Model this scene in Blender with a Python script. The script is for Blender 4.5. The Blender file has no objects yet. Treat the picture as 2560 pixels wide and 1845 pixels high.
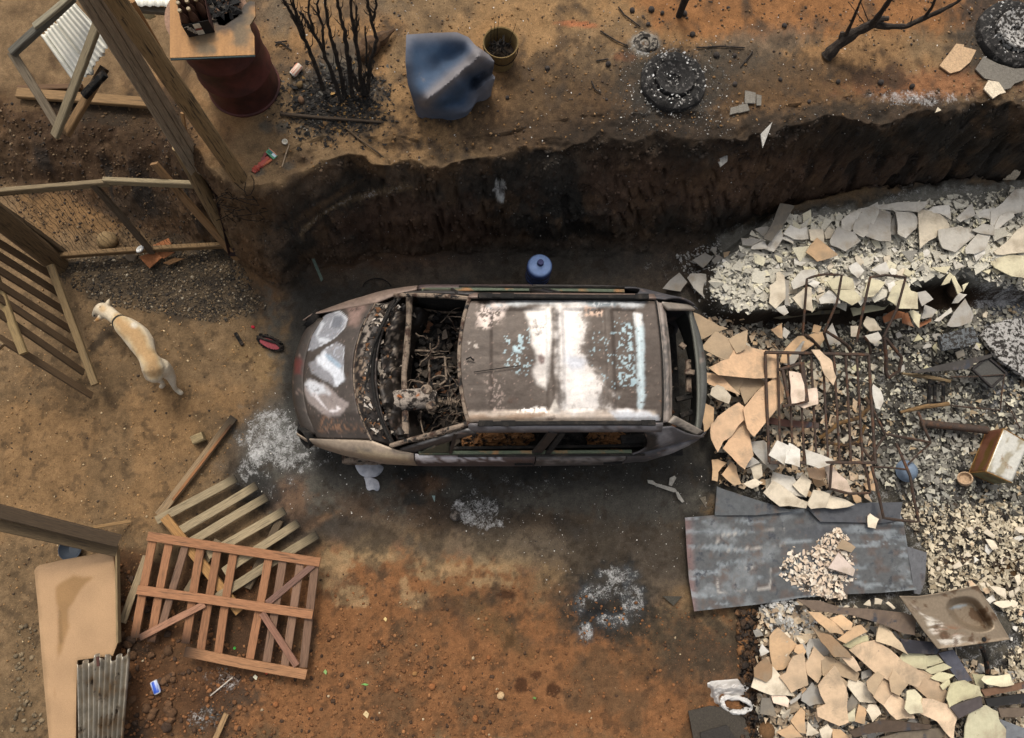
import bpy, bmesh, math, random
import numpy as np
from mathutils import Vector, Matrix

rnd = random.Random(7)
RS = np.random.RandomState(11)
scene = bpy.context.scene
COL = scene.collection

# ------------------------------------------------------------------ camera
F, PW, PH, CAMH = 1750.0, 2560, 1845, 7.3
_d = np.array([1200 - 1280, -(1300 - 922.5), -F]); _d /= np.linalg.norm(_d)
_zw = -_d
_yw = np.array([0, 1, 0.]) - _zw * _zw[1]; _yw /= np.linalg.norm(_yw)
_xw = np.cross(_yw, _zw)
RC = np.stack([_xw, _yw, _zw])                    # camera axes -> world
cam = bpy.data.cameras.new('camera'); camo = bpy.data.objects.new('camera', cam); COL.objects.link(camo)
m4 = Matrix.Identity(4)
for i in range(3):
    for j in range(3):
        m4[i][j] = RC[i, j]
m4[2][3] = CAMH
camo.matrix_world = m4
cam.sensor_width = 36.0; cam.lens = 36.0 * F / PW; cam.clip_start = 0.05; cam.clip_end = 500
scene.camera = camo

# ------------------------------------------------------------------ light
SUN_AZ, SUN_EL = math.radians(-12), math.radians(57)      # sun stands towards the top of the picture
world = bpy.data.worlds.new('World'); scene.world = world; world.use_nodes = True
wn = world.node_tree.nodes; wl = world.node_tree.links
bg = wn['Background']
sky = wn.new('ShaderNodeTexSky'); sky.sky_type = 'NISHITA'; sky.sun_disc = False
sky.sun_elevation = SUN_EL; sky.sun_rotation = SUN_AZ
sky.air_density = 1.0; sky.dust_density = 7.0; sky.ozone_density = 1.0
hsv = wn.new('ShaderNodeHueSaturation'); hsv.inputs['Saturation'].default_value = 0.35   # smoke-whitened sky
wl.new(sky.outputs[0], hsv.inputs['Color']); wl.new(hsv.outputs[0], bg.inputs['Color'])
bg.inputs['Strength'].default_value = 0.15
sl = bpy.data.lights.new('sun', 'SUN'); so = bpy.data.objects.new('sun', sl); COL.objects.link(so)
sl.energy = 1.1; sl.angle = math.radians(10.0); sl.color = (1.0, 0.93, 0.80)
_sd = Vector((math.sin(SUN_AZ) * math.cos(SUN_EL), math.cos(SUN_AZ) * math.cos(SUN_EL), math.sin(SUN_EL)))
so.rotation_euler = _sd.to_track_quat('Z', 'Y').to_euler(); so.location = (0, 6, 12)
vs = scene.view_settings
vs.view_transform = 'Standard'; vs.look = 'None'; vs.exposure = 0.2; vs.gamma = 1.0; vs.use_curve_mapping = False
scene.cycles.max_bounces = 6; scene.cycles.diffuse_bounces = 3; scene.cycles.glossy_bounces = 3
scene.cycles.transparent_max_bounces = 8
try:
    scene.cycles.use_denoising = True
except Exception:
    pass

# ------------------------------------------------------------------ picture -> place
def Pn(px, py, z):
    px = np.asarray(px, float); py = np.asarray(py, float); z = np.asarray(z, float)
    c0 = px - 1280; c1 = -(py - 922.5)
    wx = RC[0, 0] * c0 + RC[0, 1] * c1 - RC[0, 2] * F
    wy = RC[1, 0] * c0 + RC[1, 1] * c1 - RC[1, 2] * F
    wz = RC[2, 0] * c0 + RC[2, 1] * c1 - RC[2, 2] * F
    t = (z - CAMH) / wz
    return wx * t, wy * t, z + 0 * wx
def P(px, py, z=0.0):
    x, y, zz = Pn(px, py, z); return Vector((float(x), float(y), float(z)))
def proj(x, y, z):
    dz = z - CAMH
    a = RC[0, 0] * x + RC[1, 0] * y + RC[2, 0] * dz
    b = RC[0, 1] * x + RC[1, 1] * y + RC[2, 1] * dz
    c = RC[0, 2] * x + RC[1, 2] * y + RC[2, 2] * dz
    return 1280 + F * a / -c, 922.5 - F * b / -c

# ------------------------------------------------------------------ noise in numpy
_LAT = [np.random.RandomState(100 + k).rand(256, 256).astype(np.float32) for k in range(8)]
def vn(x, y, s, k=0):
    L = _LAT[k % 8]
    x = np.asarray(x) * s + 37.3 * k; y = np.asarray(y) * s + 11.7 * k
    xi = np.floor(x).astype(int); yi = np.floor(y).astype(int)
    fx = x - xi; fy = y - yi
    fx = fx * fx * (3 - 2 * fx); fy = fy * fy * (3 - 2 * fy)
    a = L[xi & 255, yi & 255]; b = L[(xi + 1) & 255, yi & 255]
    c = L[xi & 255, (yi + 1) & 255]; d = L[(xi + 1) & 255, (yi + 1) & 255]
    return (a * (1 - fx) + b * fx) * (1 - fy) + (c * (1 - fx) + d * fx) * fy
def fbm(x, y, s, k=0, o=4, g=0.5):
    r = 0; a = 1; t = 0
    for i in range(o):
        r = r + a * vn(x, y, s * 2 ** i, k + i); t += a; a *= g
    return r / t                                   # 0..1, mean .5
def sstep(a, b, x):
    t = np.clip((x - a) / (b - a), 0, 1); return t * t * (3 - 2 * t)
def inpoly(px, py, poly):
    r = np.zeros(np.shape(px), bool); n = len(poly)
    for i in range(n):
        x0, y0 = poly[i]; x1, y1 = poly[(i + 1) % n]
        if y0 == y1: continue
        c = ((y0 > py) != (y1 > py)) & (px < (x1 - x0) * (py - y0) / (y1 - y0) + x0)
        r ^= c
    return r
def pdist(px, py, poly, closed=True):
    d = np.full(np.shape(px), 1e9); n = len(poly)
    for i in range(n if closed else n - 1):
        x0, y0 = poly[i]; x1, y1 = poly[(i + 1) % n]
        dx, dy = x1 - x0, y1 - y0; L = dx * dx + dy * dy + 1e-9
        t = np.clip(((px - x0) * dx + (py - y0) * dy) / L, 0, 1)
        d = np.minimum(d, np.hypot(px - x0 - t * dx, py - y0 - t * dy))
    return d
def sdpoly(px, py, poly):                          # >0 inside
    d = pdist(px, py, poly); return np.where(inpoly(px, py, poly), d, -d)
def off(c, o, s=3.065):
    return [(o[0] + x / s, o[1] + y / s) for x, y in c]

# ------------------------------------------------------------------ terrain shape
TZ = 1.6
CREST = [(-400, 20), (-150, 70), (100, 120), (300, 190), (430, 300), (530, 420), (600, 462), (640, 458), (700, 450), (745, 425), (800, 405), (870, 395), (930, 405),
         (1000, 400), (1060, 418), (1100, 428), (1160, 405), (1250, 395), (1350, 372), (1450, 350), (1560, 345), (1700, 345),
         (1850, 330), (2000, 318), (2100, 303), (2250, 282), (2400, 262), (2700, 245), (3200, 220)]
BASE = [(-400, 420), (0, 470), (200, 520), (400, 590), (540, 640), (640, 690), (700, 722), (760, 690), (850, 655), (1000, 640),
        (1350, 640), (1600, 640), (1750, 608), (1850, 566), (1950, 530), (2100, 508), (2300, 490), (2560, 460), (2900, 430), (3600, 400)]
_cx, _cy, _ = Pn([p[0] for p in CREST], [p[1] for p in CREST], TZ)
_bx, _by, _ = Pn([p[0] for p in BASE], [p[1] for p in BASE], 0.0)
LEDGE = [(1770, 660), (1850, 600), (1960, 500), (2140, 470), (2560, 440), (2900, 430), (2900, 735), (2560, 727), (2499, 718), (2440, 700), (2400, 690), (2358, 688), (2320, 700), (2293, 722),
         (2225, 764), (2146, 760), (2032, 767), (1934, 780), (1830, 786), (1770, 740)]
def _lw(poly, z):
    x, y, _ = Pn([p[0] for p in poly], [p[1] for p in poly], z); return list(zip(x.tolist(), y.tolist()))
LEDGE_W = _lw(LEDGE, 0.34)
PIT_W = _lw([(2300, 715), (2360, 685), (2430, 700), (2440, 740), (2400, 775), (2320, 770)], 0.1)
TYREPAD = None
def terrain(x, y, fine=True):
    x = np.asarray(x, float); y = np.asarray(y, float)
    n1 = fbm(x, y, 1.3, 1, 3) - .5
    xx = x
    yc = np.interp(xx, _cx, _cy); yb = np.interp(xx, _bx, _by)
    if fine:
        n2 = fbm(x, y, 3.2, 2, 4) - .5
        yc = yc + n2 * .30; yb = yb + n2 * .25
    yc = np.maximum(yc, yb + .14)
    t = np.clip((y - yb) / (yc - yb), 0, 1)
    # a small bench part way up the cut, softer at the toe, sharp at the lip
    prof = np.interp(t, [0, .12, .42, .52, .82, .94, 1], [0, .06, .47, .53, .89, .97, 1.0])
    rise = TZ * prof * (.26 + .74 * sstep(-3.5, -2.45, x))
    z = rise + .06 * n1
    z = z + np.where(t >= 1, np.clip((y - yc) * .02, 0, .3), 0)
    L = sdpoly(x, y, LEDGE_W)
    z = z + .34 * sstep(-.03, .05, L + (fbm(x, y, 5, 3, 3) - .5) * .12) * (1 - sstep(.05, .3, rise))
    z = z - .12 * sstep(-.04, .06, sdpoly(x, y, PIT_W))
    rub = sstep(1.9, 2.3, x) * (1 - sstep(.02, .2, rise))
    z = z + rub * (fbm(x, y, 2.2, 4, 3) - .4) * .16
    if fine:
        st = sstep(.02, .15, t) * (1 - sstep(.85, 1, t))
        z = z + st * (fbm(x * 2.6, y * .7, 3.0, 5, 3) - .5) * .12       # bucket-tooth grooves down the cut
        z = z + (fbm(x, y, 9, 6, 4) - .5) * (.025 + .03 * st)
    return z, t
def hz(x, y):
    return float(terrain(np.array([x]), np.array([y]))[0][0])
_ZS = np.linspace(2.1, -.3, 241)
def ghit(px, py):                                  # where the line of sight through a picture point meets the ground
    x, y, z = Pn(px, py, _ZS)
    h = terrain(x, y)[0]
    i = int(np.argmax(h >= _ZS)); i = max(i, 1)
    a0 = _ZS[i - 1] - h[i - 1]; a1 = _ZS[i] - h[i]
    t = a0 / (a0 - a1 + 1e-9); zz = float(_ZS[i - 1] + (_ZS[i] - _ZS[i - 1]) * t)
    return P(px, py, zz)
def ghits(pts):
    px = np.array([p[0] for p in pts], float); py = np.array([p[1] for p in pts], float)
    x, y, z = Pn(px[:, None], py[:, None], _ZS[None, :])
    h = terrain(x.ravel(), y.ravel())[0].reshape(x.shape)
    i = np.maximum(np.argmax(h >= _ZS[None, :], axis=1), 1)
    zz = _ZS[i]
    X, Y, Z = Pn(px, py, zz)
    return np.stack([X, Y, zz], 1)

# ------------------------------------------------------------------ materials
def lin(r, g, b):
    f = lambda c: c / 12.92 if c <= .04045 else ((c + .055) / 1.055) ** 2.4
    return (f(r / 255), f(g / 255), f(b / 255))
def mat(name, base=(1, 1, 1), c2=None, s2=6.0, lo=.45, hi=.6, rough=.85, metal=0.0, var=.35, scale=40.0, bump=.25, bscale=None,
        wood=False, spec=.35, alpha=None, trans=0.0, rndv=0.0, detail=6.0, c3=None, s3=20.0, lo3=.6, hi3=.66, coat=0.0):
    m = bpy.data.materials.new(name); m.use_nodes = True
    nt = m.node_tree; N = nt.nodes; L = nt.links
    b = N['Principled BSDF']
    tc = N.new('ShaderNodeTexCoord'); at = N.new('ShaderNodeAttribute'); at.attribute_name = 'Col'
    if wood:
        uv = N.new('ShaderNodeUVMap'); uv.uv_map = 'UVMap'
        mp = N.new('ShaderNodeMapping'); mp.inputs['Scale'].default_value = (1.0, 14.0, 1.0)
        L.new(uv.outputs[0], mp.inputs[0]); vec = mp.outputs[0]
    else:
        vec = tc.outputs['Object']
    def noise(s, d=detail, v=None):
        n = N.new('ShaderNodeTexNoise'); n.inputs['Scale'].default_value = s; n.inputs['Detail'].default_value = d
        n.inputs['Roughness'].default_value = .62
        L.new(v or vec, n.inputs['Vector']); return n.outputs['Fac']
    def mapr(f, a, c, lo_, hi_):
        r = N.new('ShaderNodeMapRange'); r.inputs[1].default_value = a; r.inputs[2].default_value = c
        r.inputs[3].default_value = lo_; r.inputs[4].default_value = hi_; L.new(f, r.inputs[0]); return r.outputs[0]
    def mix(f, a, c, mode='MIX'):
        x = N.new('ShaderNodeMix'); x.data_type = 'RGBA'; x.blend_type = mode
        if isinstance(f, float): x.inputs[0].default_value = f
        else: L.new(f, x.inputs[0])
        for k, v in ((6, a), (7, c)):
            if isinstance(v, tuple): x.inputs[k].default_value = (*v, 1)
            else: L.new(v, x.inputs[k])
        return x.outputs[2]
    col = mix(1.0, base, at.outputs['Color'], 'MULTIPLY')
    if c2:
        col = mix(mapr(noise(s2), lo, hi, 0, 1), col, c2)
    if c3:
        col = mix(mapr(noise(s3), lo3, hi3, 0, 1), col, c3)
    nf = noise(scale)
    br = mapr(nf, .25, .75, 1 - var, 1 + var)
    if rndv:
        oi = N.new('ShaderNodeObjectInfo'); r2 = mapr(oi.outputs['Random'], 0, 1, 1 - rndv, 1 + rndv)
        mm = N.new('ShaderNodeMath'); mm.operation = 'MULTIPLY'; L.new(br, mm.inputs[0]); L.new(r2, mm.inputs[1]); br = mm.outputs[0]
    hs = N.new('ShaderNodeHueSaturation'); L.new(col, hs.inputs['Color']); L.new(br, hs.inputs['Value'])
    L.new(hs.outputs[0], b.inputs['Base Color'])
    b.inputs['Roughness'].default_value = rough; b.inputs['Metallic'].default_value = metal
    b.inputs['Specular IOR Level'].default_value = spec
    if coat: b.inputs['Coat Weight'].default_value = coat
    if trans: b.inputs['Transmission Weight'].default_value = trans
    if alpha is not None: b.inputs['Alpha'].default_value = alpha
    if bump:
        bn = noise(bscale or scale * 1.6, 8.0)
        bp = N.new('ShaderNodeBump'); bp.inputs['Strength'].default_value = bump; bp.inputs['Distance'].default_value = .02
        L.new(bn, bp.inputs['Height']); L.new(bp.outputs[0], b.inputs['Normal'])
    return m

# ------------------------------------------------------------------ mesh helper
class MB:
    def __init__(s):
        s.v = []; s.f = []; s.c = []; s.uv = {}; s.col = (1, 1, 1); s.sm = False
    def add(s, vs, fs, cols=None, uvs=None):
        o = len(s.v); k = len(s.f)
        s.v += [tuple(p) for p in vs]
        s.f += [tuple(o + i for i in f) for f in fs]
        s.c += [tuple(c) for c in cols] if cols is not None else [s.col] * len(vs)
        if uvs is not None:
            for i, u in enumerate(uvs): s.uv[k + i] = u
        return s
    def bar(s, p0, p1, w, t, up=(0, 0, 1), ch0=0, ch1=0, seg=None, bow=0.0, ch=None):
        """a squared timber or flat bar with eased edges; w across, t along 'up'; ch0/ch1 metres of scorching at either end"""
        p0 = Vector(p0); p1 = Vector(p1); d = p1 - p0; L = d.length; d.normalize()
        u = Vector(up); x = d.cross(u)
        if x.length < 1e-4: x = d.cross(Vector((1, 0, 0)))
        x.normalize(); u = x.cross(d).normalized()
        e = min(w, t) * .14
        pr = [(-w / 2 + e, -t / 2), (w / 2 - e, -t / 2), (w / 2, -t / 2 + e), (w / 2, t / 2 - e), (w / 2 - e, t / 2), (-w / 2 + e, t / 2), (-w / 2, t / 2 - e), (-w / 2, -t / 2 + e)]
        if seg is None: seg = 6 if (ch0 or ch1) else 3
        if not bow and L > .25: bow = rnd.uniform(-.006, .006) * min(L, 1.2)
        sway = rnd.uniform(-.006, .006) * min(L, 1.2); tw = rnd.uniform(-.05, .05)
        vs = []; cs = []; fs = []; uvs = []
        uo = rnd.random() * 50; vo = rnd.random() * 50
        per = [0]
        for i in range(8):
            a = pr[i]; b = pr[(i + 1) % 8]; per.append(per[-1] + math.hypot(a[0] - b[0], a[1] - b[1]))
        for k in range(seg + 1):
            f = k / seg; q = p0 + d * (L * f) + u * (bow * 4 * f * (1 - f)) + x * (sway * math.sin(f * 4.2 + tw * 40))
            dk = 1.0
            if ch0: dk = min(dk, max(.1, min(1, (f * L) / ch0)))
            if ch1: dk = min(dk, max(.1, min(1, ((1 - f) * L) / ch1)))
            for a, b in pr:
                vs.append(q + x * a + u * b); cs.append(tuple(cc * dk for cc in s.col))
        for k in range(seg):
            for i in range(8):
                j = (i + 1) % 8
                fs.append((k * 8 + i, k * 8 + j, k * 8 + 8 + j, k * 8 + 8 + i))
                u0 = uo + L * k / seg; u1 = uo + L * (k + 1) / seg
                uvs.append([(u0, vo + per[i]), (u0, vo + per[i + 1]), (u1, vo + per[i + 1]), (u1, vo + per[i])])
        n = seg * 8
        fs.append(tuple(range(7, -1, -1))); uvs.append([(uo + pr[i][0], vo + pr[i][1]) for i in range(7, -1, -1)])
        fs.append(tuple(range(n, n + 8))); uvs.append([(uo + pr[i][0], vo + pr[i][1]) for i in range(8)])
        return s.add(vs, fs, cs, uvs)
    def tube(s, pts, r, n=8, caps=True, cols=None):
        pts = [Vector(p) for p in pts]; m = len(pts)
        rr = r if isinstance(r, (list, tuple)) else [r] * m
        vs = []; fs = []; cs = []; uvs = []
        ref = None; L = 0; uo = rnd.random() * 30
        for i, p in enumerate(pts):
            d = (pts[min(i + 1, m - 1)] - pts[max(i - 1, 0)]).normalized()
            if ref is None:
                ref = d.cross(Vector((0, 0, 1)))
                if ref.length < 1e-3: ref = d.cross(Vector((1, 0, 0)))
            a = (ref - d * ref.dot(d)).normalized(); b = d.cross(a); ref = a
            for k in range(n):
                t = 2 * math.pi * k / n
                vs.append(p + (a * math.cos(t) + b * math.sin(t)) * rr[i])
                cs.append(cols[i] if cols else s.col)
        for i in range(m - 1):
            l2 = L + (pts[i + 1] - pts[i]).length
            for k in range(n):
                j = (k + 1) % n
                fs.append((i * n + k, i * n + j, i * n + n + j, i * n + n + k))
                c0 = k / n * 6.28 * rr[i]; c1 = (k + 1) / n * 6.28 * rr[i]
                uvs.append([(uo + L, c0), (uo + L, c1), (uo + l2, c1), (uo + l2, c0)])
            L = l2
        if caps:
            fs.append(tuple(range(n - 1, -1, -1))); uvs.append([(uo, 0)] * n)
            fs.append(tuple(range((m - 1) * n, m * n))); uvs.append([(uo + L, 0)] * n)
        return s.add(vs, fs, cs, uvs)
    def lathe(s, prof, c, n=32, axis=(0, 0, 1), sq=None, cols=None):
        """prof: list of (radius, height)"""
        c = Vector(c); z = Vector(axis).normalized(); x = z.orthogonal().normalized(); y = z.cross(x)
        vs = []; fs = []; cs = []
        for i, (r, h) in enumerate(prof):
            for k in range(n):
                t = 2 * math.pi * k / n
                vs.append(c + z * h + (x * math.cos(t) + y * math.sin(t)) * r)
                cs.append(cols[i] if cols else s.col)
        for i in range(len(prof) - 1):
            for k in range(n):
                j = (k + 1) % n
                fs.append((i * n + k, i * n + j, i * n + n + j, i * n + n + k))
        if prof[0][0] > 1e-4: fs.append(tuple(range(n - 1, -1, -1)))
        if prof[-1][0] > 1e-4: fs.append(tuple(range((len(prof) - 1) * n, len(prof) * n)))
        return s.add(vs, fs, cs)
    def prism(s, top, th, cols=None, down=(0, 0, -1)):
        """a plate: outline points (3-D) and thickness straight down"""
        top = [Vector(p) for p in top]; n = len(top); d = Vector(down) * th
        a = sum((top[i].x * top[(i + 1) % n].y - top[(i + 1) % n].x * top[i].y) for i in range(n))
        if a < 0: top = top[::-1]
        vs = top + [p + d for p in top]
        fs = [tuple(range(n)), tuple(range(2 * n - 1, n - 1, -1))] + [(i, n + i, n + (i + 1) % n, (i + 1) % n) for i in range(n)]
        return s.add(vs, fs, cols)
    def grid(s, fn, nu, nv, cfn=None, thick=0.0, flip=False):
        vs = []; cs = []
        for i in range(nu + 1):
            for j in range(nv + 1):
                vs.append(Vector(fn(i / nu, j / nv))); cs.append(cfn(i / nu, j / nv) if cfn else s.col)
        fs = []
        for i in range(nu):
            for j in range(nv):
                a = i * (nv + 1) + j; q = (a, a + nv + 1, a + nv + 2, a + 1)
                fs.append(q[::-1] if flip else q)
        return s.add(vs, fs, cs)
    def box(s, c, sx, sy, sz, rz=0.0):
        c = Vector(c); dx = Vector((math.cos(rz), math.sin(rz), 0))
        return s.bar(c - dx * sx / 2, c + dx * sx / 2, sy, sz, seg=1)

ORG = {}
def tag(o, label=None, cat=None, group=None, kind=None):
    if label: o['label'] = label
    if cat: o['category'] = cat
    if group: o['group'] = group
    if kind: o['kind'] = kind
    return o
def empty(name, loc, label, cat, group=None):
    o = bpy.data.objects.new(name, None); o.empty_display_size = .1; o.location = loc; COL.objects.link(o)
    ORG[o.name] = Vector(loc); return tag(o, label, cat, group)
def mesh_np(name, V, Fc, C=None, mat_=None, smooth=False, sharp=None, uv=None, extra=None):
    me = bpy.data.meshes.new(name)
    me.from_pydata(V if isinstance(V, list) else V.tolist(), [], Fc if isinstance(Fc, list) else Fc.tolist())
    a = me.color_attributes.new('Col', 'FLOAT_COLOR', 'POINT')
    n = len(me.vertices)
    cc = np.ones((n, 4), np.float32)
    if C is not None: cc[:, :3] = np.asarray(C, np.float32)[:, :3]
    a.data.foreach_set('color', cc.ravel())
    if extra is not None:
        for k, arr in extra.items():
            at = me.attributes.new(k, 'FLOAT', 'POINT'); at.data.foreach_set('value', np.asarray(arr, np.float32))
    if mat_: me.materials.append(mat_)
    if smooth:
        me.polygons.foreach_set('use_smooth', [True] * len(me.polygons))
        if sharp: me.set_sharp_from_angle(angle=math.radians(sharp))
    me.update()
    return me
def build(name, mb, m, parent=None, label=None, cat=None, group=None, kind=None, smooth=False, sharp=35, origin=None, solid=0.0):
    v = np.array([tuple(p) for p in mb.v], float)
    if parent is not None: o0 = ORG[parent.name]
    else: o0 = Vector(origin) if origin is not None else Vector(((v[:, 0].min() + v[:, 0].max()) / 2, (v[:, 1].min() + v[:, 1].max()) / 2, v[:, 2].min()))
    v = v - np.array(o0)
    me = mesh_np(name, v, mb.f, mb.c, m, smooth, sharp)
    if mb.uv:
        ul = me.uv_layers.new(name='UVMap')
        buf = np.zeros((len(me.loops), 2), np.float32)
        for p in me.polygons:
            u = mb.uv.get(p.index)
            if u:
                for k, li in enumerate(p.loop_indices): buf[li] = u[k]
        ul.data.foreach_set('uv', buf.ravel())
    o = bpy.data.objects.new(name, me); COL.objects.link(o)
    ORG[o.name] = Vector(o0)
    if parent is not None: o.parent = parent
    else: o.location = o0
    if solid:
        md = o.modifiers.new('thickness', 'SOLIDIFY'); md.thickness = solid; md.offset = 0
    return tag(o, label, cat, group, kind)

def rbf(pts, vals, qs, s=40.0):
    """smooth interpolation of scattered heights"""
    p = np.array(pts, float); v = np.array(vals, float); q = np.array(qs, float)
    f = lambda d: np.sqrt(d * d + s * s)
    A = f(np.hypot(p[:, None, 0] - p[None, :, 0], p[:, None, 1] - p[None, :, 1])) + np.eye(len(p)) * 1e-3
    w = np.linalg.solve(A, v - v.mean())
    B = f(np.hypot(q[:, None, 0] - p[None, :, 0], q[:, None, 1] - p[None, :, 1]))
    return B @ w + v.mean()
def resample(poly, n, closed=True, smooth=0):
    p = np.array(poly, float)
    q = np.vstack([p, p[:1]]) if closed else p
    for _ in range(smooth):                        # corner cutting
        a = q[:-1] * .75 + q[1:] * .25; b = q[:-1] * .25 + q[1:] * .75
        q = np.stack([a, b], 1).reshape(-1, 2)
        if closed: q = np.vstack([q, q[:1]])
    d = np.r_[0, np.cumsum(np.hypot(*np.diff(q, axis=0).T))]
    t = np.linspace(0, d[-1], n + (1 if closed else 0))[:n]
    return np.stack([np.interp(t, d, q[:, 0]), np.interp(t, d, q[:, 1])], 1)
def chips(N, pos, size, tilt, cols, k=5, thick=.006, lift=0.0, elong=.5):
    """N flat irregular fragments as one mesh: arrays V, faces, colours"""
    a = np.sort(RS.rand(N, k), axis=1) * .55 + np.arange(k)[None, :] / k
    a = a * 2 * np.pi
    r = size[:, None] * (.55 + .6 * RS.rand(N, k))
    x = r * np.cos(a); y = r * np.sin(a) * (elong + (1 - elong) * RS.rand(N, 1)); z = np.zeros_like(x)
    th = RS.rand(N, 1) * 2 * np.pi
    x, y = x * np.cos(th) - y * np.sin(th), x * np.sin(th) + y * np.cos(th)
    curl = (RS.rand(N, 1) - .3) * 2.0
    z = z + curl * (x * x) / np.maximum(size[:, None], 1e-4) * .4
    ta = tilt[:, None]; td = RS.rand(N, 1) * 2 * np.pi
    z = z + (x * np.cos(td) + y * np.sin(td)) * np.tan(ta)
    top = np.stack([x, y, z], 2) + pos[:, None, :]
    top[:, :, 2] += thick + lift
    bot = top.copy(); bot[:, :, 2] -= thick; bot[:, :, 0:2] = pos[:, None, :2] + (bot[:, :, 0:2] - pos[:, None, :2]) * .96
    V = np.concatenate([top, bot], 1).reshape(-1, 3)
    C = np.repeat(cols, 2 * k, axis=0)
    fs = []
    idx = np.arange(N) * 2 * k
    tri = [[0, i, i + 1] for i in range(1, k - 1)]
    for i in range(k):
        j = (i + 1) % k; tri += [[i, k + i, k + j], [i, k + j, j]]
    T = (idx[:, None, None] + np.array(tri)[None]).reshape(-1, 3)
    return V, T, C
_t = (1 + 5 ** .5) / 2
_IV = np.array([(-1, _t, 0), (1, _t, 0), (-1, -_t, 0), (1, -_t, 0), (0, -1, _t), (0, 1, _t), (0, -1, -_t), (0, 1, -_t), (_t, 0, -1), (_t, 0, 1), (-_t, 0, -1), (-_t, 0, 1)]) / math.hypot(1, _t)
_IF = np.array([(0, 11, 5), (0, 5, 1), (0, 1, 7), (0, 7, 10), (0, 10, 11), (1, 5, 9), (5, 11, 4), (11, 10, 2), (10, 7, 6), (7, 1, 8), (3, 9, 4), (3, 4, 2), (3, 2, 6), (3, 6, 8), (3, 8, 9), (4, 9, 5), (2, 4, 11), (6, 2, 10), (8, 6, 7), (9, 8, 1)])
def pebbles(N, pos, size, cols, flat=.6, jit=.34):
    V = _IV[None] * (1 + jit * (RS.rand(N, 12, 1) * 2 - 1)) + .18 * (RS.rand(N, 12, 3) - .5)
    th = RS.rand(N, 1) * 6.28
    x = V[:, :, 0] * (.8 + .5 * RS.rand(N, 1)); y = V[:, :, 1] * (.7 + .4 * RS.rand(N, 1)); z = V[:, :, 2] * flat * (.7 + .5 * RS.rand(N, 1))
    x, y = x * np.cos(th) - y * np.sin(th), x * np.sin(th) + y * np.cos(th)
    V = np.stack([x, y, z], 2) * size[:, None, None] + pos[:, None, :]
    V[:, :, 2] += (size * flat * .35)[:, None]
    T = (np.arange(N)[:, None, None] * 12 + _IF[None]).reshape(-1, 3)
    return V.reshape(-1, 3), T, np.repeat(cols, 12, axis=0)
def stuff(name, parts, m, label, cat, smooth=False):
    vs = []; ts = []; cs = []; o = 0
    for V, T, C in parts:
        vs.append(V); ts.append(T + o); cs.append(C); o += len(V)
    V = np.vstack(vs); T = np.vstack(ts); C = np.vstack(cs)
    o0 = Vector((float(V[:, 0].mean()), float(V[:, 1].mean()), float(V[:, 2].min())))
    me = bpy.data.meshes.new(name)
    V = V - np.array(o0)
    me.vertices.add(len(V)); me.vertices.foreach_set('co', V.astype(np.float32).ravel())
    me.loops.add(len(T) * 3); me.loops.foreach_set('vertex_index', T.astype(np.int32).ravel())
    me.polygons.add(len(T)); me.polygons.foreach_set('loop_start', (np.arange(len(T)) * 3).astype(np.int32))
    me.polygons.foreach_set('use_smooth', [smooth] * len(T))
    me.update(calc_edges=True); me.validate()
    a = me.color_attributes.new('Col', 'FLOAT_COLOR', 'POINT')
    cc = np.ones((len(V), 4), np.float32); cc[:, :3] = C; a.data.foreach_set('color', cc.ravel())
    me.materials.append(m)
    o = bpy.data.objects.new(name, me); o.location = o0; COL.objects.link(o)
    return tag(o, label, cat, kind='stuff')
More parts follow.
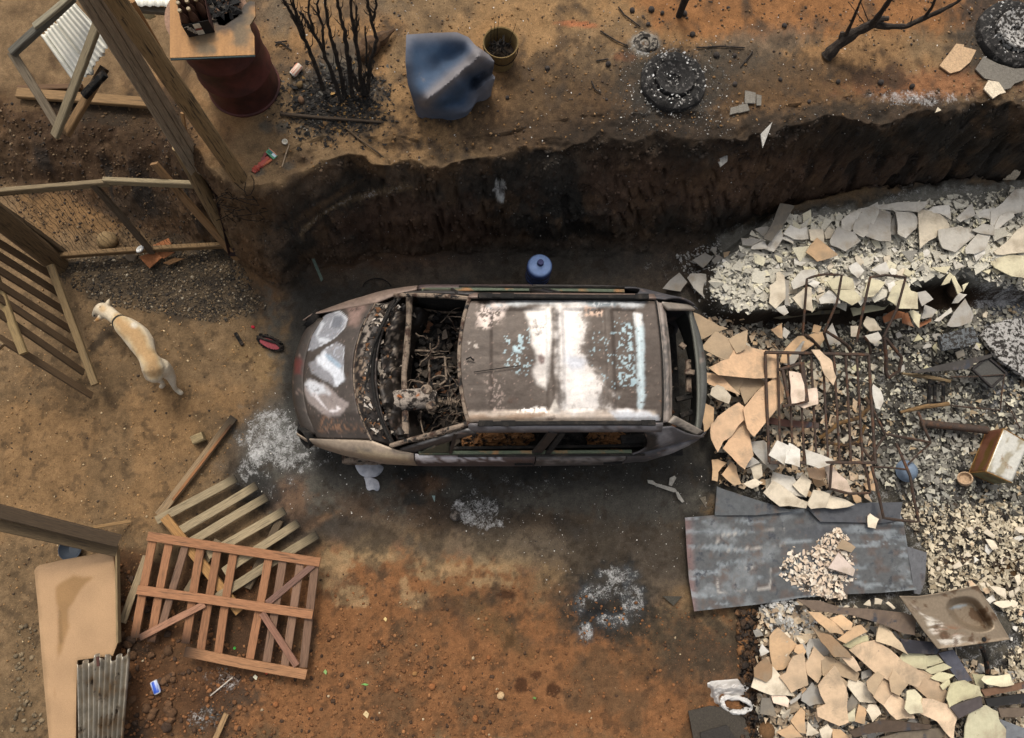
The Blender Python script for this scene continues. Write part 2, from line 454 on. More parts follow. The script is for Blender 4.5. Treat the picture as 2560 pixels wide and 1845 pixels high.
# ------------------------------------------------------------------ the ground
def ground_material():
    m = bpy.data.materials.new('burnt_earth'); m.use_nodes = True
    nt = m.node_tree; N = nt.nodes; L = nt.links; b = N['Principled BSDF']
    tc = N.new('ShaderNodeTexCoord')
    def attr(n):
        a = N.new('ShaderNodeAttribute'); a.attribute_name = n; return a
    def noise(s, d=6, r=.65, ds=0.0):
        n = N.new('ShaderNodeTexNoise'); n.inputs['Distortion'].default_value = ds; n.inputs['Scale'].default_value = s; n.inputs['Detail'].default_value = d; n.inputs['Roughness'].default_value = r
        L.new(tc.outputs['Object'], n.inputs['Vector']); return n.outputs['Fac']
    def mapr(f, a, c, l, h):
        r = N.new('ShaderNodeMapRange'); r.inputs[1].default_value = a; r.inputs[2].default_value = c; r.inputs[3].default_value = l; r.inputs[4].default_value = h
        L.new(f, r.inputs[0]); return r.outputs[0]
    def math_(op, a, c):
        x = N.new('ShaderNodeMath'); x.operation = op
        for i, v in enumerate((a, c)):
            if isinstance(v, (int, float)): x.inputs[i].default_value = v
            else: L.new(v, x.inputs[i])
        return x.outputs[0]
    col = attr('Col').outputs['Color']; ash = attr('ash').outputs['Fac']
    fine = noise(85, 8, .7); mid = noise(18, 5); spk = noise(160, 2, .5)
    v = math_('MULTIPLY', mapr(fine, .25, .75, .55, 1.45), mapr(mid, .3, .7, .82, 1.18))
    hs = N.new('ShaderNodeHueSaturation'); L.new(col, hs.inputs['Color']); L.new(v, hs.inputs['Value'])
    # ash lies as broken flecks: the more ash, the lower the threshold
    fn = math_('MULTIPLY', math_('ADD', math_('ADD', noise(70, 8, .75, 1.2), noise(22, 5, .6, 2.2)), noise(7, 4, .6, 1.0)), .3333)
    thr = math_('SUBTRACT', .66, math_('MULTIPLY', ash, .22))
    fm = mapr(math_('SUBTRACT', fn, thr), 0.0, .13, 0, .85)
    fm = math_('MULTIPLY', fm, mapr(ash, .02, .2, 0, 1))
    mx = N.new('ShaderNodeMix'); mx.data_type = 'RGBA'; L.new(fm, mx.inputs[0]); L.new(hs.outputs[0], mx.inputs[6]); mx.inputs[7].default_value = (.50, .49, .47, 1)
    # tiny pale and dark grains
    s1 = N.new('ShaderNodeMix'); s1.data_type = 'RGBA'; L.new(mapr(spk, .74, .77, 0, .3), s1.inputs[0]); L.new(mx.outputs[2], s1.inputs[6]); s1.inputs[7].default_value = (.34, .27, .2, 1)
    s2 = N.new('ShaderNodeMix'); s2.data_type = 'RGBA'; L.new(mapr(spk, .27, .24, 0, .7), s2.inputs[0]); L.new(s1.outputs[2], s2.inputs[6]); s2.inputs[7].default_value = (.03, .022, .016, 1)
    L.new(s2.outputs[2], b.inputs['Base Color'])
    b.inputs['Roughness'].default_value = .95; b.inputs['Specular IOR Level'].default_value = .15
    bp = N.new('ShaderNodeBump'); bp.inputs['Strength'].default_value = .55; bp.inputs['Distance'].default_value = .02
    L.new(math_('ADD', math_('MULTIPLY', fine, .7), mid), bp.inputs['Height']); L.new(bp.outputs[0], b.inputs['Normal'])
    return m

def axis_(a, b, st, far):
    f = np.arange(a, b, st); o = np.array([.05, .15, .35, .7, 1.3, 2.4, 4.5, 8, 15, 28]) * far / 28
    return np.r_[(a - o)[::-1], f, f[-1] + o]
gx = axis_(-6.4, 7.7, .013, 45.)
# rows follow the bank so that its steep face gets as many points as it has height
def bank_lines(x):
    return np.interp(x, _bx, _by), np.maximum(np.interp(x, _cx, _cy), np.interp(x, _bx, _by) + .14)
o_ = np.array([.05, .15, .35, .7, 1.3, 2.4, 4.5, 8, 15, 28]) * 45 / 28
_yb, _yc = bank_lines(gx)
_r1 = np.linspace(0, 1, 300); _r2 = np.linspace(0, 1, 170)[1:]; _r3 = np.linspace(0, 1, 150)[1:]
_lo = _yb - .32; _hi = _yc + .34
rows = [np.tile(-2.9 - o_[::-1][:, None], (1, len(gx)))]
rows.append(-2.9 + (_lo[None] + 2.9) * _r1[:, None]); rows.append(_lo[None] + (_hi - _lo)[None] * _r2[:, None]); rows.append(_hi[None] + (7.3 - _hi)[None] * _r3[:, None])
rows.append(np.tile(7.3 + o_[:, None], (1, len(gx))))
GY = np.vstack(rows).T; GX = np.tile(gx[:, None], (1, GY.shape[1]))
GZ, GT = terrain(GX, GY)
# crumbly face: push the cut in and out by height and length
_face = sstep(.01, .10, GT) * (1 - sstep(.93, 1.0, GT)) * sstep(-3.4, -2.5, GX)
_dsp = (fbm(GX, GZ, 2.2, 1, 3) - .5) * .12 + (np.abs(fbm(GX, GZ * 1.2, 6, 3, 4) - .5) - .12) * .12 + (fbm(GX, GZ, 16, 5, 4, .7) - .5) * .08
_teeth = sstep(.56, .70, vn(GX * 1.0 + GZ * .25, GZ * .22, 9, 2)) * sstep(.1, .3, GT) * (1 - sstep(.5, .75, GT)) * sstep(.4, .55, vn(GX, GZ, 1.2, 6))
_tr = np.random.RandomState(5); _px, _py = proj(GX, GY, GZ); _st = np.zeros(GX.shape)
for _k in range(64):                               # marks of the digger bucket in the face
    if _k < 36: _x, _y = _tr.uniform(950, 1270), _tr.uniform(455, 600)
    else: _x, _y = _tr.uniform(1500, 1960), _tr.uniform(425, 560)
    _L = _tr.uniform(14, 36); _s = _tr.uniform(.1, .45)
    _m = (np.abs(_px - _x) < 50) & (np.abs(_py - _y) < 60)
    _d = pdist(_px[_m], _py[_m], [(_x - _s * _L / 2, _y - _L / 2), (_x + _s * _L / 2, _y + _L / 2)], False); _st[_m] = np.maximum(_st[_m], np.exp(-(_d / 4.5) ** 2))
GY = GY + _face * (_dsp + .04 * _teeth + .06 * _st)
GZ = GZ + _face * (fbm(GX, GY, 7, 4, 4) - .5) * .05
_lip = sstep(.8, .97, GT) * sstep(-3.2, -2.4, GX); GZ = GZ - _lip * np.clip(fbm(GX, GY, 6, 2, 4) - .5, 0, 1) * .16 * (GY < _hi[:, None] - .1)
far_ = sstep(0, 6, np.maximum(np.maximum(-6.4 - GX, GX - 7.7), np.maximum(-2.9 - GY, GY - 7.3)))
qx, qy = proj(GX, GY, GZ)
nA = fbm(qx, qy, .012, 0, 5); nB = fbm(qx, qy, .03, 3, 4); nC = fbm(qx, qy, .005, 5, 4); nD = fbm(qx, qy, .09, 1, 4, .6)
def el(cx, cy, rx, ry, soft=.4, amp=.5, rot=0, nz=None):
    dx = qx - cx; dy = qy - cy
    if rot:
        r = math.radians(rot); dx, dy = dx * math.cos(r) + dy * math.sin(r), -dx * math.sin(r) + dy * math.cos(r)
    d = np.hypot(dx / rx, dy / ry) + ((nA if nz is None else nz) - .5) * 2 * amp + (nD - .5) * amp * 1.5 + (nB - .5) * amp * .8
    return 1 - sstep(1 - soft, 1 + soft, d)
def pm(poly, soft=30, amp=60):
    return sstep(-soft, soft, sdpoly(qx, qy, poly) + (nA - .5) * 2 * amp + (nD - .5) * amp * 1.0 + (nB - .5) * amp * .8)
C0 = np.zeros(GX.shape + (3,))
def lay(c, m):
    global C0
    C0 = C0 * (1 - m[..., None]) + np.array(c) * m[..., None]
TAN = lin(138, 109, 76); ORA = lin(150, 98, 56); BRN = lin(96, 70, 46); DRK = lin(64, 60, 55); CHR = lin(92, 88, 80); BNK = lin(52, 38, 30); GRV = lin(92, 78, 62)
PALE = lin(182, 148, 104)
C0[:] = TAN
ASH = np.zeros(GX.shape)
def ash(m):
    global ASH
    ASH = np.maximum(ASH, m)
# broad soil colours
lay(lin(150, 112, 70), pm([(-50, 950), (330, 960), (640, 1020), (560, 1150), (380, 1330), (-50, 1330)], 60, 80) * .7)
lay(ORA, pm([(700, 1360), (1000, 1400), (1300, 1480), (1600, 1560), (1900, 1600), (1920, 1900), (250, 1900), (300, 1450), (560, 1700)], 60, 110) * .95)
lay(lin(118, 80, 48), sstep(.5, .62, nB) * pm([(650, 1500), (1900, 1500), (1900, 1900), (250, 1900)], 40, 80) * .6)
lay(lin(96, 76, 54), sstep(.5, .66, nA) * pm([(560, 1500), (1900, 1480), (1900, 1900), (250, 1900)], 40, 80) * .6)
lay(lin(110, 88, 62), sstep(.52, .66, fbm(qx, qy, .008, 6, 5)) * .5 * (qx < 700) * (qy > 700))
lay(lin(172, 124, 74), sstep(.52, .66, nC) * .55 * (qy < 420))
lay(lin(152, 98, 52), pm([(1560, -40), (2560, -40), (2560, 60), (2080, 90), (1840, 80), (1640, 60)], 25, 40) * .8)
lay(lin(178, 132, 80), pm([(1180, -20), (1560, 20), (1420, 100), (1240, 180), (1000, 420), (880, 330), (1180, 60)], 50, 60) * .5)
lay(BRN, pm([(0, 250), (480, 230), (560, 440), (500, 640), (300, 560), (0, 480)], 50, 80) * .75)
lay(lin(78, 60, 44), pm([(90, 280), (440, 250), (520, 420), (480, 640), (400, 600), (330, 440), (140, 400)], 40, 90) * .8)
lay(lin(58, 48, 38), pm([(100, 240), (340, 240), (360, 320), (150, 330)], 20, 40) * .8)  # darker patch of ground under the toppled frame
lay(lin(142, 104, 62), pm([(20, 480), (460, 470), (480, 560), (330, 580), (120, 600)], 20, 30) * .7)
# pale dry tracks / worn skin by the car and in the yard
for a in [(880, 1492, 30, 20), (1040, 1500, 34, 22), (1010, 1460, 14, 24), (912, 1506, 10, 9), (1230, 1452, 62, 18), (840, 1420, 40, 40), (1150, 1420, 120, 30), (940, 1380, 50, 40), (1260, 1400, 90, 50)]:
    lay(PALE, el(*a, .3, .9) * .6)
for a in [(660, 900, 30, 60), (600, 880, 30, 26), (690, 760, 26, 14)]: lay(lin(158, 124, 82), el(*a, .3, .4) * .8)
for a in [(60, 1650, 30, 200), (40, 1450, 40, 90), (110, 1330, 60, 16)]: lay(lin(122, 96, 66), el(*a, .4, .6) * .6)
# terrace soot and fire marks, with one painted patch of cast shade
lay(lin(88, 66, 44), el(1450, 270, 420, 110, .5, .5, 6) * .8)
lay(BRN, el(1900, 230, 420, 110, .5, .6) * .8); lay(lin(70, 54, 40), el(1350, 330, 330, 60, .5, .6) * .75)
lay(lin(76, 62, 48), el(2300, 330, 420, 70, .5, .6) * .8)
lay(CHR, el(1860, 120, 190, 50, .4, .5, -12) * .55)  # grey cast shade beyond the tyre, painted into the ground colour
lay(DRK, el(1680, 220, 130, 110, .35, .4) * .92); ash(el(1680, 215, 150, 125, .4, .4) * .42)
lay(lin(150, 142, 130), el(1612, 108, 40, 32, .25, .3) * .85); ash(el(1612, 108, 40, 32, .3, .3) * .9)
lay(BRN, el(1610, 112, 14, 12, .3, .3) * .8)
lay(DRK, el(2510, 90, 120, 120, .35, .4) * .85); ash(el(2500, 90, 90, 80, .4, .4) * .5)
ash(el(2290, 245, 170, 20, .5, .5) * .8); lay(lin(168, 108, 66), el(2310, 215, 190, 40, .4, .7) * .7); lay(lin(78, 60, 46), el(2200, 195, 90, 26, .4, .6) * .8)
lay(lin(186, 112, 68), el(1440, 60, 48, 7, .3, .3, 4) * .9); lay(lin(178, 104, 60), el(1560, 142, 26, 10, .4, .5) * .6)
lay(DRK, el(840, 240, 125, 88, .4, .5) * .9); ash(el(790, 195, 70, 50, .5, .5) * .45); lay(DRK, el(850, 310, 110, 40, .4, .6) * .7)
lay(CHR, el(700, 30, 60, 60, .5, .7) * .5); ash(el(690, 25, 60, 50, .5, .5) * .3); lay(CHR, el(900, 20, 120, 30, .5, .8) * .4)
for a in [(668, 390, 12), (665, 318, 16), (705, 318, 15), (722, 414, 12), (646, 430, 14), (860, 130, 60)]: lay(CHR, el(a[0], a[1], a[2], a[2] * .8, .4, .7) * .75)
lay(lin(74, 62, 50), el(2050, 305, 560, 46, .5, .7, -4) * .75); lay(lin(60, 52, 44), el(2350, 290, 260, 34, .5, .7) * .6); lay(lin(84, 72, 58), el(1750, 170, 330, 60, .5, .7) * .5)
# the cut bank: burnt, dark red-brown, black in the middle
tt = GT
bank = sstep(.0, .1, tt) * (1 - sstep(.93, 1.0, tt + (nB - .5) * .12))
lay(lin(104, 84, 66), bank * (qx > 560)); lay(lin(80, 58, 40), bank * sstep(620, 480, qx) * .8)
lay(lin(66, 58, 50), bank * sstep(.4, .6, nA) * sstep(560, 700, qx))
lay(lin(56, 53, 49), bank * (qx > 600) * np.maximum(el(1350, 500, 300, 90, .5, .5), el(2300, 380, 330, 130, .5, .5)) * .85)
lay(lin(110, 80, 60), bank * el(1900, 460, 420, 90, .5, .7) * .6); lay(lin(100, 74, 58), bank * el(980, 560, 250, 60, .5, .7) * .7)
lay(lin(112, 84, 56), bank * el(600, 560, 70, 110, .5, .5) * .8)
ash(bank * el(760, 535, 90, 7, .5, .6, -38) * .5); ash(bank * el(900, 478, 90, 6, .5, .6, -12) * .5); lay(lin(108, 84, 60), bank * el(800, 515, 130, 9, .4, .6, -32) * .8)
ash(el(1248, 480, 18, 30, .3, .6) * .9); lay(lin(150, 146, 140), el(1250, 490, 11, 22, .3, .7) * bank * .7)
lay(lin(120, 92, 66), bank * sstep(.56, .68, fbm(qx, qy, .022, 4, 5)) * .45); lay(lin(44, 40, 37), bank * _teeth * .8); ash(bank * .12)  # tooth gouges also darkened in colour, painting in their shade
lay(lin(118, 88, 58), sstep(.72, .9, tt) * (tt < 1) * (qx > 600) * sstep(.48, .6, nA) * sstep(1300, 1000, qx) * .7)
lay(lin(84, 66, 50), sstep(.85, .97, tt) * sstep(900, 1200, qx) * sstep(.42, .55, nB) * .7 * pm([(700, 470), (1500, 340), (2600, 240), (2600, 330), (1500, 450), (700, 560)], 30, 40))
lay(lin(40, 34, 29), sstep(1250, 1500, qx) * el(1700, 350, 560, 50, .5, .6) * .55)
# floor of the cut
_bl = pdist(qx, qy, [(752, 585), (775, 560), (800, 540), (830, 520), (870, 500), (920, 486), (980, 474), (1030, 468)], False) + (nD - .5) * 14 + (nB - .5) * 10
_bm = sstep(8, 3, _bl) * (tt > .02) * (tt < .98); lay(lin(140, 116, 86), _bm * .8); ash(_bm * .75)
_sc = sstep(7, 4, np.minimum(pdist(qx, qy, [(1240, 462), (1256, 458)], False), pdist(qx, qy, [(1244, 484), (1256, 500)], False)) + (nD - .5) * 12 + (nB - .5) * 8); lay(lin(222, 220, 214), _sc * (tt > .02))
tr = pm([(690, 700), (760, 660), (1000, 620), (1800, 590), (1900, 640), (1780, 760), (700, 780)], 25, 30) * (tt < .2)
lay(lin(98, 82, 68), tr); lay(lin(110, 80, 58), tr * el(1050, 650, 260, 24, .5, .6) * .8); lay(lin(76, 72, 66), tr * el(1350, 660, 300, 60, .5, .5) * .8)
ash(tr * .16); ash(tr * el(960, 690, 160, 16, .5, .5) * .4); ash(tr * el(1700, 670, 120, 40, .5, .5) * .5)
lay(lin(118, 86, 56), pm([(590, 560), (690, 690), (730, 740), (660, 790), (600, 690)], 18, 30) * .85 * (tt < .5))
# gravel patch by the fence
g = pm([(150, 640), (560, 600), (660, 770), (560, 800), (250, 740), (160, 700)], 25, 50)
lay(GRV, g * .85); lay(lin(54, 48, 42), g * sstep(.48, .62, nB) * .8)
lay(lin(52, 46, 40), el(250, 850, 60, 14, .4, .6, -50) * .7); lay(lin(60, 54, 48), el(330, 520, 90, 34, .4, .6) * .5)
# soot and ash round the car
soot = pm([(690, 700), (1800, 690), (1830, 900), (1800, 1290), (1750, 1470), (1600, 1520), (1440, 1440), (1250, 1330), (1050, 1330), (860, 1340), (720, 1380), (600, 1260), (560, 1170), (640, 1060), (700, 1000), (715, 880)], 40, 70) * (tt < .1)
lay(lin(96, 84, 72), soot * .75)
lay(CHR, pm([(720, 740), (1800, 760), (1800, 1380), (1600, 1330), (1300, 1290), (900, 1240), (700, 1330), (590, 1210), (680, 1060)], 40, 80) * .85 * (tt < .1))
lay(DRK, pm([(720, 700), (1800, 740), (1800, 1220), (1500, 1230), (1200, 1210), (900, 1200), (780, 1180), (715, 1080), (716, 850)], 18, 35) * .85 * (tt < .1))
lay(lin(92, 68, 50), el(900, 1260, 120, 40, .5, .7) * .6); lay(lin(120, 84, 56), el(1050, 1210, 60, 22, .4, .5) * .7); lay(lin(150, 108, 70), el(800, 1300, 50, 12, .4, .5, -30) * .7); lay(lin(142, 98, 64), el(730, 1240, 50, 60, .4, .5, -40) * .5)
lay(lin(88, 72, 56), el(1350, 1330, 170, 50, .5, .6) * .7); lay(lin(84, 62, 46), el(1100, 1290, 90, 40, .5, .6) * .6)
lay(lin(50, 48, 46), el(880, 1330, 140, 34, .5, .6, 12) * .7); lay(lin(48, 46, 44), el(640, 1210, 70, 40, .5, .6, 30) * .75); lay(lin(64, 60, 56), el(730, 1350, 60, 30, .4, .6, 30) * .5)
lay(lin(56, 54, 52), el(670, 1120, 110, 110, .5, .6, 30) * .6); ash(el(690, 1110, 80, 95, .5, .6, 30) * .95); ash(el(640, 1160, 70, 30, .5, .6, -30) * .8); ash(el(790, 1130, 60, 50, .5, .6) * .6)
lay(lin(128, 124, 118), el(700, 1100, 80, 80, .6, .6) * .5)
lay(lin(46, 44, 42), el(1195, 1270, 90, 64, .5, .6) * .7); ash(el(1195, 1275, 72, 54, .5, .6) * .92); ash(el(1180, 1215, 20, 60, .5, .5, -30) * .6); ash(el(1330, 1210, 100, 26, .5, .6) * .55); ash(el(1650, 1230, 160, 60, .5, .6) * .28)
lay(lin(42, 40, 38), sstep(.5, .62, fbm(qx, qy, .011, 2, 5, .6)) * pm([(700, 1130), (1800, 1150), (1780, 1330), (1500, 1350), (1200, 1290), (800, 1260)], 40, 60) * .75)
ash(pm([(900, 1180), (1780, 1180), (1780, 1420), (1000, 1340)], 40, 60) * .2)
lay(lin(50, 49, 47), el(1520, 1500, 118, 95, .35, .5) * .95); lay(lin(30, 30, 30), el(1520, 1505, 84, 70, .4, .6) * .9)
wh = np.maximum.reduce([el(1545, 1440, 50, 22, .5, .7), el(1490, 1480, 60, 26, .5, .7), el(1465, 1580, 22, 24, .5, .5), el(1580, 1500, 30, 40, .5, .7), el(1450, 1510, 16, 30, .5, .5), el(1530, 1550, 50, 20, .5, .7)])
ash(wh * .85); lay(lin(110, 112, 116), wh * .35)
lay(lin(66, 58, 48), el(1640, 1560, 120, 40, .5, .7) * .5); lay(lin(84, 66, 46), el(1700, 1650, 170, 60, .5, .7) * .6); lay(lin(70, 62, 52), el(1800, 1640, 110, 90, .5, .6) * .6); lay(lin(74, 66, 58), pm([(1400, 1300), (1740, 1290), (1740, 1440), (1500, 1430)], 40, 60) * .7)
lay(lin(120, 106, 90), el(1230, 1370, 190, 40, .5, .6) * .5)
lay(lin(70, 60, 48), sstep(.54, .66, fbm(qx, qy, .014, 3, 5, .6)) * pm([(760, 1300), (1800, 1300), (1880, 1600), (1500, 1700), (1100, 1560), (780, 1500)], 60, 80) * .55)
lay(lin(62, 50, 38), sstep(.60, .68, fbm(qx, qy, .04, 5, 4, .6)) * (tt < .1) * (qx < 1900) * .45)
# small dark splashes on the soil
for a in [(1302, 1716, 18, 17), (1385, 1726, 20, 16), (1340, 1688, 14, 8), (1264, 1486, 30, 12), (1275, 1600, 10, 16)]: lay(lin(78, 48, 28), el(*a, .25, .6) * .85)
lay(lin(120, 92, 56), el(1230, 1560, 100, 30, .5, .6, 40) * .4)
lay(lin(64, 56, 48), el(560, 1740, 70, 55, .4, .6) * .8); ash(el(560, 1700, 50, 40, .5, .6) * .75); ash(el(500, 1800, 60, 40, .5, .6) * .7); lay(lin(56, 52, 46), el(520, 1810, 60, 40, .4, .6) * .6)
lay(lin(92, 60, 36), pm([(290, 1380), (700, 1400), (700, 1650), (420, 1845), (290, 1845)], 20, 50) * .75); lay(lin(70, 52, 38), el(640, 1600, 110, 70, .5, .6) * .6)
lay(lin(50, 42, 34), el(330, 1620, 40, 30, .4, .5) * .7); lay(lin(44, 40, 36), el(330, 1840, 50, 40, .4, .5) * .7)
# under the rubble
rub = pm([(1770, 600), (2000, 500), (2600, 430), (2600, 1900), (1890, 1900), (1890, 1520), (1800, 1250), (1770, 1000)], 25, 30) * (tt < .15)
lay(lin(84, 80, 72), rub * .92); lay(lin(52, 49, 45), rub * sstep(.5, .62, nB) * .8); lay(lin(150, 144, 132), rub * pm([(1800, 600), (2000, 530), (2600, 440), (2600, 720), (2300, 715), (2000, 765), (1800, 770)], 12, 20) * .8); ash(rub * .62)
lay(lin(96, 98, 104), el(2500, 850, 90, 120, .4, .5) * rub * .8); ash(el(2500, 850, 110, 140, .4, .5) * rub * .95)
lay(lin(52, 40, 30), np.maximum(el(2360, 735, 80, 45, .3, .4), pm([(1790, 785), (2300, 765), (2300, 800), (2050, 815), (1800, 815)], 8, 12)) * .9); 
lay(lin(66, 50, 36), pm([(2300, 720), (2560, 725), (2560, 760), (2300, 780)], 8, 12) * .85)
lay(lin(112, 76, 42), el(2380, 1400, 60, 12, .3, .4) * .8); lay(lin(104, 74, 40), el(2520, 1430, 50, 50, .3, .4) * .8)
pitm = np.maximum.reduce([el(2360, 735, 70, 40, .3, .4), pm([(1790, 785), (2300, 765), (2300, 800), (2050, 815), (1800, 815)], 8, 12)])
ASH = ASH * (1 - pitm)
lay(lin(52, 42, 32), pm([(1860, 1530), (1900, 1520), (1910, 1580), (1890, 1700), (1900, 1845), (1880, 1845), (1870, 1650)], 10, 24) * .8)
# even scatter of tone
_l = C0.mean(-1, keepdims=True); C0 = (_l + (C0 - _l) * .90) * np.array([.665, .685, .68])
C0 *= (1 + (nB - .5)[..., None] * .5) * (1 + (nD - .5)[..., None] * .45)
C0 = C0 * (1 - far_[..., None]) + np.array(TAN) * .8 * far_[..., None]
ASH = ASH * (1 - far_)
nxg, nyg = GX.shape
ii = np.arange(nxg * nyg).reshape(nxg, nyg)
Q = np.stack([ii[:-1, :-1], ii[1:, :-1], ii[1:, 1:], ii[:-1, 1:]], -1).reshape(-1, 4)
V = np.stack([GX, GY, GZ], -1).reshape(-1, 3).astype(np.float32)
me = bpy.data.meshes.new('ground')
me.vertices.add(len(V)); me.vertices.foreach_set('co', V.ravel())
me.loops.add(len(Q) * 4); me.loops.foreach_set('vertex_index', Q.astype(np.int32).ravel())
me.polygons.add(len(Q)); me.polygons.foreach_set('loop_start', (np.arange(len(Q)) * 4).astype(np.int32))
me.polygons.foreach_set('use_smooth', [True] * len(Q))
me.update(calc_edges=True)
a_ = me.color_attributes.new('Col', 'FLOAT_COLOR', 'POINT')
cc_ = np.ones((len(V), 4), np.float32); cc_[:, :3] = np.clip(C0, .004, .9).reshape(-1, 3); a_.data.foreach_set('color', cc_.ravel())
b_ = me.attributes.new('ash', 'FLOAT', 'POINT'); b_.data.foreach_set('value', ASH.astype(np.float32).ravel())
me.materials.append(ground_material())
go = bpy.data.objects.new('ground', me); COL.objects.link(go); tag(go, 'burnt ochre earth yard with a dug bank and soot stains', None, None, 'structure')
# ------------------------------------------------------------------ the burnt car
CY = 1.365
M_body = mat('burnt_car_steel', (1, 1, 1), c2=lin(70, 52, 42), s2=5, lo=.62, hi=.74, rough=.5, metal=.25, var=.2, scale=30, bump=.12, bscale=60, c3=lin(120, 84, 60), s3=26, lo3=.68, hi3=.74)
M_black = mat('soot_black', lin(26, 24, 22), c2=lin(52, 46, 40), s2=12, lo=.5, hi=.7, rough=.9, var=.5, scale=50, bump=.5, c3=lin(96, 88, 78), s3=30, lo3=.66, hi3=.74)
M_rustpale = mat('scorched_pale_metal', lin(130, 114, 98), c2=lin(66, 48, 38), s2=9, lo=.5, hi=.6, rough=.8, var=.4, scale=40, bump=.3, c3=lin(30, 27, 25), s3=14, lo3=.55, hi3=.62)
M_grn = mat('heat_greened_metal', lin(70, 78, 62), c2=lin(128, 92, 56), s2=4, lo=.52, hi=.62, rough=.55, metal=.3, var=.3, scale=30, bump=.2)
M_orange = mat('burnt_foam', lin(140, 98, 60), c2=lin(34, 27, 22), s2=16, lo=.5, hi=.58, rough=.95, var=.5, scale=60, bump=.8)
M_ash = mat('ash_crust', lin(120, 114, 106), c2=lin(30, 28, 26), s2=22, lo=.48, hi=.56, rough=.95, var=.4, scale=60, bump=.6)

car = empty('burnt_car', (0.2, CY, 0.0), 'burnt-out estate car with a stripped brown roof and no glass left', 'car')
# paint and scorch colours
BR = np.array(lin(84, 74, 64)); WH = np.array(lin(206, 196, 188)); BL = np.array(lin(150, 168, 172)); TN = np.array(lin(150, 134, 116)); DG = np.array(lin(54, 50, 48)); GY_ = np.array(lin(122, 120, 122)); PK = np.array(lin(176, 150, 136))
def paint(px, py, base, layers):
    """layers: (polygon in picture points, colour, edge softness px, raggedness px, broken-up share)"""
    c = np.ones(px.shape + (3,)) * base
    n1 = fbm(px, py, .045, 2, 5, .6); n2 = fbm(px, py, .16, 4, 3, .6); n3 = fbm(px, py, .5, 1, 2)
    c = c * (1 + (n1 - .5)[..., None] * .5)
    for poly, col, soft, amp, brk in layers:
        if soft < 0: m = sstep(-soft, -soft * .4, pdist(px, py, poly) + (n1 - .5) * 2 * amp)
        else: m = sstep(-soft, soft, sdpoly(px, py, poly) + (n1 - .5) * 2 * amp)
        if brk: m = m * sstep(brk, brk + .05, n2)
        c = c * (1 - m[..., None]) + np.asarray(col) * m[..., None]
    sp = sstep(.8, .86, n3)[..., None] * .35
    return c * (1 - sp) + PK * sp
def gridpaint(fn, nu, nv, base, layers):
    V = np.array([[fn(i / nu, j / nv) for j in range(nv + 1)] for i in range(nu + 1)], float)
    px, py = proj(V[..., 0], V[..., 1], V[..., 2])
    return V.reshape(-1, 3), paint(px, py, base, layers).reshape(-1, 3)
def panel(name, fn, nu, nv, base, layers=(), m=None, parent=None, solid=.012, flip=False, label=None):
    V, C = gridpaint(fn, nu, nv, np.asarray(base), layers)
    mb = MB(); fs = []
    for i in range(nu):
        for j in range(nv):
            a = i * (nv + 1) + j; q = (a, a + nv + 1, a + nv + 2, a + 1); fs.append(q[::-1] if flip else q)
    mb.add([Vector(p) for p in V], fs, C)
    return build(name, mb, m or M_body, parent or car, label=label, smooth=True, sharp=50, solid=solid)

c1 = lambda c: off(c, (720, 690), 3.27); c2_ = lambda c: off(c, (1240, 690), 3.27)
# outline half-width against length
OUT = np.array([(-1.86, .42), (-1.78, .54), (-1.63, .635), (-1.45, .70), (-1.27, .757), (-.89, .836), (-.5, .856), (.4, .862), (1.2, .856), (1.6, .825), (1.82, .76), (1.98, .69), (2.1, .6)])
def W(u): return float(np.interp(u, OUT[:, 0], OUT[:, 1]))
def zt(u): return float(np.interp(u, [-1.7, -1.5, -1.0, -.6, 2.1], [.66, .72, .90, .945, .96]))
uf = lambda s: -1.67 + .15 * s * s
ur = lambda s: -1.165 + .17 * s * s
uw = lambda s: -.955 + .19 * s * s
uh = lambda s: -.17 + .085 * s * s
def hoodz(u, s, t):
    z = .70 + .27 * t ** .75 - .05 * abs(s) ** 3.5
    z += .012 * math.exp(-((abs(s) - .62) / .06) ** 2)               # pressed ridges
    z += .006 * math.sin(7 * s + 3 * t) * math.sin(5 * t) + .03 * (float(fbm(u, s * .7, 3.4, 3, 3)) - .5)
    return z
def hood(a, b):
    s = 2 * a - 1; t = b
    u = uf(s) * (1 - t) + ur(s) * t; w = .605 + .035 * t
    return (u, CY + s * w, hoodz(u, s, t))
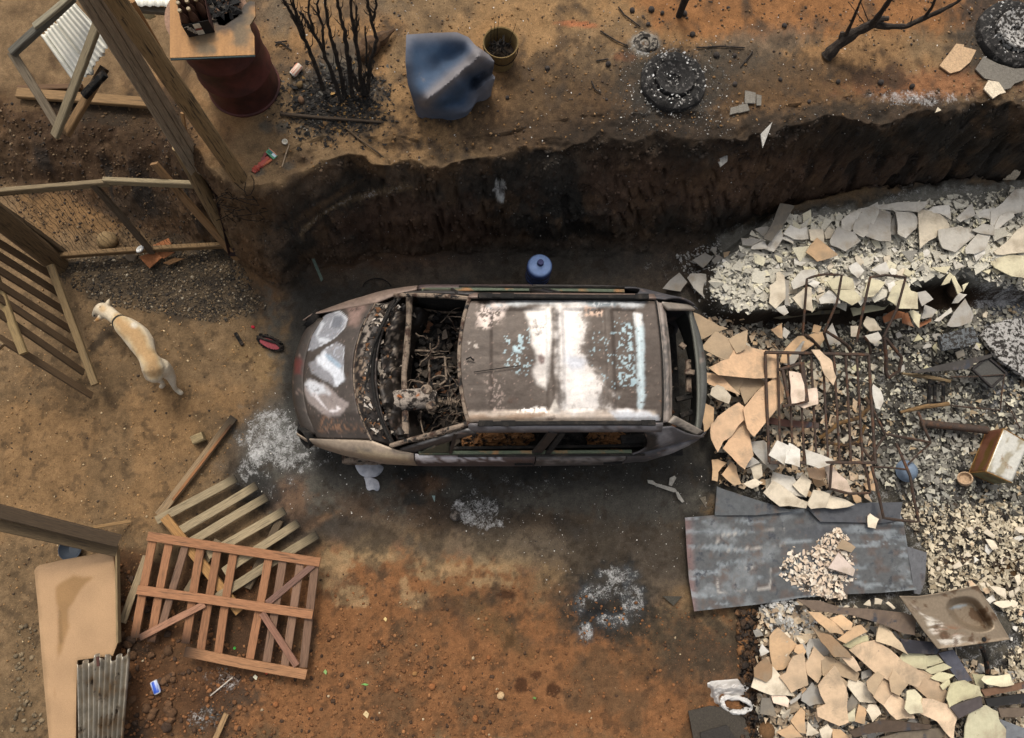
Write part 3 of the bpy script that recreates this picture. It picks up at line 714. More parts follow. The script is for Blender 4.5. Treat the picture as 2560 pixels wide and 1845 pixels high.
LH = [(c1([(155, 600), (165, 520), (240, 400), (330, 310), (420, 290), (480, 350), (470, 420), (380, 510), (205, 605)]), lin(146, 146, 150), 2.5, 4, 0), (c1([(155, 600), (165, 520), (240, 400), (330, 310), (420, 290), (480, 350), (470, 420), (380, 510), (205, 605)]), lin(196, 197, 200), -2.2, 4, 0), (c1([(345, 420), (375, 335), (440, 325), (462, 362), (428, 420), (372, 432)]), lin(190, 191, 196), -1.6, 2, 0), (c1([(290, 470), (330, 350), (420, 310), (476, 370), (400, 470), (320, 490)]), lin(180, 181, 186), -1.3, 2, 0),
      (c1([(240, 500), (350, 520), (330, 540), (260, 545), (235, 480), (280, 380), (300, 390), (260, 460)]), lin(206, 208, 212), 3, 3, 0),
      (c1([(350, 420), (380, 330), (440, 320), (465, 360), (430, 420), (370, 430)]), lin(120, 122, 128), 3, 3, 0),
      (c1([(170, 720), (260, 650), (300, 600), (400, 548), (460, 580), (455, 720), (450, 850), (405, 900), (300, 860), (200, 790)]), lin(142, 140, 142), 2.5, 5, 0), (c1([(300, 600), (400, 548), (460, 580), (455, 720), (450, 850), (405, 900)]), lin(200, 202, 206), -1.8, 3, 0), (c1([(385, 600), (430, 580), (445, 640), (410, 670), (380, 640)]), lin(170, 172, 178), -1.5, 2, 0),
      (c1([(225, 680), (300, 620), (340, 690), (400, 740), (450, 790), (445, 860), (400, 900), (370, 830), (330, 770), (250, 730)]), lin(214, 216, 220), 5, 9, 0),
      (c1([(300, 640), (350, 640), (440, 740), (420, 750), (330, 690)]), lin(160, 176, 190), 3, 5, 0),
      (c1([(130, 900), (180, 845), (300, 880), (400, 970), (500, 1040), (490, 1070), (430, 1150), (330, 1150), (200, 1060), (140, 980)]), lin(148, 136, 130), 3, 6, 0),
      (c1([(135, 890), (180, 850), (290, 885), (340, 960), (260, 970), (200, 960), (160, 930)]), lin(212, 212, 214), 6, 8, 0),
      (c1([(200, 960), (300, 1080), (370, 1120), (440, 1090), (400, 1060), (400, 1100), (330, 1090), (230, 960)]), lin(216, 208, 206), 2, 4, 0),
      (c1([(480, 250), (660, 180), (640, 260), (560, 400), (500, 400)]), lin(140, 116, 106), 10, 10, 0),
      (c1([(560, 200), (640, 190), (600, 280), (500, 290)]), lin(66, 54, 50), 5, 10, .5),
      (c1([(280, 1150), (480, 1200), (640, 1260), (260, 1260)]), lin(132, 100, 78), 10, 10, .5)]
panel('bonnet', hood, 70, 56, lin(76, 68, 62), LH)
def nose(a, b):
    s = (2 * a - 1) * .93; t = b
    u0 = uf(s); w = .605
    u = u0 - .14 * math.sin(min(1, t * 1.7) * math.pi / 2) + .03 * max(0, t - .6)
    return (u + .07 * abs(s) ** 6, CY + s * (w + .02 * t), .69 - .05 * t - .38 * t ** 2.2)
panel('front_bumper', nose, 40, 14, lin(64, 57, 51), [(c1([(60, 680), (110, 680), (110, 800), (60, 800)]), lin(96, 50, 44), 6, 8, 0)])
mb = MB(); mb.bar((-1.63, CY - .5, .42), (-1.63, CY + .5, .42), .22, .34)
mb.bar((-1.3, CY - .62, .45), (-1.3, CY + .62, .45), .5, .4)
build('engine_bay', mb, M_black, car)
# headlamp hollows at both front corners
for sg in (-1, 1):
    mb = MB(); mb.lathe([(0, -.06), (.07, -.05), (.1, 0), (.11, .05), (.09, .045), (.05, -.02), (0, -.03)], (-1.63, CY + sg * .575, .6), 16, axis=(-1, sg * .7, .5))
    build('headlamp_hollow', mb, M_black, car, smooth=True)

def side(name, sg, u0, u1, nu, base, layers, arch=None):
    """outer skin of one side between two lengths, from the bonnet edge or window line down to the sill"""
    def fn(a, b):
        u = u0 + (u1 - u0) * a; w = W(u); zz = zt(u)
        hw = .625 if u < -.98 else None
        if u < -.98:
            h = float(np.interp(u, [-1.7, -1.5, -1.0], [.60, .612, .645]))
        else:
            h = float(np.interp(u, [-.98, -.75, -.5, 1.4, 2.1], [.65, .74, .79, .79, .62]))
        h = min(h, w - .03)
        pts = [(h, zz), (h + (w - h) * .35, zz - .012), (h + (w - h) * .72, zz - .05), (w - .012, zz - .13), (w, zz - .24), (w - .002, .55), (w - .012, .42), (w - .04, .28), (w - .07, .2)]
        f = b * (len(pts) - 1); i = min(int(f), len(pts) - 2); f -= i
        v = pts[i][0] + (pts[i + 1][0] - pts[i][0]) * f; z = pts[i][1] + (pts[i + 1][1] - pts[i][1]) * f
        if arch:                                     # wheel opening cut up into the wing
            d = (u - arch) / .33
            if abs(d) < 1:
                top = .27 + .36 * math.sqrt(1 - d * d)
                z = max(z, min(top, zz - .2))
        return (u, CY + sg * v, z)
    return panel(name, fn, nu, 16, base, layers, solid=.01, flip=(sg > 0))
LF = [(c1([(200, 1260), (420, 1270), (400, 1320), (220, 1330)]), DG, 8, 8, 0), (c1([(455, 1385), (700, 1415), (715, 1425), (620, 1425), (470, 1395)]), lin(74, 74, 76), 2, 2, 0),
      (c1([(560, 1420), (990, 1460), (990, 1520), (640, 1490)]), lin(168, 150, 124), 6, 6, 0)]
LD = [(c1([(975, 1390), (1020, 1370), (1180, 1440), (1170, 1480), (1000, 1510), (980, 1450)]), lin(196, 190, 188), 4, 5, 0),
      (c1([(1050, 1490), (1700, 1470), (1766, 1490), (1766, 1510), (1100, 1520)]), lin(180, 176, 178), 3, 6, .44)]
LR = [(c2_([(0, 1480), (330, 1500), (300, 1540), (0, 1530)]), lin(170, 166, 168), 3, 6, .4), (c2_([(400, 1500), (900, 1480), (1200, 1460), (1180, 1500), (700, 1530), (400, 1530)]), lin(122, 118, 116), 4, 8, .42)]
LQ = [(c2_([(1220, 1230), (1400, 1240), (1450, 1330), (1350, 1400), (1260, 1300)]), lin(120, 118, 120), 8, 12, 0), (c2_([(1350, 1450), (1520, 1380), (1600, 1370), (1480, 1450), (1360, 1490)]), lin(134, 132, 134), 5, 9, 0)]
for sg in (-1, 1):
    side('front_wing', sg, -1.72, -.595, 40, TN if sg < 0 else lin(128, 110, 98), LF if sg < 0 else [], -1.17)
    side('front_door', sg, -.585, .50, 30, lin(84, 72, 70), LD if sg < 0 else [])
    side('rear_door', sg, .51, 1.33, 24, lin(80, 76, 74), LR if sg < 0 else [])
    side('rear_wing', sg, 1.34, 2.08, 30, lin(76, 74, 76), LQ if sg < 0 else [], 1.36)
    # door handles
    for u in (.32, 1.15):
        mb = MB(); mb.bar((u, CY + sg * .86, .79), (u + .17, CY + sg * .86, .79), .03, .035); build('door_handle', mb, M_black, car)
    # wheels: bare rims, the tyres have burnt away
    for u in (-1.17, 1.36):
        mb = MB(); mb.lathe([(.03, .0), (.07, .03), (.16, .05), (.19, .02), (.2, -.1), (.21, -.1), (.205, .07), (.185, .075), (.17, .06), (.08, .06), (.03, .05)], (u, CY + sg * .73, .2), 28, axis=(0, sg, 0))
        build('wheel_rim', mb, M_rustpale, car, smooth=True)
# roof with its pressed panels
def roof(a, b):
    s = 2 * b - 1; t = a
    u = uh(s) * (1 - t) + (1.565 + .02 * (1 - s * s)) * t; w = .548 - .006 * t
    z = 1.405 - .03 * s * s - .045 * (1 - t) ** 2.2 * .8 - .022 * max(0, t - .55) ** 2 * 4
    ins = 1 - sstep(.80, .86, abs(s))
    for u0, u1, h in ((.08, .60, -.012), (.71, 1.12, -.012), (1.15, 1.40, -.014)):
        k = sstep(u0, u0 + .035, u) * (1 - sstep(u1 - .035, u1, u)) * ins
        z += h * float(k)
    z += .010 * float(sstep(.62, .655, u) * (1 - sstep(.66, .70, u)) * ins)
    z -= .018 * math.exp(-((u - .53) / .14) ** 2 - ((s + .25) / .35) ** 2)   # heat sag
    z -= .012 * math.exp(-((u - 1.0) / .16) ** 2 - ((s + .1) / .4) ** 2)
    z -= .02 * float(sstep(.93, 1.0, abs(s))); z += .012 * (float(fbm(u, s, 3.1, 4, 3)) - .5) + .004 * (float(fbm(u, s, 12, 2, 2)) - .5)
    return (u, CY + s * w, z)
PATCH1 = c2_([(240, 290), (400, 240), (455, 240), (460, 480), (440, 640), (432, 800), (412, 925), (330, 880), (300, 800), (300, 760), (335, 700), (330, 650), (290, 560), (262, 360)])
PATCH2 = c2_([(505, 230), (700, 255), (735, 330), (720, 450), (705, 600), (760, 720), (840, 800), (880, 880), (960, 950), (860, 890), (820, 960), (830, 1020), (960, 1090), (760, 1105), (560, 1095), (548, 900), (520, 700), (512, 500)])
LROOF = [(c2_([(-400, 1130), (0, 1110), (500, 1100), (1300, 1100), (1320, 1190), (-400, 1185)]), lin(190, 174, 158), 8, 8, 0),
         (c2_([(-400, 1150), (200, 1130), (420, 1120), (300, 1170), (-400, 1180)]), lin(150, 128, 108), 6, 10, 0),
         (c2_([(900, 1100), (1220, 1100), (1320, 1140), (1320, 1190), (1000, 1180)]), lin(196, 196, 198), 6, 8, 0),
         (c2_([(430, 1120), (480, 1015), (520, 1120)]), lin(200, 190, 178), 4, 5, 0),
         (c2_([(-60, 240), (200, 190), (720, 185), (1220, 200), (1200, 250), (700, 250), (300, 225), (-60, 265)]), lin(176, 178, 178), 8, 10, 0),
         (c2_([(700, 205), (1000, 215), (1050, 260), (800, 250)]), lin(96, 104, 108), 6, 8, .45),
         (c1([(1600, 300), (1640, 245), (1766, 230), (1766, 330), (1650, 360), (1600, 420)]), lin(186, 170, 160), 14, 14, .42),
         (c2_([(-140, 300), (-100, 240), (60, 230), (100, 260), (0, 320), (-60, 420), (-130, 420)]), lin(188, 172, 162), 14, 16, .44),
         (PATCH1, lin(192, 184, 176), 7, 6, 0), (c2_([(300, 330), (420, 280), (440, 480), (420, 640), (380, 640), (330, 560)]), lin(212, 206, 199), 14, 8, 0), (PATCH2, lin(158, 148, 139), 22, 20, 0), (PATCH2, lin(190, 182, 175), 6, 20, .30), (c2_([(520, 250), (640, 270), (680, 400), (640, 620), (700, 760), (820, 860), (760, 960), (820, 1040), (760, 1090), (580, 1080), (560, 880), (530, 640)]), lin(212, 205, 198), 26, 14, 0),
         (c2_([(580, 640), (740, 690), (700, 760), (620, 760), (560, 700)]), lin(190, 190, 194), 14, 12, 0),
         (c2_([(340, 650), (370, 640), (400, 670), (395, 710), (365, 725), (345, 695)]), lin(120, 104, 98), 4, 3, 0),
         (c2_([(730, 260), (880, 280), (860, 340), (760, 320), (700, 360)]), lin(186, 158, 138), 5, 12, .42),
         (c2_([(740, 380), (1000, 360), (1000, 1000), (900, 900), (760, 720)]), BL * .9, 4, 10, .70),
         (c2_([(1000, 390), (1120, 390), (1150, 900), (1010, 915), (985, 800)]), BL, 4, 8, .52),
         (c2_([(1130, 310), (1190, 320), (1215, 600), (1222, 900), (1200, 1085), (1160, 1085), (1160, 900), (1140, 600)]), lin(170, 182, 184), 5, 6, .25),
         (c2_([(1130, 300), (1180, 310), (1195, 400), (1140, 420)]), lin(206, 200, 194), 5, 5, 0),
         (c2_([(60, 480), (280, 400), (300, 640), (280, 820), (180, 800), (80, 720)]), BL, 4, 14, .62),
         (c2_([(150, 520), (220, 530), (210, 630), (140, 620)]), BL * 1.05, 3, 12, .45),
         (c1([(1470, 540), (1560, 540), (1560, 640), (1480, 620)]), lin(160, 150, 140), 4, 8, .6),
         (c1([(1620, 820), (1766, 800), (1766, 1120), (1640, 1140)]), lin(140, 124, 114), 10, 12, .55),
         (c2_([(200, 1070), (430, 1080), (420, 1120), (180, 1110)]), lin(214, 206, 198), 4, 8, .4)]
panel('roof', roof, 150, 96, lin(80, 70, 62), LROOF, solid=.008)
mb = MB(); mb.tube([P(1185, 930, 1.40), P(1240, 922, 1.405), P(1302, 914, 1.41)], .004, 5); mb.tube([P(1166, 898, 1.40), P(1176, 893, 1.42), P(1185, 901, 1.40)], .008, 6)
build('aerial', mb, M_black, car)
# windscreen header, pillars and rails
def curve(f, n=14): return [Vector(f(2 * i / n - 1)) for i in range(n + 1)]
mb = MB(); mb.tube(curve(lambda s: (uh(s) - .012, CY + s * .555, 1.372 - .03 * s * s)), .017, 8); build('windscreen_header', mb, M_rustpale, car, smooth=True)
for sg in (-1, 1):
    mb = MB(); mb.col = (1, 1, 1)
    a = Vector((-.80, CY + sg * .705, .97)); b = Vector((-.42, CY + sg * .632, 1.2)); c = Vector((-.085, CY + sg * .557, 1.345))
    mb.tube([a, (a + b) / 2 + Vector((0, 0, .02)), b, (b + c) / 2 + Vector((0, 0, .015)), c], .022, 8)
    build('windscreen_pillar', mb, M_rustpale, car, smooth=True)
    def cant(p, q, sg=sg):
        u = -.1 + 1.68 * p
        return (u, CY + sg * (.562 + .062 * q), 1.365 - .075 * q - .03 * (p - .4) ** 2)
    panel('roof_side_rail', cant, 40, 3, lin(96, 92, 92) if sg < 0 else lin(120, 102, 92), [(c2_([(-80, 1215), (1300, 1210), (1300, 1240), (-80, 1245)]), lin(150, 148, 150), 3, 5, .35)] if sg < 0 else [], solid=.02, flip=sg > 0)
    def apil(p, q, sg=sg):                         # outer face of the front pillar
        u0, v0, z0 = -.72, .735, .955; u1, v1, z1 = -.1, .60, 1.33
        u = u0 + (u1 - u0) * p; z = z0 + (z1 - z0) * p; v = v0 + (v1 - v0) * p
        return (u + .10 * q * (1 - .3 * p), CY + sg * (v + .03 * q), z - .05 * q + .03 * math.sin(p * 3.14))
    panel('front_pillar', apil, 16, 3, lin(72, 68, 66), [(c1([(900, 1370), (1400, 1230), (1500, 1240), (1000, 1390)]), lin(130, 128, 126), 3, 6, .45)], solid=.02, flip=sg > 0)
    mb = MB(); mb.bar((-.02, CY + sg * .567, 1.385), (1.5, CY + sg * .565, 1.385), .036, .045)
    build('roof_rack_bar', mb, M_black, car)
    for u in (.06, .25, 1.45):
        mb = MB(); mb.bar((u - .07, CY + sg * .566, 1.404), (u + .05, CY + sg * .566, 1.404), .05, .022); build('rack_foot', mb, M_black, car)
    # pillars between the window openings
    for (ub, uu, w_) in ((.50, .63, .085), (-.27, -.21, .03)):
        mb = MB(); mb.col = lin(52, 48, 46); mb.bar((ub, CY + sg * .785, .93), (uu, CY + sg * .628, 1.29), w_, .03, up=(0, sg * .9, .4)); build('door_pillar', mb, M_body, car)
    mb = MB(); mb.bar((.60, CY + sg * .797, .93), (.715, CY + sg * .637, 1.285), .05, .02, up=(0, sg * .9, .4)); mb.col = lin(60, 56, 54); build('door_pillar', mb, M_black, car)
    mb = MB(); mb.bar((-.55, CY + sg * .77, .955), (1.38, CY + sg * .77, .955), .035, .03); build('window_sill', mb, M_grn, car)
    mb = MB(); mb.bar((-.2, CY + sg * .80, .958), (1.5, CY + sg * .80, .968), .02, .02); build('sill_edge', mb, M_black, car)
    def dpil(p, q, sg=sg):                         # rear quarter: from the end of the window to the tail
        top = (1.40 + .28 * q, .60 - .02 * q, 1.30 - .02 * q)
        bot = (1.36 + .70 * q, .80 - .17 * q, .955)
        k = p
        u = top[0] + (bot[0] - top[0]) * k; v = top[1] + (bot[1] - top[1]) * k; z = top[2] + (bot[2] - top[2]) * k
        u += .10 * math.sin(k * math.pi) * (1 - q)
        return (u, CY + sg * (v + .03 * math.sin(k * math.pi)), z + .03 * math.sin(k * math.pi) * q)
    panel('rear_quarter', dpil, 16, 16, lin(82, 80, 82), LQ + [(c2_([(1180, 1260), (1320, 1300), (1330, 1450), (1230, 1480), (1200, 1340)]), DG * .6, 5, 8, 0)], solid=.015, flip=sg < 0)
    def qg(p, q, sg=sg):
        return (-.55 + .28 * p, CY + sg * (.775 - .12 * q * p), .96 + .25 * q * p)
    panel('quarter_panel', qg, 6, 6, lin(78, 80, 66), [], solid=.01, flip=sg > 0)
# tailgate frame
def hatch(a, b):
    s = 2 * a - 1; t = b
    return (1.588 + .10 * t + .02 * (1 - s * s), CY + s * (.552 - .02 * t), 1.352 - .03 * s * s - .10 * t - .012 * math.sin(t * 9))
panel('tailgate_top', hatch, 40, 8, lin(150, 138, 128), [(c2_([(1310, 400), (1420, 380), (1430, 1100), (1330, 1100)]), lin(110, 104, 98), 4, 8, .4)], solid=.015)
mb = MB(); mb.tube(curve(lambda s: (1.577 + .02 * (1 - s * s), CY + s * .55, 1.362 - .03 * s * s)), .012, 6); build('tailgate_gap', mb, M_black, car)
for sg in (-1, 1):
    def hs_(p, q, sg=sg):
        return (1.64 + .34 * p + .07 * q, CY + sg * (.545 + .075 * p - .06 * q * (1 - .3 * p)), 1.29 - .31 * p - .02 * q)
    panel('tailgate_side', hs_, 14, 5, lin(150, 140, 128), [(c2_([(1430, 1150), (1600, 1250), (1580, 1300), (1400, 1200)]), lin(100, 94, 88), 3, 8, .45)], solid=.03, flip=sg > 0)
mb = MB(); mb.col = lin(90, 90, 82); mb.tube(curve(lambda s: (2.045 - .05 * s * s, CY + s * .60, .955)), .02, 8); build('tailgate_lower_edge', mb, M_body, car, smooth=True)
def bump(a, b):
    s = 2 * a - 1
    return (2.15 - .13 * s * s + .02 * math.sin(b * 3), CY + s * .66, .90 - .5 * b) if b > .12 else (2.07 - .12 * s * s + .08 * b / .12, CY + s * .63, .93 - .03 * b / .12)
panel('rear_bumper', bump, 30, 10, lin(70, 70, 66), [], solid=.015)
# ---- inside
mb = MB(); mb.bar((-1.05, CY, .26), (2.05, CY, .26), 1.5, .06); build('floor_pan', mb, M_black, car)
for sg in (-1, 1):
    mb = MB(); mb.bar((-.6, CY + sg * .73, .58), (1.9, CY + sg * .70, .58), .03, .66); build('inner_door_skin', mb, M_black, car)
def cowl(a, b):
    s = 2 * a - 1; t = b
    u = ur(s) + .004 + (uw(s) - ur(s)) * t; w = .645 + .06 * t
    return (u, CY + s * w, .955 - .05 * math.sin(t * 3.14) - .05 * abs(s) ** 3 + .016 * (fbm(u, s, 14, 2, 3) - .5))
panel('scuttle', cowl, 60, 14, lin(46, 40, 36), [(c1([(640, 280), (720, 260), (620, 640), (570, 660)]), lin(160, 146, 132), 5, 10, .42), (c1([(540, 660), (640, 660), (620, 1150), (560, 1150)]), lin(140, 120, 100), 5, 10, .55), (c1([(700, 180), (900, 160), (880, 260), (760, 380), (700, 300)]), lin(156, 144, 130), 5, 12, .45)], solid=.02)
mb = MB(); mb.tube(curve(lambda s: (ur(s) + .008, CY + s * .645, .965 - .05 * abs(s) ** 3)), .009, 6); build('bonnet_hinge_edge', mb, M_rustpale, car, smooth=True)
mb = MB(); mb.tube(curve(lambda s: (uw(s) - .03, CY + s * .68, .975 - .03 * s * s)), .016, 6); mb.tube([P(912, 970, .99), P(935, 860, 1.0), P(975, 775, 1.0), P(1005, 742, 1.0)], .009, 6)
build('wiper_rail', mb, M_black, car, smooth=True)
def dash(a, b):
    s = 2 * a - 1
    u = uw(s) + .02 + .26 * b; h = float(fbm(u * 1.0, s * .8, 9, 3, 4) - .5) * 1.5
    return (u, CY + s * .66, .90 - .30 * b * b + h * .16 - .10 * sstep(.3, .9, s) * b)
panel('dashboard', dash, 60, 20, lin(40, 35, 31), [(c1([(620, 400), (900, 180), (900, 900), (700, 950)]), lin(120, 108, 96), 6, 14, .60), (c1([(700, 900), (850, 1100), (860, 1330), (760, 1320)]), lin(130, 118, 106), 6, 12, .5)], solid=.02)
mb = MB(); mb.tube([P(1024, 742, .86), P(1022, 800, .86), P(1016, 880, .84), P(1010, 935, .82), P(1012, 1000, .82), P(1014, 1086, .84)], [.035, .028, .032, .026, .03, .036], 10)
build('dashboard_beam', mb, M_rustpale, car, smooth=True)
# steering box lump
mb = MB(); mb.tube([P(955, 1000, .80), P(985, 1002, .82), P(1020, 1000, .82), P(1060, 996, .83), P(1085, 1000, .82), P(1092, 1002, .8)], [.05, .10, .105, .10, .09, .03], 14)
for i in range(len(mb.v)):
    x, y, z = mb.v[i]; h = float(fbm(x, y + z, 22, 1, 3) - .5) * .05; mb.v[i] = (x + h, y + h * .7, z + h)
build('heater_unit', mb, mat('heater_crust', lin(150, 138, 126), c2=lin(40, 34, 30), s2=13, lo=.48, hi=.58, rough=.9, var=.4, scale=50, bump=.6, c3=lin(150, 90, 50), s3=9, lo3=.6, hi3=.68), car, smooth=True)
mb = MB()
for (x, y, r) in ((1066, 975, .055), (1078, 1015, .05)): mb.lathe([(0, .03), (r * .6, .028), (r, 0), (r, -.05), (0, -.06)], P(x, y, .90), 16)
build('heater_cap', mb, M_rustpale, car, smooth=True)
mb = MB(); co = [P(1092 + 48 * i / 40 + 0, 1003 + 9 * math.sin(i * 1.3), .78 + .03 * math.cos(i * 1.3)) for i in range(41)]
mb.tube(co, .007, 5); mb.tube([P(1090, 1003, .78), P(1145, 1005, .74)], .012, 6); build('steering_column', mb, M_rustpale, car)
# seat frames
def rectframe(px, r, z): return [P(x, y, z if not isinstance(z, (list, tuple)) else z[i]) for i, (x, y) in enumerate(px)]
for poly, z in (([(1030, 876), (1080, 878)], .62), ([(1026, 950), (1060, 958), (1100, 962), (1118, 950)], .6), ([(1075, 895), (1112, 892), (1116, 950)], .62), ([(1072, 895), (1074, 955)], .58), ([(1040, 770), (1100, 780), (1164, 782)], .55), ([(1150, 880), (1152, 1000)], .5), ([(1080, 1040), (1150, 1060)], .5)):
    mb = MB(); mb.tube([P(x, y, z) for x, y in poly], .012, 6); build('seat_frame', mb, M_rustpale, car)
for (x, y, w, l, z) in ((1095, 925, .14, .20, .50), (1060, 820, .42, .5, .46), (1075, 1010, .4, .5, .42)):
    mb = MB(); mb.grid(lambda a, b: P(x, y, z) + Vector(((a - .5) * w, (b - .5) * l, .1 * float(fbm(a * w + x, b * l + y, 14, 2, 4)))), 14, 14); build('seat_springs', mb, M_black, car, solid=.02)
# litter on the floor: curled scraps of trim
N = 2200
uu = np.where(RS.rand(N) < .65, RS.uniform(-.64, .1, N), RS.uniform(.1, 1.95, N)); vv = RS.uniform(-.64, .64, N)
pos = np.stack([uu, CY + vv, .31 + .30 * RS.rand(N)], 1)
pal = np.array([lin(30, 27, 25), lin(44, 38, 33), lin(66, 58, 50), lin(110, 98, 86), lin(92, 62, 42), lin(24, 22, 22)])
pick = RS.choice(6, N, p=[.28, .26, .22, .09, .06, .09])
Vc, Tc, Cc = chips(N, pos, RS.uniform(.012, .06, N), RS.uniform(.0, .9, N), pal[pick])
mb = MB(); mb.add(Vc, Tc.tolist(), Cc); tag(build('trim_scraps', mb, mat('trim_scrap', rough=.9, var=.4, scale=60, bump=.3), car), kind='stuff')
# scraps on dash and scuttle
N = 420
ss = RS.uniform(-.95, .95, N); t_ = RS.uniform(0, 1.8, N)
uu = np.array([ur(s) + (uw(s) - ur(s)) * t for s, t in zip(ss, t_)])
pos = np.stack([uu, CY + ss * .66, np.where(t_ < 1, .935 - .03 * np.sin(t_ * 3.1), .93 - .25 * (t_ - 1))], 1)
pal2 = np.array([lin(28, 25, 23), lin(60, 50, 42), lin(150, 138, 124), lin(120, 84, 56), lin(186, 176, 164)])
Vc, Tc, Cc = chips(N, pos, RS.uniform(.012, .05, N), RS.uniform(0, .7, N), pal2[RS.choice(5, N, p=[.4, .26, .14, .1, .1])])
mb = MB(); mb.add(Vc, Tc.tolist(), Cc); tag(build('dash_scraps', mb, bpy.data.materials['trim_scrap'], car), kind='stuff')
mb = MB()
for k in range(70):                                # loose wires and springs
    a = Vector((rnd.uniform(-.66, .05), CY + rnd.uniform(-.58, .6), rnd.uniform(.45, .78))); pts = [a]
    d = Vector((rnd.uniform(-1, 1), rnd.uniform(-1, 1), 0)).normalized()
    for i in range(6): d = (d + Vector((rnd.uniform(-.6, .6), rnd.uniform(-.6, .6), rnd.uniform(-.3, .3)))).normalized(); pts.append(pts[-1] + d * .045)
    mb.col = (1, 1, 1); mb.tube(pts, rnd.uniform(.003, .007), 4)
tag(build('loose_wires', mb, M_rustpale, car), kind='stuff')
# rear seat remains seen through the side windows
def lump(name, c, sx, sy, sz, m, amp=.35, fr=9, k=1):
    mb = MB(); nu, nv = 22, 14
    def fn(a, b):
        th = a * 2 * math.pi; ph = b * math.pi
        d = Vector((math.cos(th) * math.sin(ph), math.sin(th) * math.sin(ph), math.cos(ph)))
        r = 1 + amp * float(fbm(d.x * .5 + k, d.y * .5 + d.z * .8, fr, k, 4) - .5) * 2
        return Vector(c) + Vector((d.x * sx * r, d.y * sy * r, d.z * sz * r))
    mb.grid(fn, nu, nv, flip=True)
    return build(name, mb, m, car, smooth=False)
lump('rear_seat_foam', P(1515, 1104, .66), .20, .12, .16, M_orange, .5, 9, 2)
lump('rear_seat_foam', P(1425, 1106, .62), .14, .12, .12, M_black, .5, 9, 4)
lump('front_seat_foam', P(1260, 1094, .60), .26, .09, .12, M_orange, .5, 9, 5)
lump('front_seat_foam', P(1190, 1100, .58), .14, .1, .12, M_orange, .5, 9, 6)
mb = MB(); mb.bar((1.30, CY - .66, .9), (1.75, CY - .62, .93), .09, .06); build('parcel_shelf_bracket', mb, M_black, car)
for (x0, y0, x1, y1, z) in ((1700, 860, 1712, 870, .8), (1712, 930, 1735, 932, .82), (1720, 900, 1722, 980, .75), (1690, 1000, 1728, 990, .7), (1700, 1040, 1730, 1030, .7)):
    mb = MB(); mb.bar(P(x0, y0, z), P(x1, y1, z), .05, .05); build('tailgate_lock_part', mb, M_rustpale if rnd.random() < .5 else M_black, car)
# ------------------------------------------------------------------ timber, fence, pallets on the near-yard side
M_wood = mat('weathered_wood', (1, 1, 1), rough=.85, var=.45, scale=9, bump=.25, bscale=14, wood=True, rndv=.12, c2=lin(60, 50, 40), s2=3, lo=.56, hi=.72)
M_log = mat('bark_stripped_log', (1, 1, 1), c2=lin(46, 38, 28), s2=4, lo=.5, hi=.66, rough=.9, var=.4, scale=9, bump=.4, wood=True, rndv=.05)
M_char = mat('charred_wood', lin(40, 35, 31), c2=lin(74, 64, 54), s2=20, lo=.5, hi=.7, rough=.9, var=.5, scale=60, bump=.6)
M_sheet = mat('white_roof_sheet', (1, 1, 1), c2=lin(150, 132, 100), s2=5, lo=.62, hi=.75, rough=.5, var=.08, scale=30, bump=.05)
M_chip = mat('chipboard', (1, 1, 1), rough=.85, var=.2, scale=140, bump=.12)
M_galv = mat('galvanised_sheet', (1, 1, 1), c2=lin(110, 88, 62), s2=5, lo=.5, hi=.66, rough=.45, metal=.5, var=.3, scale=20, bump=.1, c3=lin(60, 50, 42), s3=11, lo3=.6, hi3=.68)
M_barrel = mat('rusty_drum', lin(84, 44, 38), c2=lin(50, 28, 25), s2=4, lo=.42, hi=.66, rough=.6, metal=.1, var=.2, scale=14, bump=.12, c3=lin(104, 72, 56), s3=30, lo3=.7, hi3=.76)
M_plain = mat('plain_paint', (1, 1, 1), rough=.5, var=.14, scale=50, bump=.06)
M_matte = mat('matte_solid', (1, 1, 1), rough=.9, var=.3, scale=50, bump=.25)
M_stone = mat('broken_stone', (1, 1, 1), rough=.95, var=.35, scale=60, bump=.5, rndv=.12)
M_wire = mat('wire', lin(70, 60, 48), rough=.6, metal=.4, var=.3, bump=0)
GREYW = lin(126, 112, 92); BRNW = lin(118, 92, 62); DKW = lin(86, 72, 54); REDW = lin(140, 98, 68); ORW = lin(158, 112, 68)
def cj(c, a=.12):
    k = 1 + (rnd.random() - .5) * 2 * a; return tuple(x * k for x in c)
def bar1(name, p0, p1, w, t, col, m=None, up=(0, 0, 1), **kw):
    """one timber as an object"""
    lab = {k: kw.pop(k) for k in ('parent', 'label', 'cat', 'group') if k in kw}
    mb = MB(); mb.col = cj(col, .06); mb.bar(p0, p1, w, t, up=up, **kw)
    return build(name, mb, m or M_wood, **lab)
def knobbly(pts, r, n=10, amp=.12, k=0, sub=4):
    """sub-divided rough tube points and radii"""
    q = []; rr = []
    pts = [Vector(p) for p in pts]; rads = r if isinstance(r, (list, tuple)) else [r] * len(pts)
    for i in range(len(pts) - 1):
        for j in range(sub):
            f = j / sub; q.append(pts[i].lerp(pts[i + 1], f)); rr.append((rads[i] * (1 - f) + rads[i + 1] * f) * (1 + amp * (rnd.random() * 2 - 1)))
    q.append(pts[-1]); rr.append(rads[-1])
    return q, rr
# the tall round post at the lip of the cut
g0 = ghit(600, 447)
b0 = Vector((g0.x, g0.y, g0.z - .15)); t0 = Vector(P(286, -6, 3.55)); t0 = t0 + (t0 - b0) * .12
q, rr = knobbly([b0, b0.lerp(t0, .35), b0.lerp(t0, .7), t0], [.066, .068, .066, .064], amp=.03)
mb = MB(); mb.col = lin(128, 104, 70); mb.tube(q, rr, 16)
build('timber_post', mb, M_log, label='tall round timber post with dark knots at the lip of the dug bank', cat='post', smooth=True)
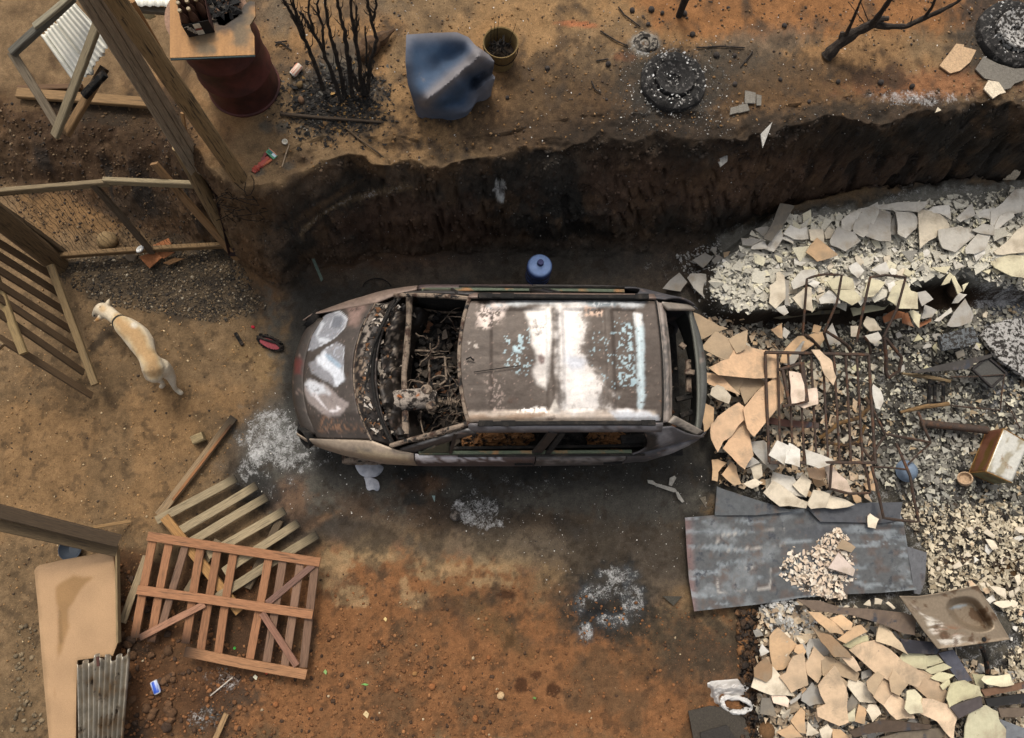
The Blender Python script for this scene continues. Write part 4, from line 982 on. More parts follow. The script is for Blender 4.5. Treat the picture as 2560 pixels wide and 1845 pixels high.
# boarded upright beside it: three weathered boards
bw0 = P(556, 520, .5); bw1 = P(237, 4, 3.3)
r_ = empty('plank_upright', (bw0.x, bw0.y, .3), 'tall grey upright of three boards beside the round post', 'post')
axis = (bw1 - bw0).normalized(); sidev = axis.cross(Vector((.62, -.78, 0))).normalized(); outv = sidev.cross(axis)
for k in range(3):
    o = sidev * ((k - 1) * .058) + outv * (.012 * (k % 2))
    bar1('plank', bw0 + o, bw1 + o + axis * .2, .055, .03, lin(136, 122, 102), parent=r_, up=outv)
bar1('batten', bw0 + outv * -.05, bw1 + outv * -.05, .05, .06, DKW, parent=r_, up=outv)
g0 = ghit(556, 404); 
bar1('brown_plank', g0 - Vector((0, 0, .1)), P(322, -6, 3.35), .10, .03, lin(140, 104, 66), up=(.7, .7, 0), label='brown plank standing behind the round post, its top grey', cat='plank')
# short post with a sawn top
pb = ghit(596, 640); pt = P(448, 366, 1.5)
mb = MB(); mb.col = lin(116, 94, 64); q, rr = knobbly([pb - Vector((0, 0, .1)), pb.lerp(pt, .5), pt], [.068, .066, .064], amp=.03); mb.tube(q, rr, 14)
r_ = build('short_post', mb, M_log, label='short round fence post with a pale sawn top and a bolt', cat='post', smooth=True)
mb = MB(); mb.col = lin(152, 128, 92); mb.lathe([(.0, .006), (.055, .006), (.063, .001)], pt, 18, axis=(pt - pb)); build('sawn_top', mb, M_log, r_)
mb = MB(); mb.col = lin(70, 74, 84); mb.lathe([(.0, .022), (.014, .022), (.016, .004)], pt + Vector((-.01, .018, .004)), 10); build('bolt', mb, M_plain, r_)
# sheet of rusty steel in the gap
mb = MB(); mb.prism([P(512, 372, 1.5), P(556, 420, 1.5), P(604, 560, .5), P(606, 640, .22), P(572, 640, .2), P(520, 470, .9)], .01); mb.col = lin(80, 48, 42)
mb.c = [lin(76, 46, 40)] * len(mb.v); build('rusty_steel_sheet', mb, M_barrel, label='dark red steel panel between the posts at the end of the fence', cat='panel')
bar1('split_stick', P(455, 282, 1.75), P(469, 352, 1.5), .03, .02, lin(150, 116, 76), label='split stick resting on the sawn top of the short post', cat='stick')
mb = MB(); mb.col = lin(150, 118, 92); mb.tube([P(518, 372, 1.5), P(514, 430, 1.2), P(508, 498, .8)], .008, 6); build('thin_rod', mb, M_matte, label='thin pinkish rod hanging against the dark panel', cat='rod')
mb = MB(); mb.col = lin(84, 72, 60)
for k in range(16):
    c = ghit(590 + rnd.uniform(-25, 45), 520 + rnd.uniform(-60, 60)); pts = []
    a = rnd.random() * 6
    for i in range(7): pts.append(c + Vector((.05 * math.sin(a + i * .9) * (1 + k % 3), .05 * math.cos(a * 2 + i * .7) * (1 + k % 2), .03 + .03 * math.sin(i + k))))
    mb.tube(pts, .0035, 4)
tag(build('tangled_wire', mb, M_wire, label='tangle of rusty wire at the foot of the posts', cat='wire'), kind='stuff')

# toppled wooden frame with white sheeting
def zg(px, py, dz=.0): 
    p = ghit(px, py); return Vector((p.x, p.y, p.z + dz))
r_ = empty('wooden_frame', ghit(150, 330), 'toppled grey wooden frame lying over a white corrugated sheet', 'frame')
bar1('rail', P(30, 133, 1.52), P(182, -8, 1.75), .075, .06, lin(88, 84, 74), parent=r_)
bar1('rail', P(86, 66, 1.66), P(180, -12, 1.80), .06, .03, lin(128, 120, 100), parent=r_)
bar1('rail', P(30, 130, 1.50), P(146, 318, 1.12), .075, .04, GREYW, parent=r_, seg=3)
bar1('rail', P(243, 62, 1.78), P(138, 340, 1.10), .085, .045, lin(134, 120, 94), parent=r_, seg=3)
bar1('rail', P(262, 170, 1.25), P(164, 336, 1.02), .075, .06, BRNW, parent=r_, ch0=.25)
bar1('bracket', P(262, 184, 1.34), P(210, 240, 1.22), .07, .05, lin(66, 62, 62), parent=r_, m=M_char)
def wsheet(a, b):
    A, B, C, D = (103, 90), (186, 6), (288, 118), (203, 232)
    za, zb, zc, zd = 1.42, 1.62, 1.44, 1.2
    px = (A[0] * (1 - b) + B[0] * b) * (1 - a) + (D[0] * (1 - b) + C[0] * b) * a
    py = (A[1] * (1 - b) + B[1] * b) * (1 - a) + (D[1] * (1 - b) + C[1] * b) * a
    if a > .9: k = (a - .9) * 10; px -= 14 * k * abs(math.sin(b * 9)); py -= 16 * k * abs(math.sin(b * 5 + 1))
    z = (za * (1 - b) + zb * b) * (1 - a) + (zd * (1 - b) + zc * b) * a
    p = P(px, py, z); p.z += .009 * math.sin(b * 2 * math.pi * 11)
    if abs(b - .42) < .02 or abs(b - .1) < .012: p.z -= .02
    return p
mb = MB(); mb.grid(wsheet, 24, 110, cfn=lambda a, b: tuple(x * (1 - .35 * max(0, (a - .85) / .15)) for x in lin(214, 210, 196)))
build('corrugated_white_sheet', mb, M_sheet, label='torn white corrugated sheet under the toppled frame', cat='sheet', smooth=True, solid=.004)
bar1('ground_plank', zg(52, 240, .05), zg(392, 268, .07), .11, .05, lin(132, 104, 70), label='long brown plank lying under the toppled frame', cat='plank', seg=4)
bar1('dark_ground_plank', zg(50, 226, .03), zg(210, 222, .04), .06, .04, lin(96, 72, 50), label='dark narrow board tucked behind the long brown plank', cat='plank')
def wsheet2(a, b):
    p = P(318 + 122 * b, -70 + (85 - 5 * b) * a + 6 * b, 2.0); p.z += .008 * math.sin(b * 2 * math.pi * 6); return p
mb = MB(); mb.col = lin(222, 218, 204); mb.grid(wsheet2, 6, 60); build('white_sheet', mb, M_sheet, label='white ribbed sheet beside the plywood board on the drum', cat='sheet', smooth=True, solid=.004)
bar1('sheet_batten', P(340, 22, 1.93), P(440, 30, 1.93), .055, .05, lin(96, 88, 74), label='grey batten under the edge of the white ribbed sheet', cat='batten')
mb = MB(); mb.prism([P(348, 26, 1.85), P(365, 28, 1.85), P(388, 38, 1.82), P(372, 46, 1.8), P(352, 40, 1.82)], .02); mb.c = [lin(176, 160, 120)] * len(mb.v); build('foam_scrap', mb, M_matte, label='yellowish scrap of foam under the batten by the drum', cat='scrap')

# oil drum with plywood and bottles
dc = P(611, 213, 1.62); dz = hz(dc.x, dc.y) - .01
r_ = empty('oil_drum', (dc.x, dc.y, dz), 'dark red rusty oil drum standing on the upper ground', 'drum')
mb = MB(); R0 = .305
mb.lathe([(R0 - .03, .02), (R0 + .012, 0), (R0 + .012, .02), (R0, .03), (R0, .27), (R0 + .012, .29), (R0 + .012, .30), (R0, .32), (R0, .56), (R0 + .012, .58), (R0 + .012, .59), (R0, .61), (R0, .86), (R0 + .01, .87), (R0 + .01, .885), (R0 - .012, .885), (R0 - .012, .3)], (dc.x, dc.y, dz), 48)
build('drum_shell', mb, M_barrel, r_, smooth=True, sharp=50)
mb = MB(); mb.lathe([(0, .45), (R0 - .01, .45)], (dc.x, dc.y, dz), 24); build('drum_filling', mb, M_black, r_)
mb = MB(); mb.lathe([(R0 + .004, .876), (R0 + .013, .88), (R0 + .013, .892), (R0 + .003, .895)], (dc.x, dc.y, dz), 48); mb.c = [lin(140, 110, 90)] * len(mb.v); build('rim', mb, M_matte, r_, smooth=True)
BZ = dz + .91
bd = [(427, -90), (427, 148), (638, 140), (637, 92), (630, 80), (626, 66), (634, 54), (640, 44), (639, 8), (626, 6), (612, 16), (602, 34), (596, 46), (580, 56), (563, 68), (548, 66), (538, 40), (534, -10), (536, -90)]
ply = np.array(lin(158, 118, 76))
def polysurf(outline, nr, nt, zf, cf=None, smooth=0, center=None):
    """plate or crumpled shape from a picture outline: rings from the centre out; zf(px,py)->z; returns verts, faces, colours, ring count"""
    o = resample(outline, nt, True, smooth); c = o.mean(0) if center is None else np.array(center, float)
    pts = [c[None]] + [c + (o - c) * (i / nr) for i in range(1, nr + 1)]
    p = np.vstack(pts); z = np.asarray(zf(p[:, 0], p[:, 1]), float) + 0 * p[:, 0]
    X, Y, Z = Pn(p[:, 0], p[:, 1], z)
    fs = [(0, 1 + (k + 1) % nt, 1 + k) for k in range(nt)]
    for i in range(1, nr):
        a = 1 + (i - 1) * nt; b = 1 + i * nt
        for k in range(nt):
            j = (k + 1) % nt; fs.append((a + k, a + j, b + j, b + k))
    C = cf(p[:, 0], p[:, 1]) if cf is not None else np.ones((len(p), 3))
    V = np.stack([X, Y, Z], 1)
    # faces wind either way depending on the outline; make them look up
    a, b, c_ = V[fs[0][0]], V[fs[0][1]], V[fs[0][2]]
    if np.cross(b - a, c_ - a)[2] < 0: fs = [f[::-1] for f in fs]
    return V, fs, C, 1 + (nr - 1) * nt
def plate(name, poly, zf, m, cf=None, nr=5, nt=48, th=.01, smooth_=0, skirt=0.0, **kw):
    V, fs, C, k0 = polysurf(poly, nr, nt, zf, cf, smooth_)
    mb = MB(); mb.add([Vector(v) for v in V], fs, C)
    rim = list(range(k0, k0 + nt)); o = len(mb.v)
    for i in rim:
        x, y, z = mb.v[i]; mb.v.append((x, y, z - th)); mb.c.append(tuple(C[i]))
    up = fs[0][1] > fs[0][2]
    for k in range(nt):
        j = (k + 1) % nt; f = (rim[k], o + k, o + j, rim[j])
        n0 = (Vector(mb.v[f[1]]) - Vector(mb.v[f[0]])).cross(Vector(mb.v[f[3]]) - Vector(mb.v[f[0]]))
        cen = Vector(mb.v[0]); mid = Vector(mb.v[rim[k]]) - cen
        mb.f.append(f if n0.dot(mid) > 0 else f[::-1])
    bt = [o + k for k in range(nt)]
    return build(name, mb, m, smooth=True, sharp=40, **kw)
# plywood built as triangles of its outline so the burnt bite stays crisp
def flatplate(name, poly, z, th, m, cf, n=4, **kw):
    bm = bmesh.new(); vs = [bm.verts.new(tuple(P(x, y, z(x, y) if callable(z) else z))) for x, y in poly]
    f = bm.faces.new(vs); bmesh.ops.triangulate(bm, faces=[f])
    for _ in range(n):
        ed = [e for e in bm.edges if e.calc_length() > kw.get('res', .03)]
        if not ed: break
        bmesh.ops.subdivide_edges(bm, edges=ed, cuts=1, use_grid_fill=False)
        bmesh.ops.triangulate(bm, faces=bm.faces[:])
    bm.normal_update()
    if sum(f.normal.z for f in bm.faces) < 0: bmesh.ops.reverse_faces(bm, faces=bm.faces[:])
    nv = len(bm.verts)
    ex = bmesh.ops.extrude_face_region(bm, geom=bm.faces[:])
    tops = [v for v in ex['geom'] if isinstance(v, bmesh.types.BMVert)]
    for v in bm.verts[:]: pass
    bmesh.ops.translate(bm, vec=(0, 0, th), verts=tops)
    bmesh.ops.recalc_face_normals(bm, faces=bm.faces[:])
    bm.verts.index_update()
    V = np.array([tuple(v.co) for v in bm.verts]); px, py = proj(V[:, 0], V[:, 1], V[:, 2])
    C = cf(px, py); mb = MB(); mb.add([Vector(v) for v in V], [tuple(v.index for v in f.verts) for f in bm.faces], C); bm.free()
    kw.pop('res', None)
    return build(name, mb, m, **kw)
def plycol(px, py):
    c = np.ones(px.shape + (3,)) * ply
    g = fbm(px * 4, py * .25, .05, 3, 3); c *= (1 + (g - .5) * .5)[..., None]
    gz = sstep(0, 30, sdpoly(px, py, [(460, 60), (480, 145), (545, 145), (560, 70), (575, 120), (610, 138), (645, 130), (645, -20), (540, -60), (450, -60)]) + (fbm(px, py, .05, 1, 3) - .5) * 40)
    c = c * (1 - gz[..., None] * .9) + np.array(lin(100, 88, 70)) * gz[..., None] * .9
    dk = sstep(26, 2, pdist(px, py, bd[8:18], False) + (fbm(px, py, .09, 2, 3) - .5) * 18)
    return c * (1 - dk[..., None] * .8) + np.array(lin(58, 56, 54)) * dk[..., None] * .8
mp_ = mat('plywood', (1, 1, 1), rough=.8, var=.18, scale=60, bump=.1)
flatplate('plywood_board', bd, BZ, .016, mp_, plycol, n=7, label='scorched plywood board lying on the rusty drum, burnt through at one side', cat='board', res=.018)
mb = MB(); mb.bar(P(427, 149, BZ + .006), P(638, 141, BZ + .006), .012, .012); mb.c = [lin(52, 62, 62)] * len(mb.v)
build('board_edging', mb, M_matte, label='dark green strip along the near edge of the plywood board', cat='edging')
# carton of bottles
ca = P(472, 93, BZ + .018); cb = P(527, 82, BZ + .018); cdir = (cb - ca).normalized(); cn = Vector((-cdir.y, cdir.x, 0)); CW = .195; CL = .27; CHh = .13
r_ = empty('bottle_carton', ca + cdir * CW / 2, 'black bottle carton with white script on the plywood board', 'carton')
def cpt(a, b, z): return ca + cdir * a + cn * b + Vector((0, 0, z))
mb = MB(); mb.col = lin(26, 24, 22)
mb.bar(cpt(CW / 2, 0, 0), cpt(CW / 2, 0, CHh), CW, .004, up=cn); mb.bar(cpt(CW / 2, CL, 0), cpt(CW / 2, CL, CHh), CW, .004, up=cn)
mb.col = lin(60, 34, 26); mb.bar(cpt(0, CL / 2, 0), cpt(0, CL / 2, CHh), CL - .006, .004, up=cdir); mb.bar(cpt(CW, CL / 2, 0), cpt(CW, CL / 2, CHh * .8), CL - .006, .004, up=cdir)
mb.bar(cpt(CW / 2, .003, .004), cpt(CW / 2, CL - .003, .004), CW - .008, .004)
build('carton_wall', mb, M_matte, r_)
mb = MB(); mb.col = lin(196, 190, 172)
mb.bar(cpt(.10, -.004, .008), cpt(.10, -.004, .052), .05, .003, up=cn); mb.bar(cpt(.10, -.004, .078), cpt(.10, -.004, .122), .05, .003, up=cn); build('paper_label', mb, M_matte, r_)
mb = MB(); mb.col = lin(120, 64, 52); mb.bar(cpt(.10, -.004, .056), cpt(.10, -.004, .074), .046, .003, up=cn); build('paper_label', mb, M_matte, r_)
tcu = bpy.data.curves.new('carton_script', 'FONT'); tcu.body = 'Miller'; tcu.size = .05; tcu.shear = .35; tcu.extrude = .0008; tcu.align_x = 'LEFT'
M_lett = mat('white_print', lin(190, 184, 170), rough=.8, var=.1, bump=0)
tt_ = bpy.data.objects.new('tmp_script', tcu); COL.objects.link(tt_); mt_ = bpy.data.meshes.new_from_object(tt_.evaluated_get(bpy.context.evaluated_depsgraph_get())); bpy.data.objects.remove(tt_)
mt_.materials.clear(); mt_.materials.append(M_lett); ca_ = mt_.color_attributes.new('Col', 'FLOAT_COLOR', 'POINT'); ca_.data.foreach_set('color', np.ones(len(mt_.vertices) * 4, np.float32))
to = bpy.data.objects.new('carton_script', mt_); COL.objects.link(to)
xx = (cdir * .5 - Vector((0, 0, .86))).normalized(); 
xx = (cdir * .55 + Vector((0, 0, -.83))).normalized(); zz_ = -cn; yy = zz_.cross(xx)
mm = Matrix.Identity(4)
for i in range(3): mm[i][0] = xx[i]; mm[i][1] = yy[i]; mm[i][2] = zz_[i]
mm.translation = cpt(.004, -.005, .112) - ORG[r_.name]
to.parent = r_; to.matrix_basis = mm
k = 0
protob = None
for j in range(4):
    for i in range(3):
        if (i, j) in ((2, 0),): continue
        bp_ = cpt(.033 + i * .064, .036 + j * .066, .008)
        nm = ['row nearest the script', 'second row from the script', 'third row from the script', 'last row, against the rim'][j]
        lb = f"brown bottle in the black carton, {nm}, {['carton corner side', 'in the middle', 'drum hole side'][i]}"
        if protob is None:
            protob = empty('bottle', bp_, lb, 'bottle', 'brown bottles in the carton on the drum')
            mb = MB(); mb.col = lin(62, 40, 30); mb.lathe([(0, 0), (.028, 0), (.03, .01), (.03, .13), (.024, .16), (.014, .185), (.012, .22)], bp_, 14); build('glass_body', mb, M_plain, protob, smooth=True)
            mb = MB(); mb.col = lin(140, 122, 92); mb.lathe([(.0145, .216), (.0155, .22), (.0135, .231), (0, .232)], bp_, 12); build('cap', mb, M_plain, protob)
        else:
            c = protob.copy(); COL.objects.link(c); c.location = bp_; c['label'] = lb
            for ch in protob.children:
                d = ch.copy(); COL.objects.link(d); d.parent = c
# charred heap spilling from the drum
N = 260; pp = np.array([[rnd.uniform(508, 606), rnd.uniform(-40, 62)] for _ in range(N)])
x, y, z = Pn(pp[:, 0], pp[:, 1], np.full(N, BZ - .05)); pos = np.stack([x, y, z + RS.rand(N) * .11], 1)
pal = np.array([lin(24, 23, 22), lin(42, 40, 38), lin(70, 64, 56), lin(104, 92, 78)])
stuff('charred_debris', [chips(N, pos, RS.uniform(.015, .05, N), RS.uniform(0, .8, N), pal[RS.choice(4, N, p=[.5, .35, .12, .03])])], M_matte, 'heap of charred scraps in the burnt hole of the plywood board', 'debris')

# fence of rails and chicken wire
r_ = empty('wire_fence', ghit(350, 625), 'low wooden fence panel strung with rusty chicken wire', 'fence')
FT = 1.0; FB = .13
bar1('top_rail', P(-40, 485, FT), P(272, 456, FT), .045, .09, lin(124, 108, 82), parent=r_, seg=3)
bar1('top_rail', P(262, 452, FT + .03), P(500, 462, FT + .03), .045, .09, lin(128, 114, 88), parent=r_, seg=3)
bar1('bottom_rail', P(130, 640, FB), P(572, 612, FB), .05, .08, lin(116, 92, 62), parent=r_, seg=3)
bar1('upright', P(-40, 490, .98), P(162, 632, .12), .075, .045, lin(88, 72, 52), parent=r_, up=(0, -1, 0))
bar1('upright', P(233, 462, 1.0), P(382, 632, .12), .07, .04, lin(84, 70, 54), parent=r_, up=(0, -1, 0))
bar1('upright', P(386, 408, 1.2), P(594, 648, .12), .085, .035, lin(124, 94, 62), parent=r_, up=(0, -1, 0))
mb = MB(); nW = 40
def fpt(a, b):
    t0 = (-40 + 540 * a, 478 - 20 * a); b0_ = (120 + 455 * a, 640 - 30 * a)
    p = Vector(P(t0[0], t0[1], FT)).lerp(Vector(P(b0_[0], b0_[1], FB)), b)
    p.y -= .03 + .035 * math.sin(a * 17 + 3 * b) * math.sin(b * 3.14); p.z += .03 * math.sin(a * 23) * math.sin(b * 3.1)
    return p
rows = 14; cols_ = 40
for j in range(cols_ + 1):
    pts = []
    for i in range(rows + 1):
        sft = (.5 if (i % 2) else 0) * (1 if j % 2 else -1) / cols_ * .9
        a = min(1, max(0, (j / cols_) + sft * .5)); pts.append(fpt(a, i / rows)); 
        if i < rows: pts.append(fpt(a, (i + .45) / rows))
    mb.tube(pts, .0024, 3, caps=False)
tag(build('chicken_wire', mb, M_wire, r_), kind='stuff')
# round post and slatted gate at the picture's edge
pb = ghit(146, 664); pt = P(-60, 496, 1.35)
mb = MB(); mb.col = lin(104, 84, 58); q, rr = knobbly([pb - Vector((0, 0, .1)), pb.lerp(pt, .5), pt], [.105, .108, .11], amp=.03); mb.tube(q, rr, 16)
build('gate_post', mb, M_log, label='thick round gate post in front of the wire fence', cat='post', smooth=True)
r_ = empty('slatted_gate', ghit(220, 960), 'slatted wooden gate of dark boards with two pale rails', 'gate')
SL = [((-150, 490), (425, 840)), ((-150, 585), (455, 962)), ((-150, 690), (492, 1095)), ((-150, 800), (542, 1240)), ((-150, 905), (600, 1392)), ((-150, 1010), (640, 1570)), ((-150, 1215), (705, 1745))]
for i, (a, b) in enumerate(SL):
    a, b = off([a, b], (0, 420))
    bar1('slat', P(*a, 1.15 - .02 * i), P(*b, .10), .085, .022, cj(lin(84, 66, 46), .1), parent=r_, up=(1, .3, .1))
bar1('rail', P(126, 664, .36), P(238, 962, .30), .07, .045, lin(116, 96, 66), parent=r_, seg=3)
bar1('rail', P(-14, 690, .86), P(60, 884, .80), .07, .045, lin(124, 104, 70), parent=r_, seg=3)
bar1('rail', P(-30, 840, 1.12), P(4, 868, 1.1), .07, .045, lin(118, 98, 70), parent=r_)
# beams, bowl, chipboard and tin sheet in the near corner
bar1('dark_beam', P(-30, 1272, .92), P(298, 1352, .42), .115, .06, lin(70, 56, 40), label='upper dark beam above the blue-grey bowl', cat='beam', seg=4)
bar1('lower_beam', P(-30, 1306, .80), P(292, 1378, .30), .10, .05, lin(92, 76, 54), label='lower brown beam tucked under the dark beam', cat='beam', seg=4)
bar1('small_lath', P(232, 1318, .3), P(326, 1303, .06), .03, .015, lin(154, 122, 82), label='small pale lath lying off the end of the beams', cat='lath')
g = ghit(187, 1372)
mb = MB(); mb.col = lin(56, 62, 70); mb.lathe([(0, .012), (.05, .012), (.088, .05), (.105, .09), (.11, .09), (.092, .045), (.055, .0), (0, 0)], g, 28)
build('bowl', mb, M_plain, label='dark blue-grey plastic bowl under the beams', cat='bowl', smooth=True)
CB = off([(270, 352), (282, 325), (310, 308), (500, 265), (870, 200), (905, 500), (905, 905), (870, 1000), (600, 1035), (592, 1250), (585, 1800), (400, 1800), (372, 1540), (345, 1230), (322, 960), (300, 660)], (0, 1312))
def cbcol(px, py):
    c = np.ones(px.shape + (3,)) * np.array(lin(164, 132, 98)); n = fbm(px, py, .02, 2, 4)
    st = sstep(0, 12, sdpoly(px, py, off([(420, 470), (560, 370), (720, 400), (600, 560), (560, 640), (540, 760), (500, 900), (440, 1100), (430, 1300), (420, 1480), (400, 1480), (415, 1240), (430, 1000), (440, 800), (420, 640)], (0, 1312))) + (n - .5) * 20)
    st2 = sstep(0, 5, sdpoly(px, py, off([(440, 650), (470, 640), (490, 900), (465, 930), (440, 900)], (0, 1312)))) * .6
    c = c * (1 - st[..., None] * .7) + np.array(lin(126, 94, 54)) * st[..., None] * .7
    e = sstep(10, 0, pdist(px, py, CB) + (n - .5) * 14) * .4
    c = c * (1 - e[..., None]) + np.array(lin(120, 96, 66)) * e[..., None]
    return c * (1 - st2[..., None] * .4) * (1 + (n - .5)[..., None] * .3)
flatplate('chipboard_sheet', CB, lambda x, y: .10 + .14 * max(0, (x - 100) / 200), .014, M_chip, cbcol, n=8, label='water-stained chipboard sheet propped in the near corner', cat='board', res=.028)
bar1('upright_board', P(294, 1372, .29), P(297, 1606, .26), .018, .06, lin(124, 106, 76), label='thin board standing on edge along the chipboard', cat='board')
def tin(a, b):
    A, B, C, D = off([(592, 1045), (1000, 985), (925, 1900), (612, 1900)], (0, 1312))
    px = (A[0] * (1 - b) + B[0] * b) * (1 - a) + (D[0] * (1 - b) + C[0] * b) * a
    py = (A[1] * (1 - b) + B[1] * b) * (1 - a) + (D[1] * (1 - b) + C[1] * b) * a
    if a < .05: py += 7 * math.sin(b * 30) + 6 * math.sin(b * 11)
    p = P(px, py, .30 - .05 * b); p.z += .022 * math.sin(b * 2 * math.pi * 9.5); return p
mb = MB(); mb.grid(tin, 30, 90, cfn=lambda a, b: tuple(x * (.75 + .5 * float(fbm(a * 2, b * .6, 6, 2, 3))) for x in lin(150, 142, 128)))
build('corrugated_tin', mb, M_galv, label='bent corrugated tin sheet over the chipboard', cat='sheet', smooth=True, solid=.003)
bar1('tin_lath', off([(750, 1010), (752, 1080)], (0, 1312))[0] and P(*off([(748, 1010)], (0, 1312))[0], .36), P(*off([(754, 1085)], (0, 1312))[0], .36), .025, .012, lin(70, 42, 34), label='short dark red lath on the top of the tin sheet', cat='lath')

# grey pallet beneath, red-brown slatted panel on top
r_ = empty('grey_pallet', ghit(560, 1300), 'weathered grey pallet with scorched slat ends, half under the red panel', 'pallet')
d = Vector(P(587, 1196, .1)) - Vector(P(396, 1300, .1))
for i, (a, b, c) in enumerate([((392, 1302), (590, 1195), .07), ((440, 1334), (642, 1213), .09), ((470, 1358), (668, 1243), .11), ((520, 1388), (712, 1276), .1), ((560, 1430), (746, 1306), .09), ((520, 1506), (794, 1337), .08)]):
    bar1('slat', P(*a, .12), P(*b, .11), .085, .022, cj(lin(142, 126, 98), .1), parent=r_, ch1=c * 1.6)
bar1('bearer', P(412, 1292, .135), P(600, 1530, .10), .09, .04, lin(150, 112, 68), parent=r_)
bar1('bearer', P(620, 1470, .06), P(700, 1300, .06), .08, .06, DKW, parent=r_)
bar1('slat', P(307, 1556, .06), P(366, 1390, .10), .07, .022, lin(140, 122, 94), parent=r_)
bar1('slat', P(468, 1480, .06), P(545, 1350, .08), .07, .022, lin(120, 104, 80), parent=r_)
r_ = empty('slatted_gate', ghit(560, 1520), 'red-brown slatted panel with diagonal braces lying on the grey pallet', 'panel')
VS = [((382, 1346), (338, 1594)), ((423, 1354), (378, 1604)), ((464, 1360), (405, 1570)), ((503, 1367), (463, 1608)), ((544, 1372), (502, 1628)), ((584, 1378), (545, 1636)), ((672, 1392), (626, 1646)), ((708, 1400), (667, 1654)), ((752, 1406), (712, 1664)), ((788, 1412), (758, 1668))]
for i, (a, b) in enumerate(VS):
    c = REDW if i not in (2, 7, 8, 9) else lin(112, 86, 68)
    bar1('slat', P(*a, .165), P(*b, .13), .078 if i not in (2,) else .07, .02, cj(c, .1), parent=r_, ch1=.05 if i in (0, 1, 3) else 0, seg=5)
for a, b, w, c in (((370, 1340), (800, 1406), .085, REDW), ((344, 1474), (782, 1536), .085, lin(142, 100, 70)), ((462, 1630), (766, 1686), .09, lin(154, 112, 78))):
    bar1('rail', P(*a, .192 if b[1] < 1600 else .158), P(*b, .192 if b[1] < 1600 else .158), w, .022, c, parent=r_, ch0=.06 if a[0] == 462 else 0, seg=5)
for a, b, c in (((512, 1510), (350, 1594), lin(148, 108, 84)), ((784, 1412), (668, 1508), lin(112, 84, 72)), ((655, 1532), (742, 1664), lin(128, 92, 74))):
    bar1('brace', P(*a, .186), P(*b, .165), .062, .02, c, parent=r_, ch1=.06 if a[0] == 512 else 0, seg=5)
# split plank with a burnt point
mb = MB(); mb.col = lin(132, 110, 82)
mb.bar(P(397, 1288, .06), P(586, 1044, .05), .085, .03, ch1=.45, seg=8)
build('pointed_plank', mb, M_wood, label='split plank with a burnt point reaching towards the car', cat='plank')
mb = MB(); mb.col = lin(134, 92, 58); mb.bar(P(432, 1250, .08), P(578, 1062, .075), .028, .02, ch1=.3, seg=6); build('pointed_plank_splinter', mb, M_wood, label='brown splinter lying along the split plank', cat='splinter')
bar1('wood_block', P(482, 1102, .05), P(510, 1090, .05), .09, .08, lin(140, 122, 88), label='squared wood block beside the split plank', cat='block')
bar1('burnt_lath', P(528, 1842 + 30, .05), P(566, 1784, .05), .05, .02, lin(140, 112, 78), label='lath lying in the small ash patch at the near edge', cat='lath')
mb = MB(); mb.col = lin(190, 180, 165); mb.tube([zg(528, 1738, .02), zg(584, 1692, .03)], .006, 6); build('white_rod', mb, M_matte, label='thin white rod lying across the ashes', cat='rod')
# stones and broken clay tile under the fence
def rock(name, px, py, r, col, label, cat='stone', flat=.6, group=None, k=None, rough_=.25, dz=0):
    p = ghit(px, py); bm = bmesh.new(); bmesh.ops.create_icosphere(bm, subdivisions=2, radius=1)
    k = rnd.random() * 50 if k is None else k; th = rnd.random() * 6; e = .75 + rnd.random() * .4
    vs = []
    for v in bm.verts:
        n = 1 + rough_ * (float(fbm(v.co.x + k, v.co.y + v.co.z + k, 1.6, 2, 3)) - .5) * 2
        x, y, z = v.co * n * r; y *= e; x, y = x * math.cos(th) - y * math.sin(th), x * math.sin(th) + y * math.cos(th)
        vs.append(p + Vector((x, y, z * flat + r * flat * .55 + dz)))
    mb = MB(); mb.col = cj(col); mb.add(vs, [tuple(v.index for v in f.verts) for f in bm.faces]); bm.free()
    return build(name, mb, M_stone, label=label, cat=cat, group=group, smooth=True, sharp=40)
rock('stone_block', 272, 604, .11, lin(128, 106, 74), 'squarish pale stone behind the wire fence', flat=.6, rough_=.15)
rock('stone_block', 330, 640, .07, lin(126, 110, 90), 'small stone by the torn white cup on the fence', flat=.6)
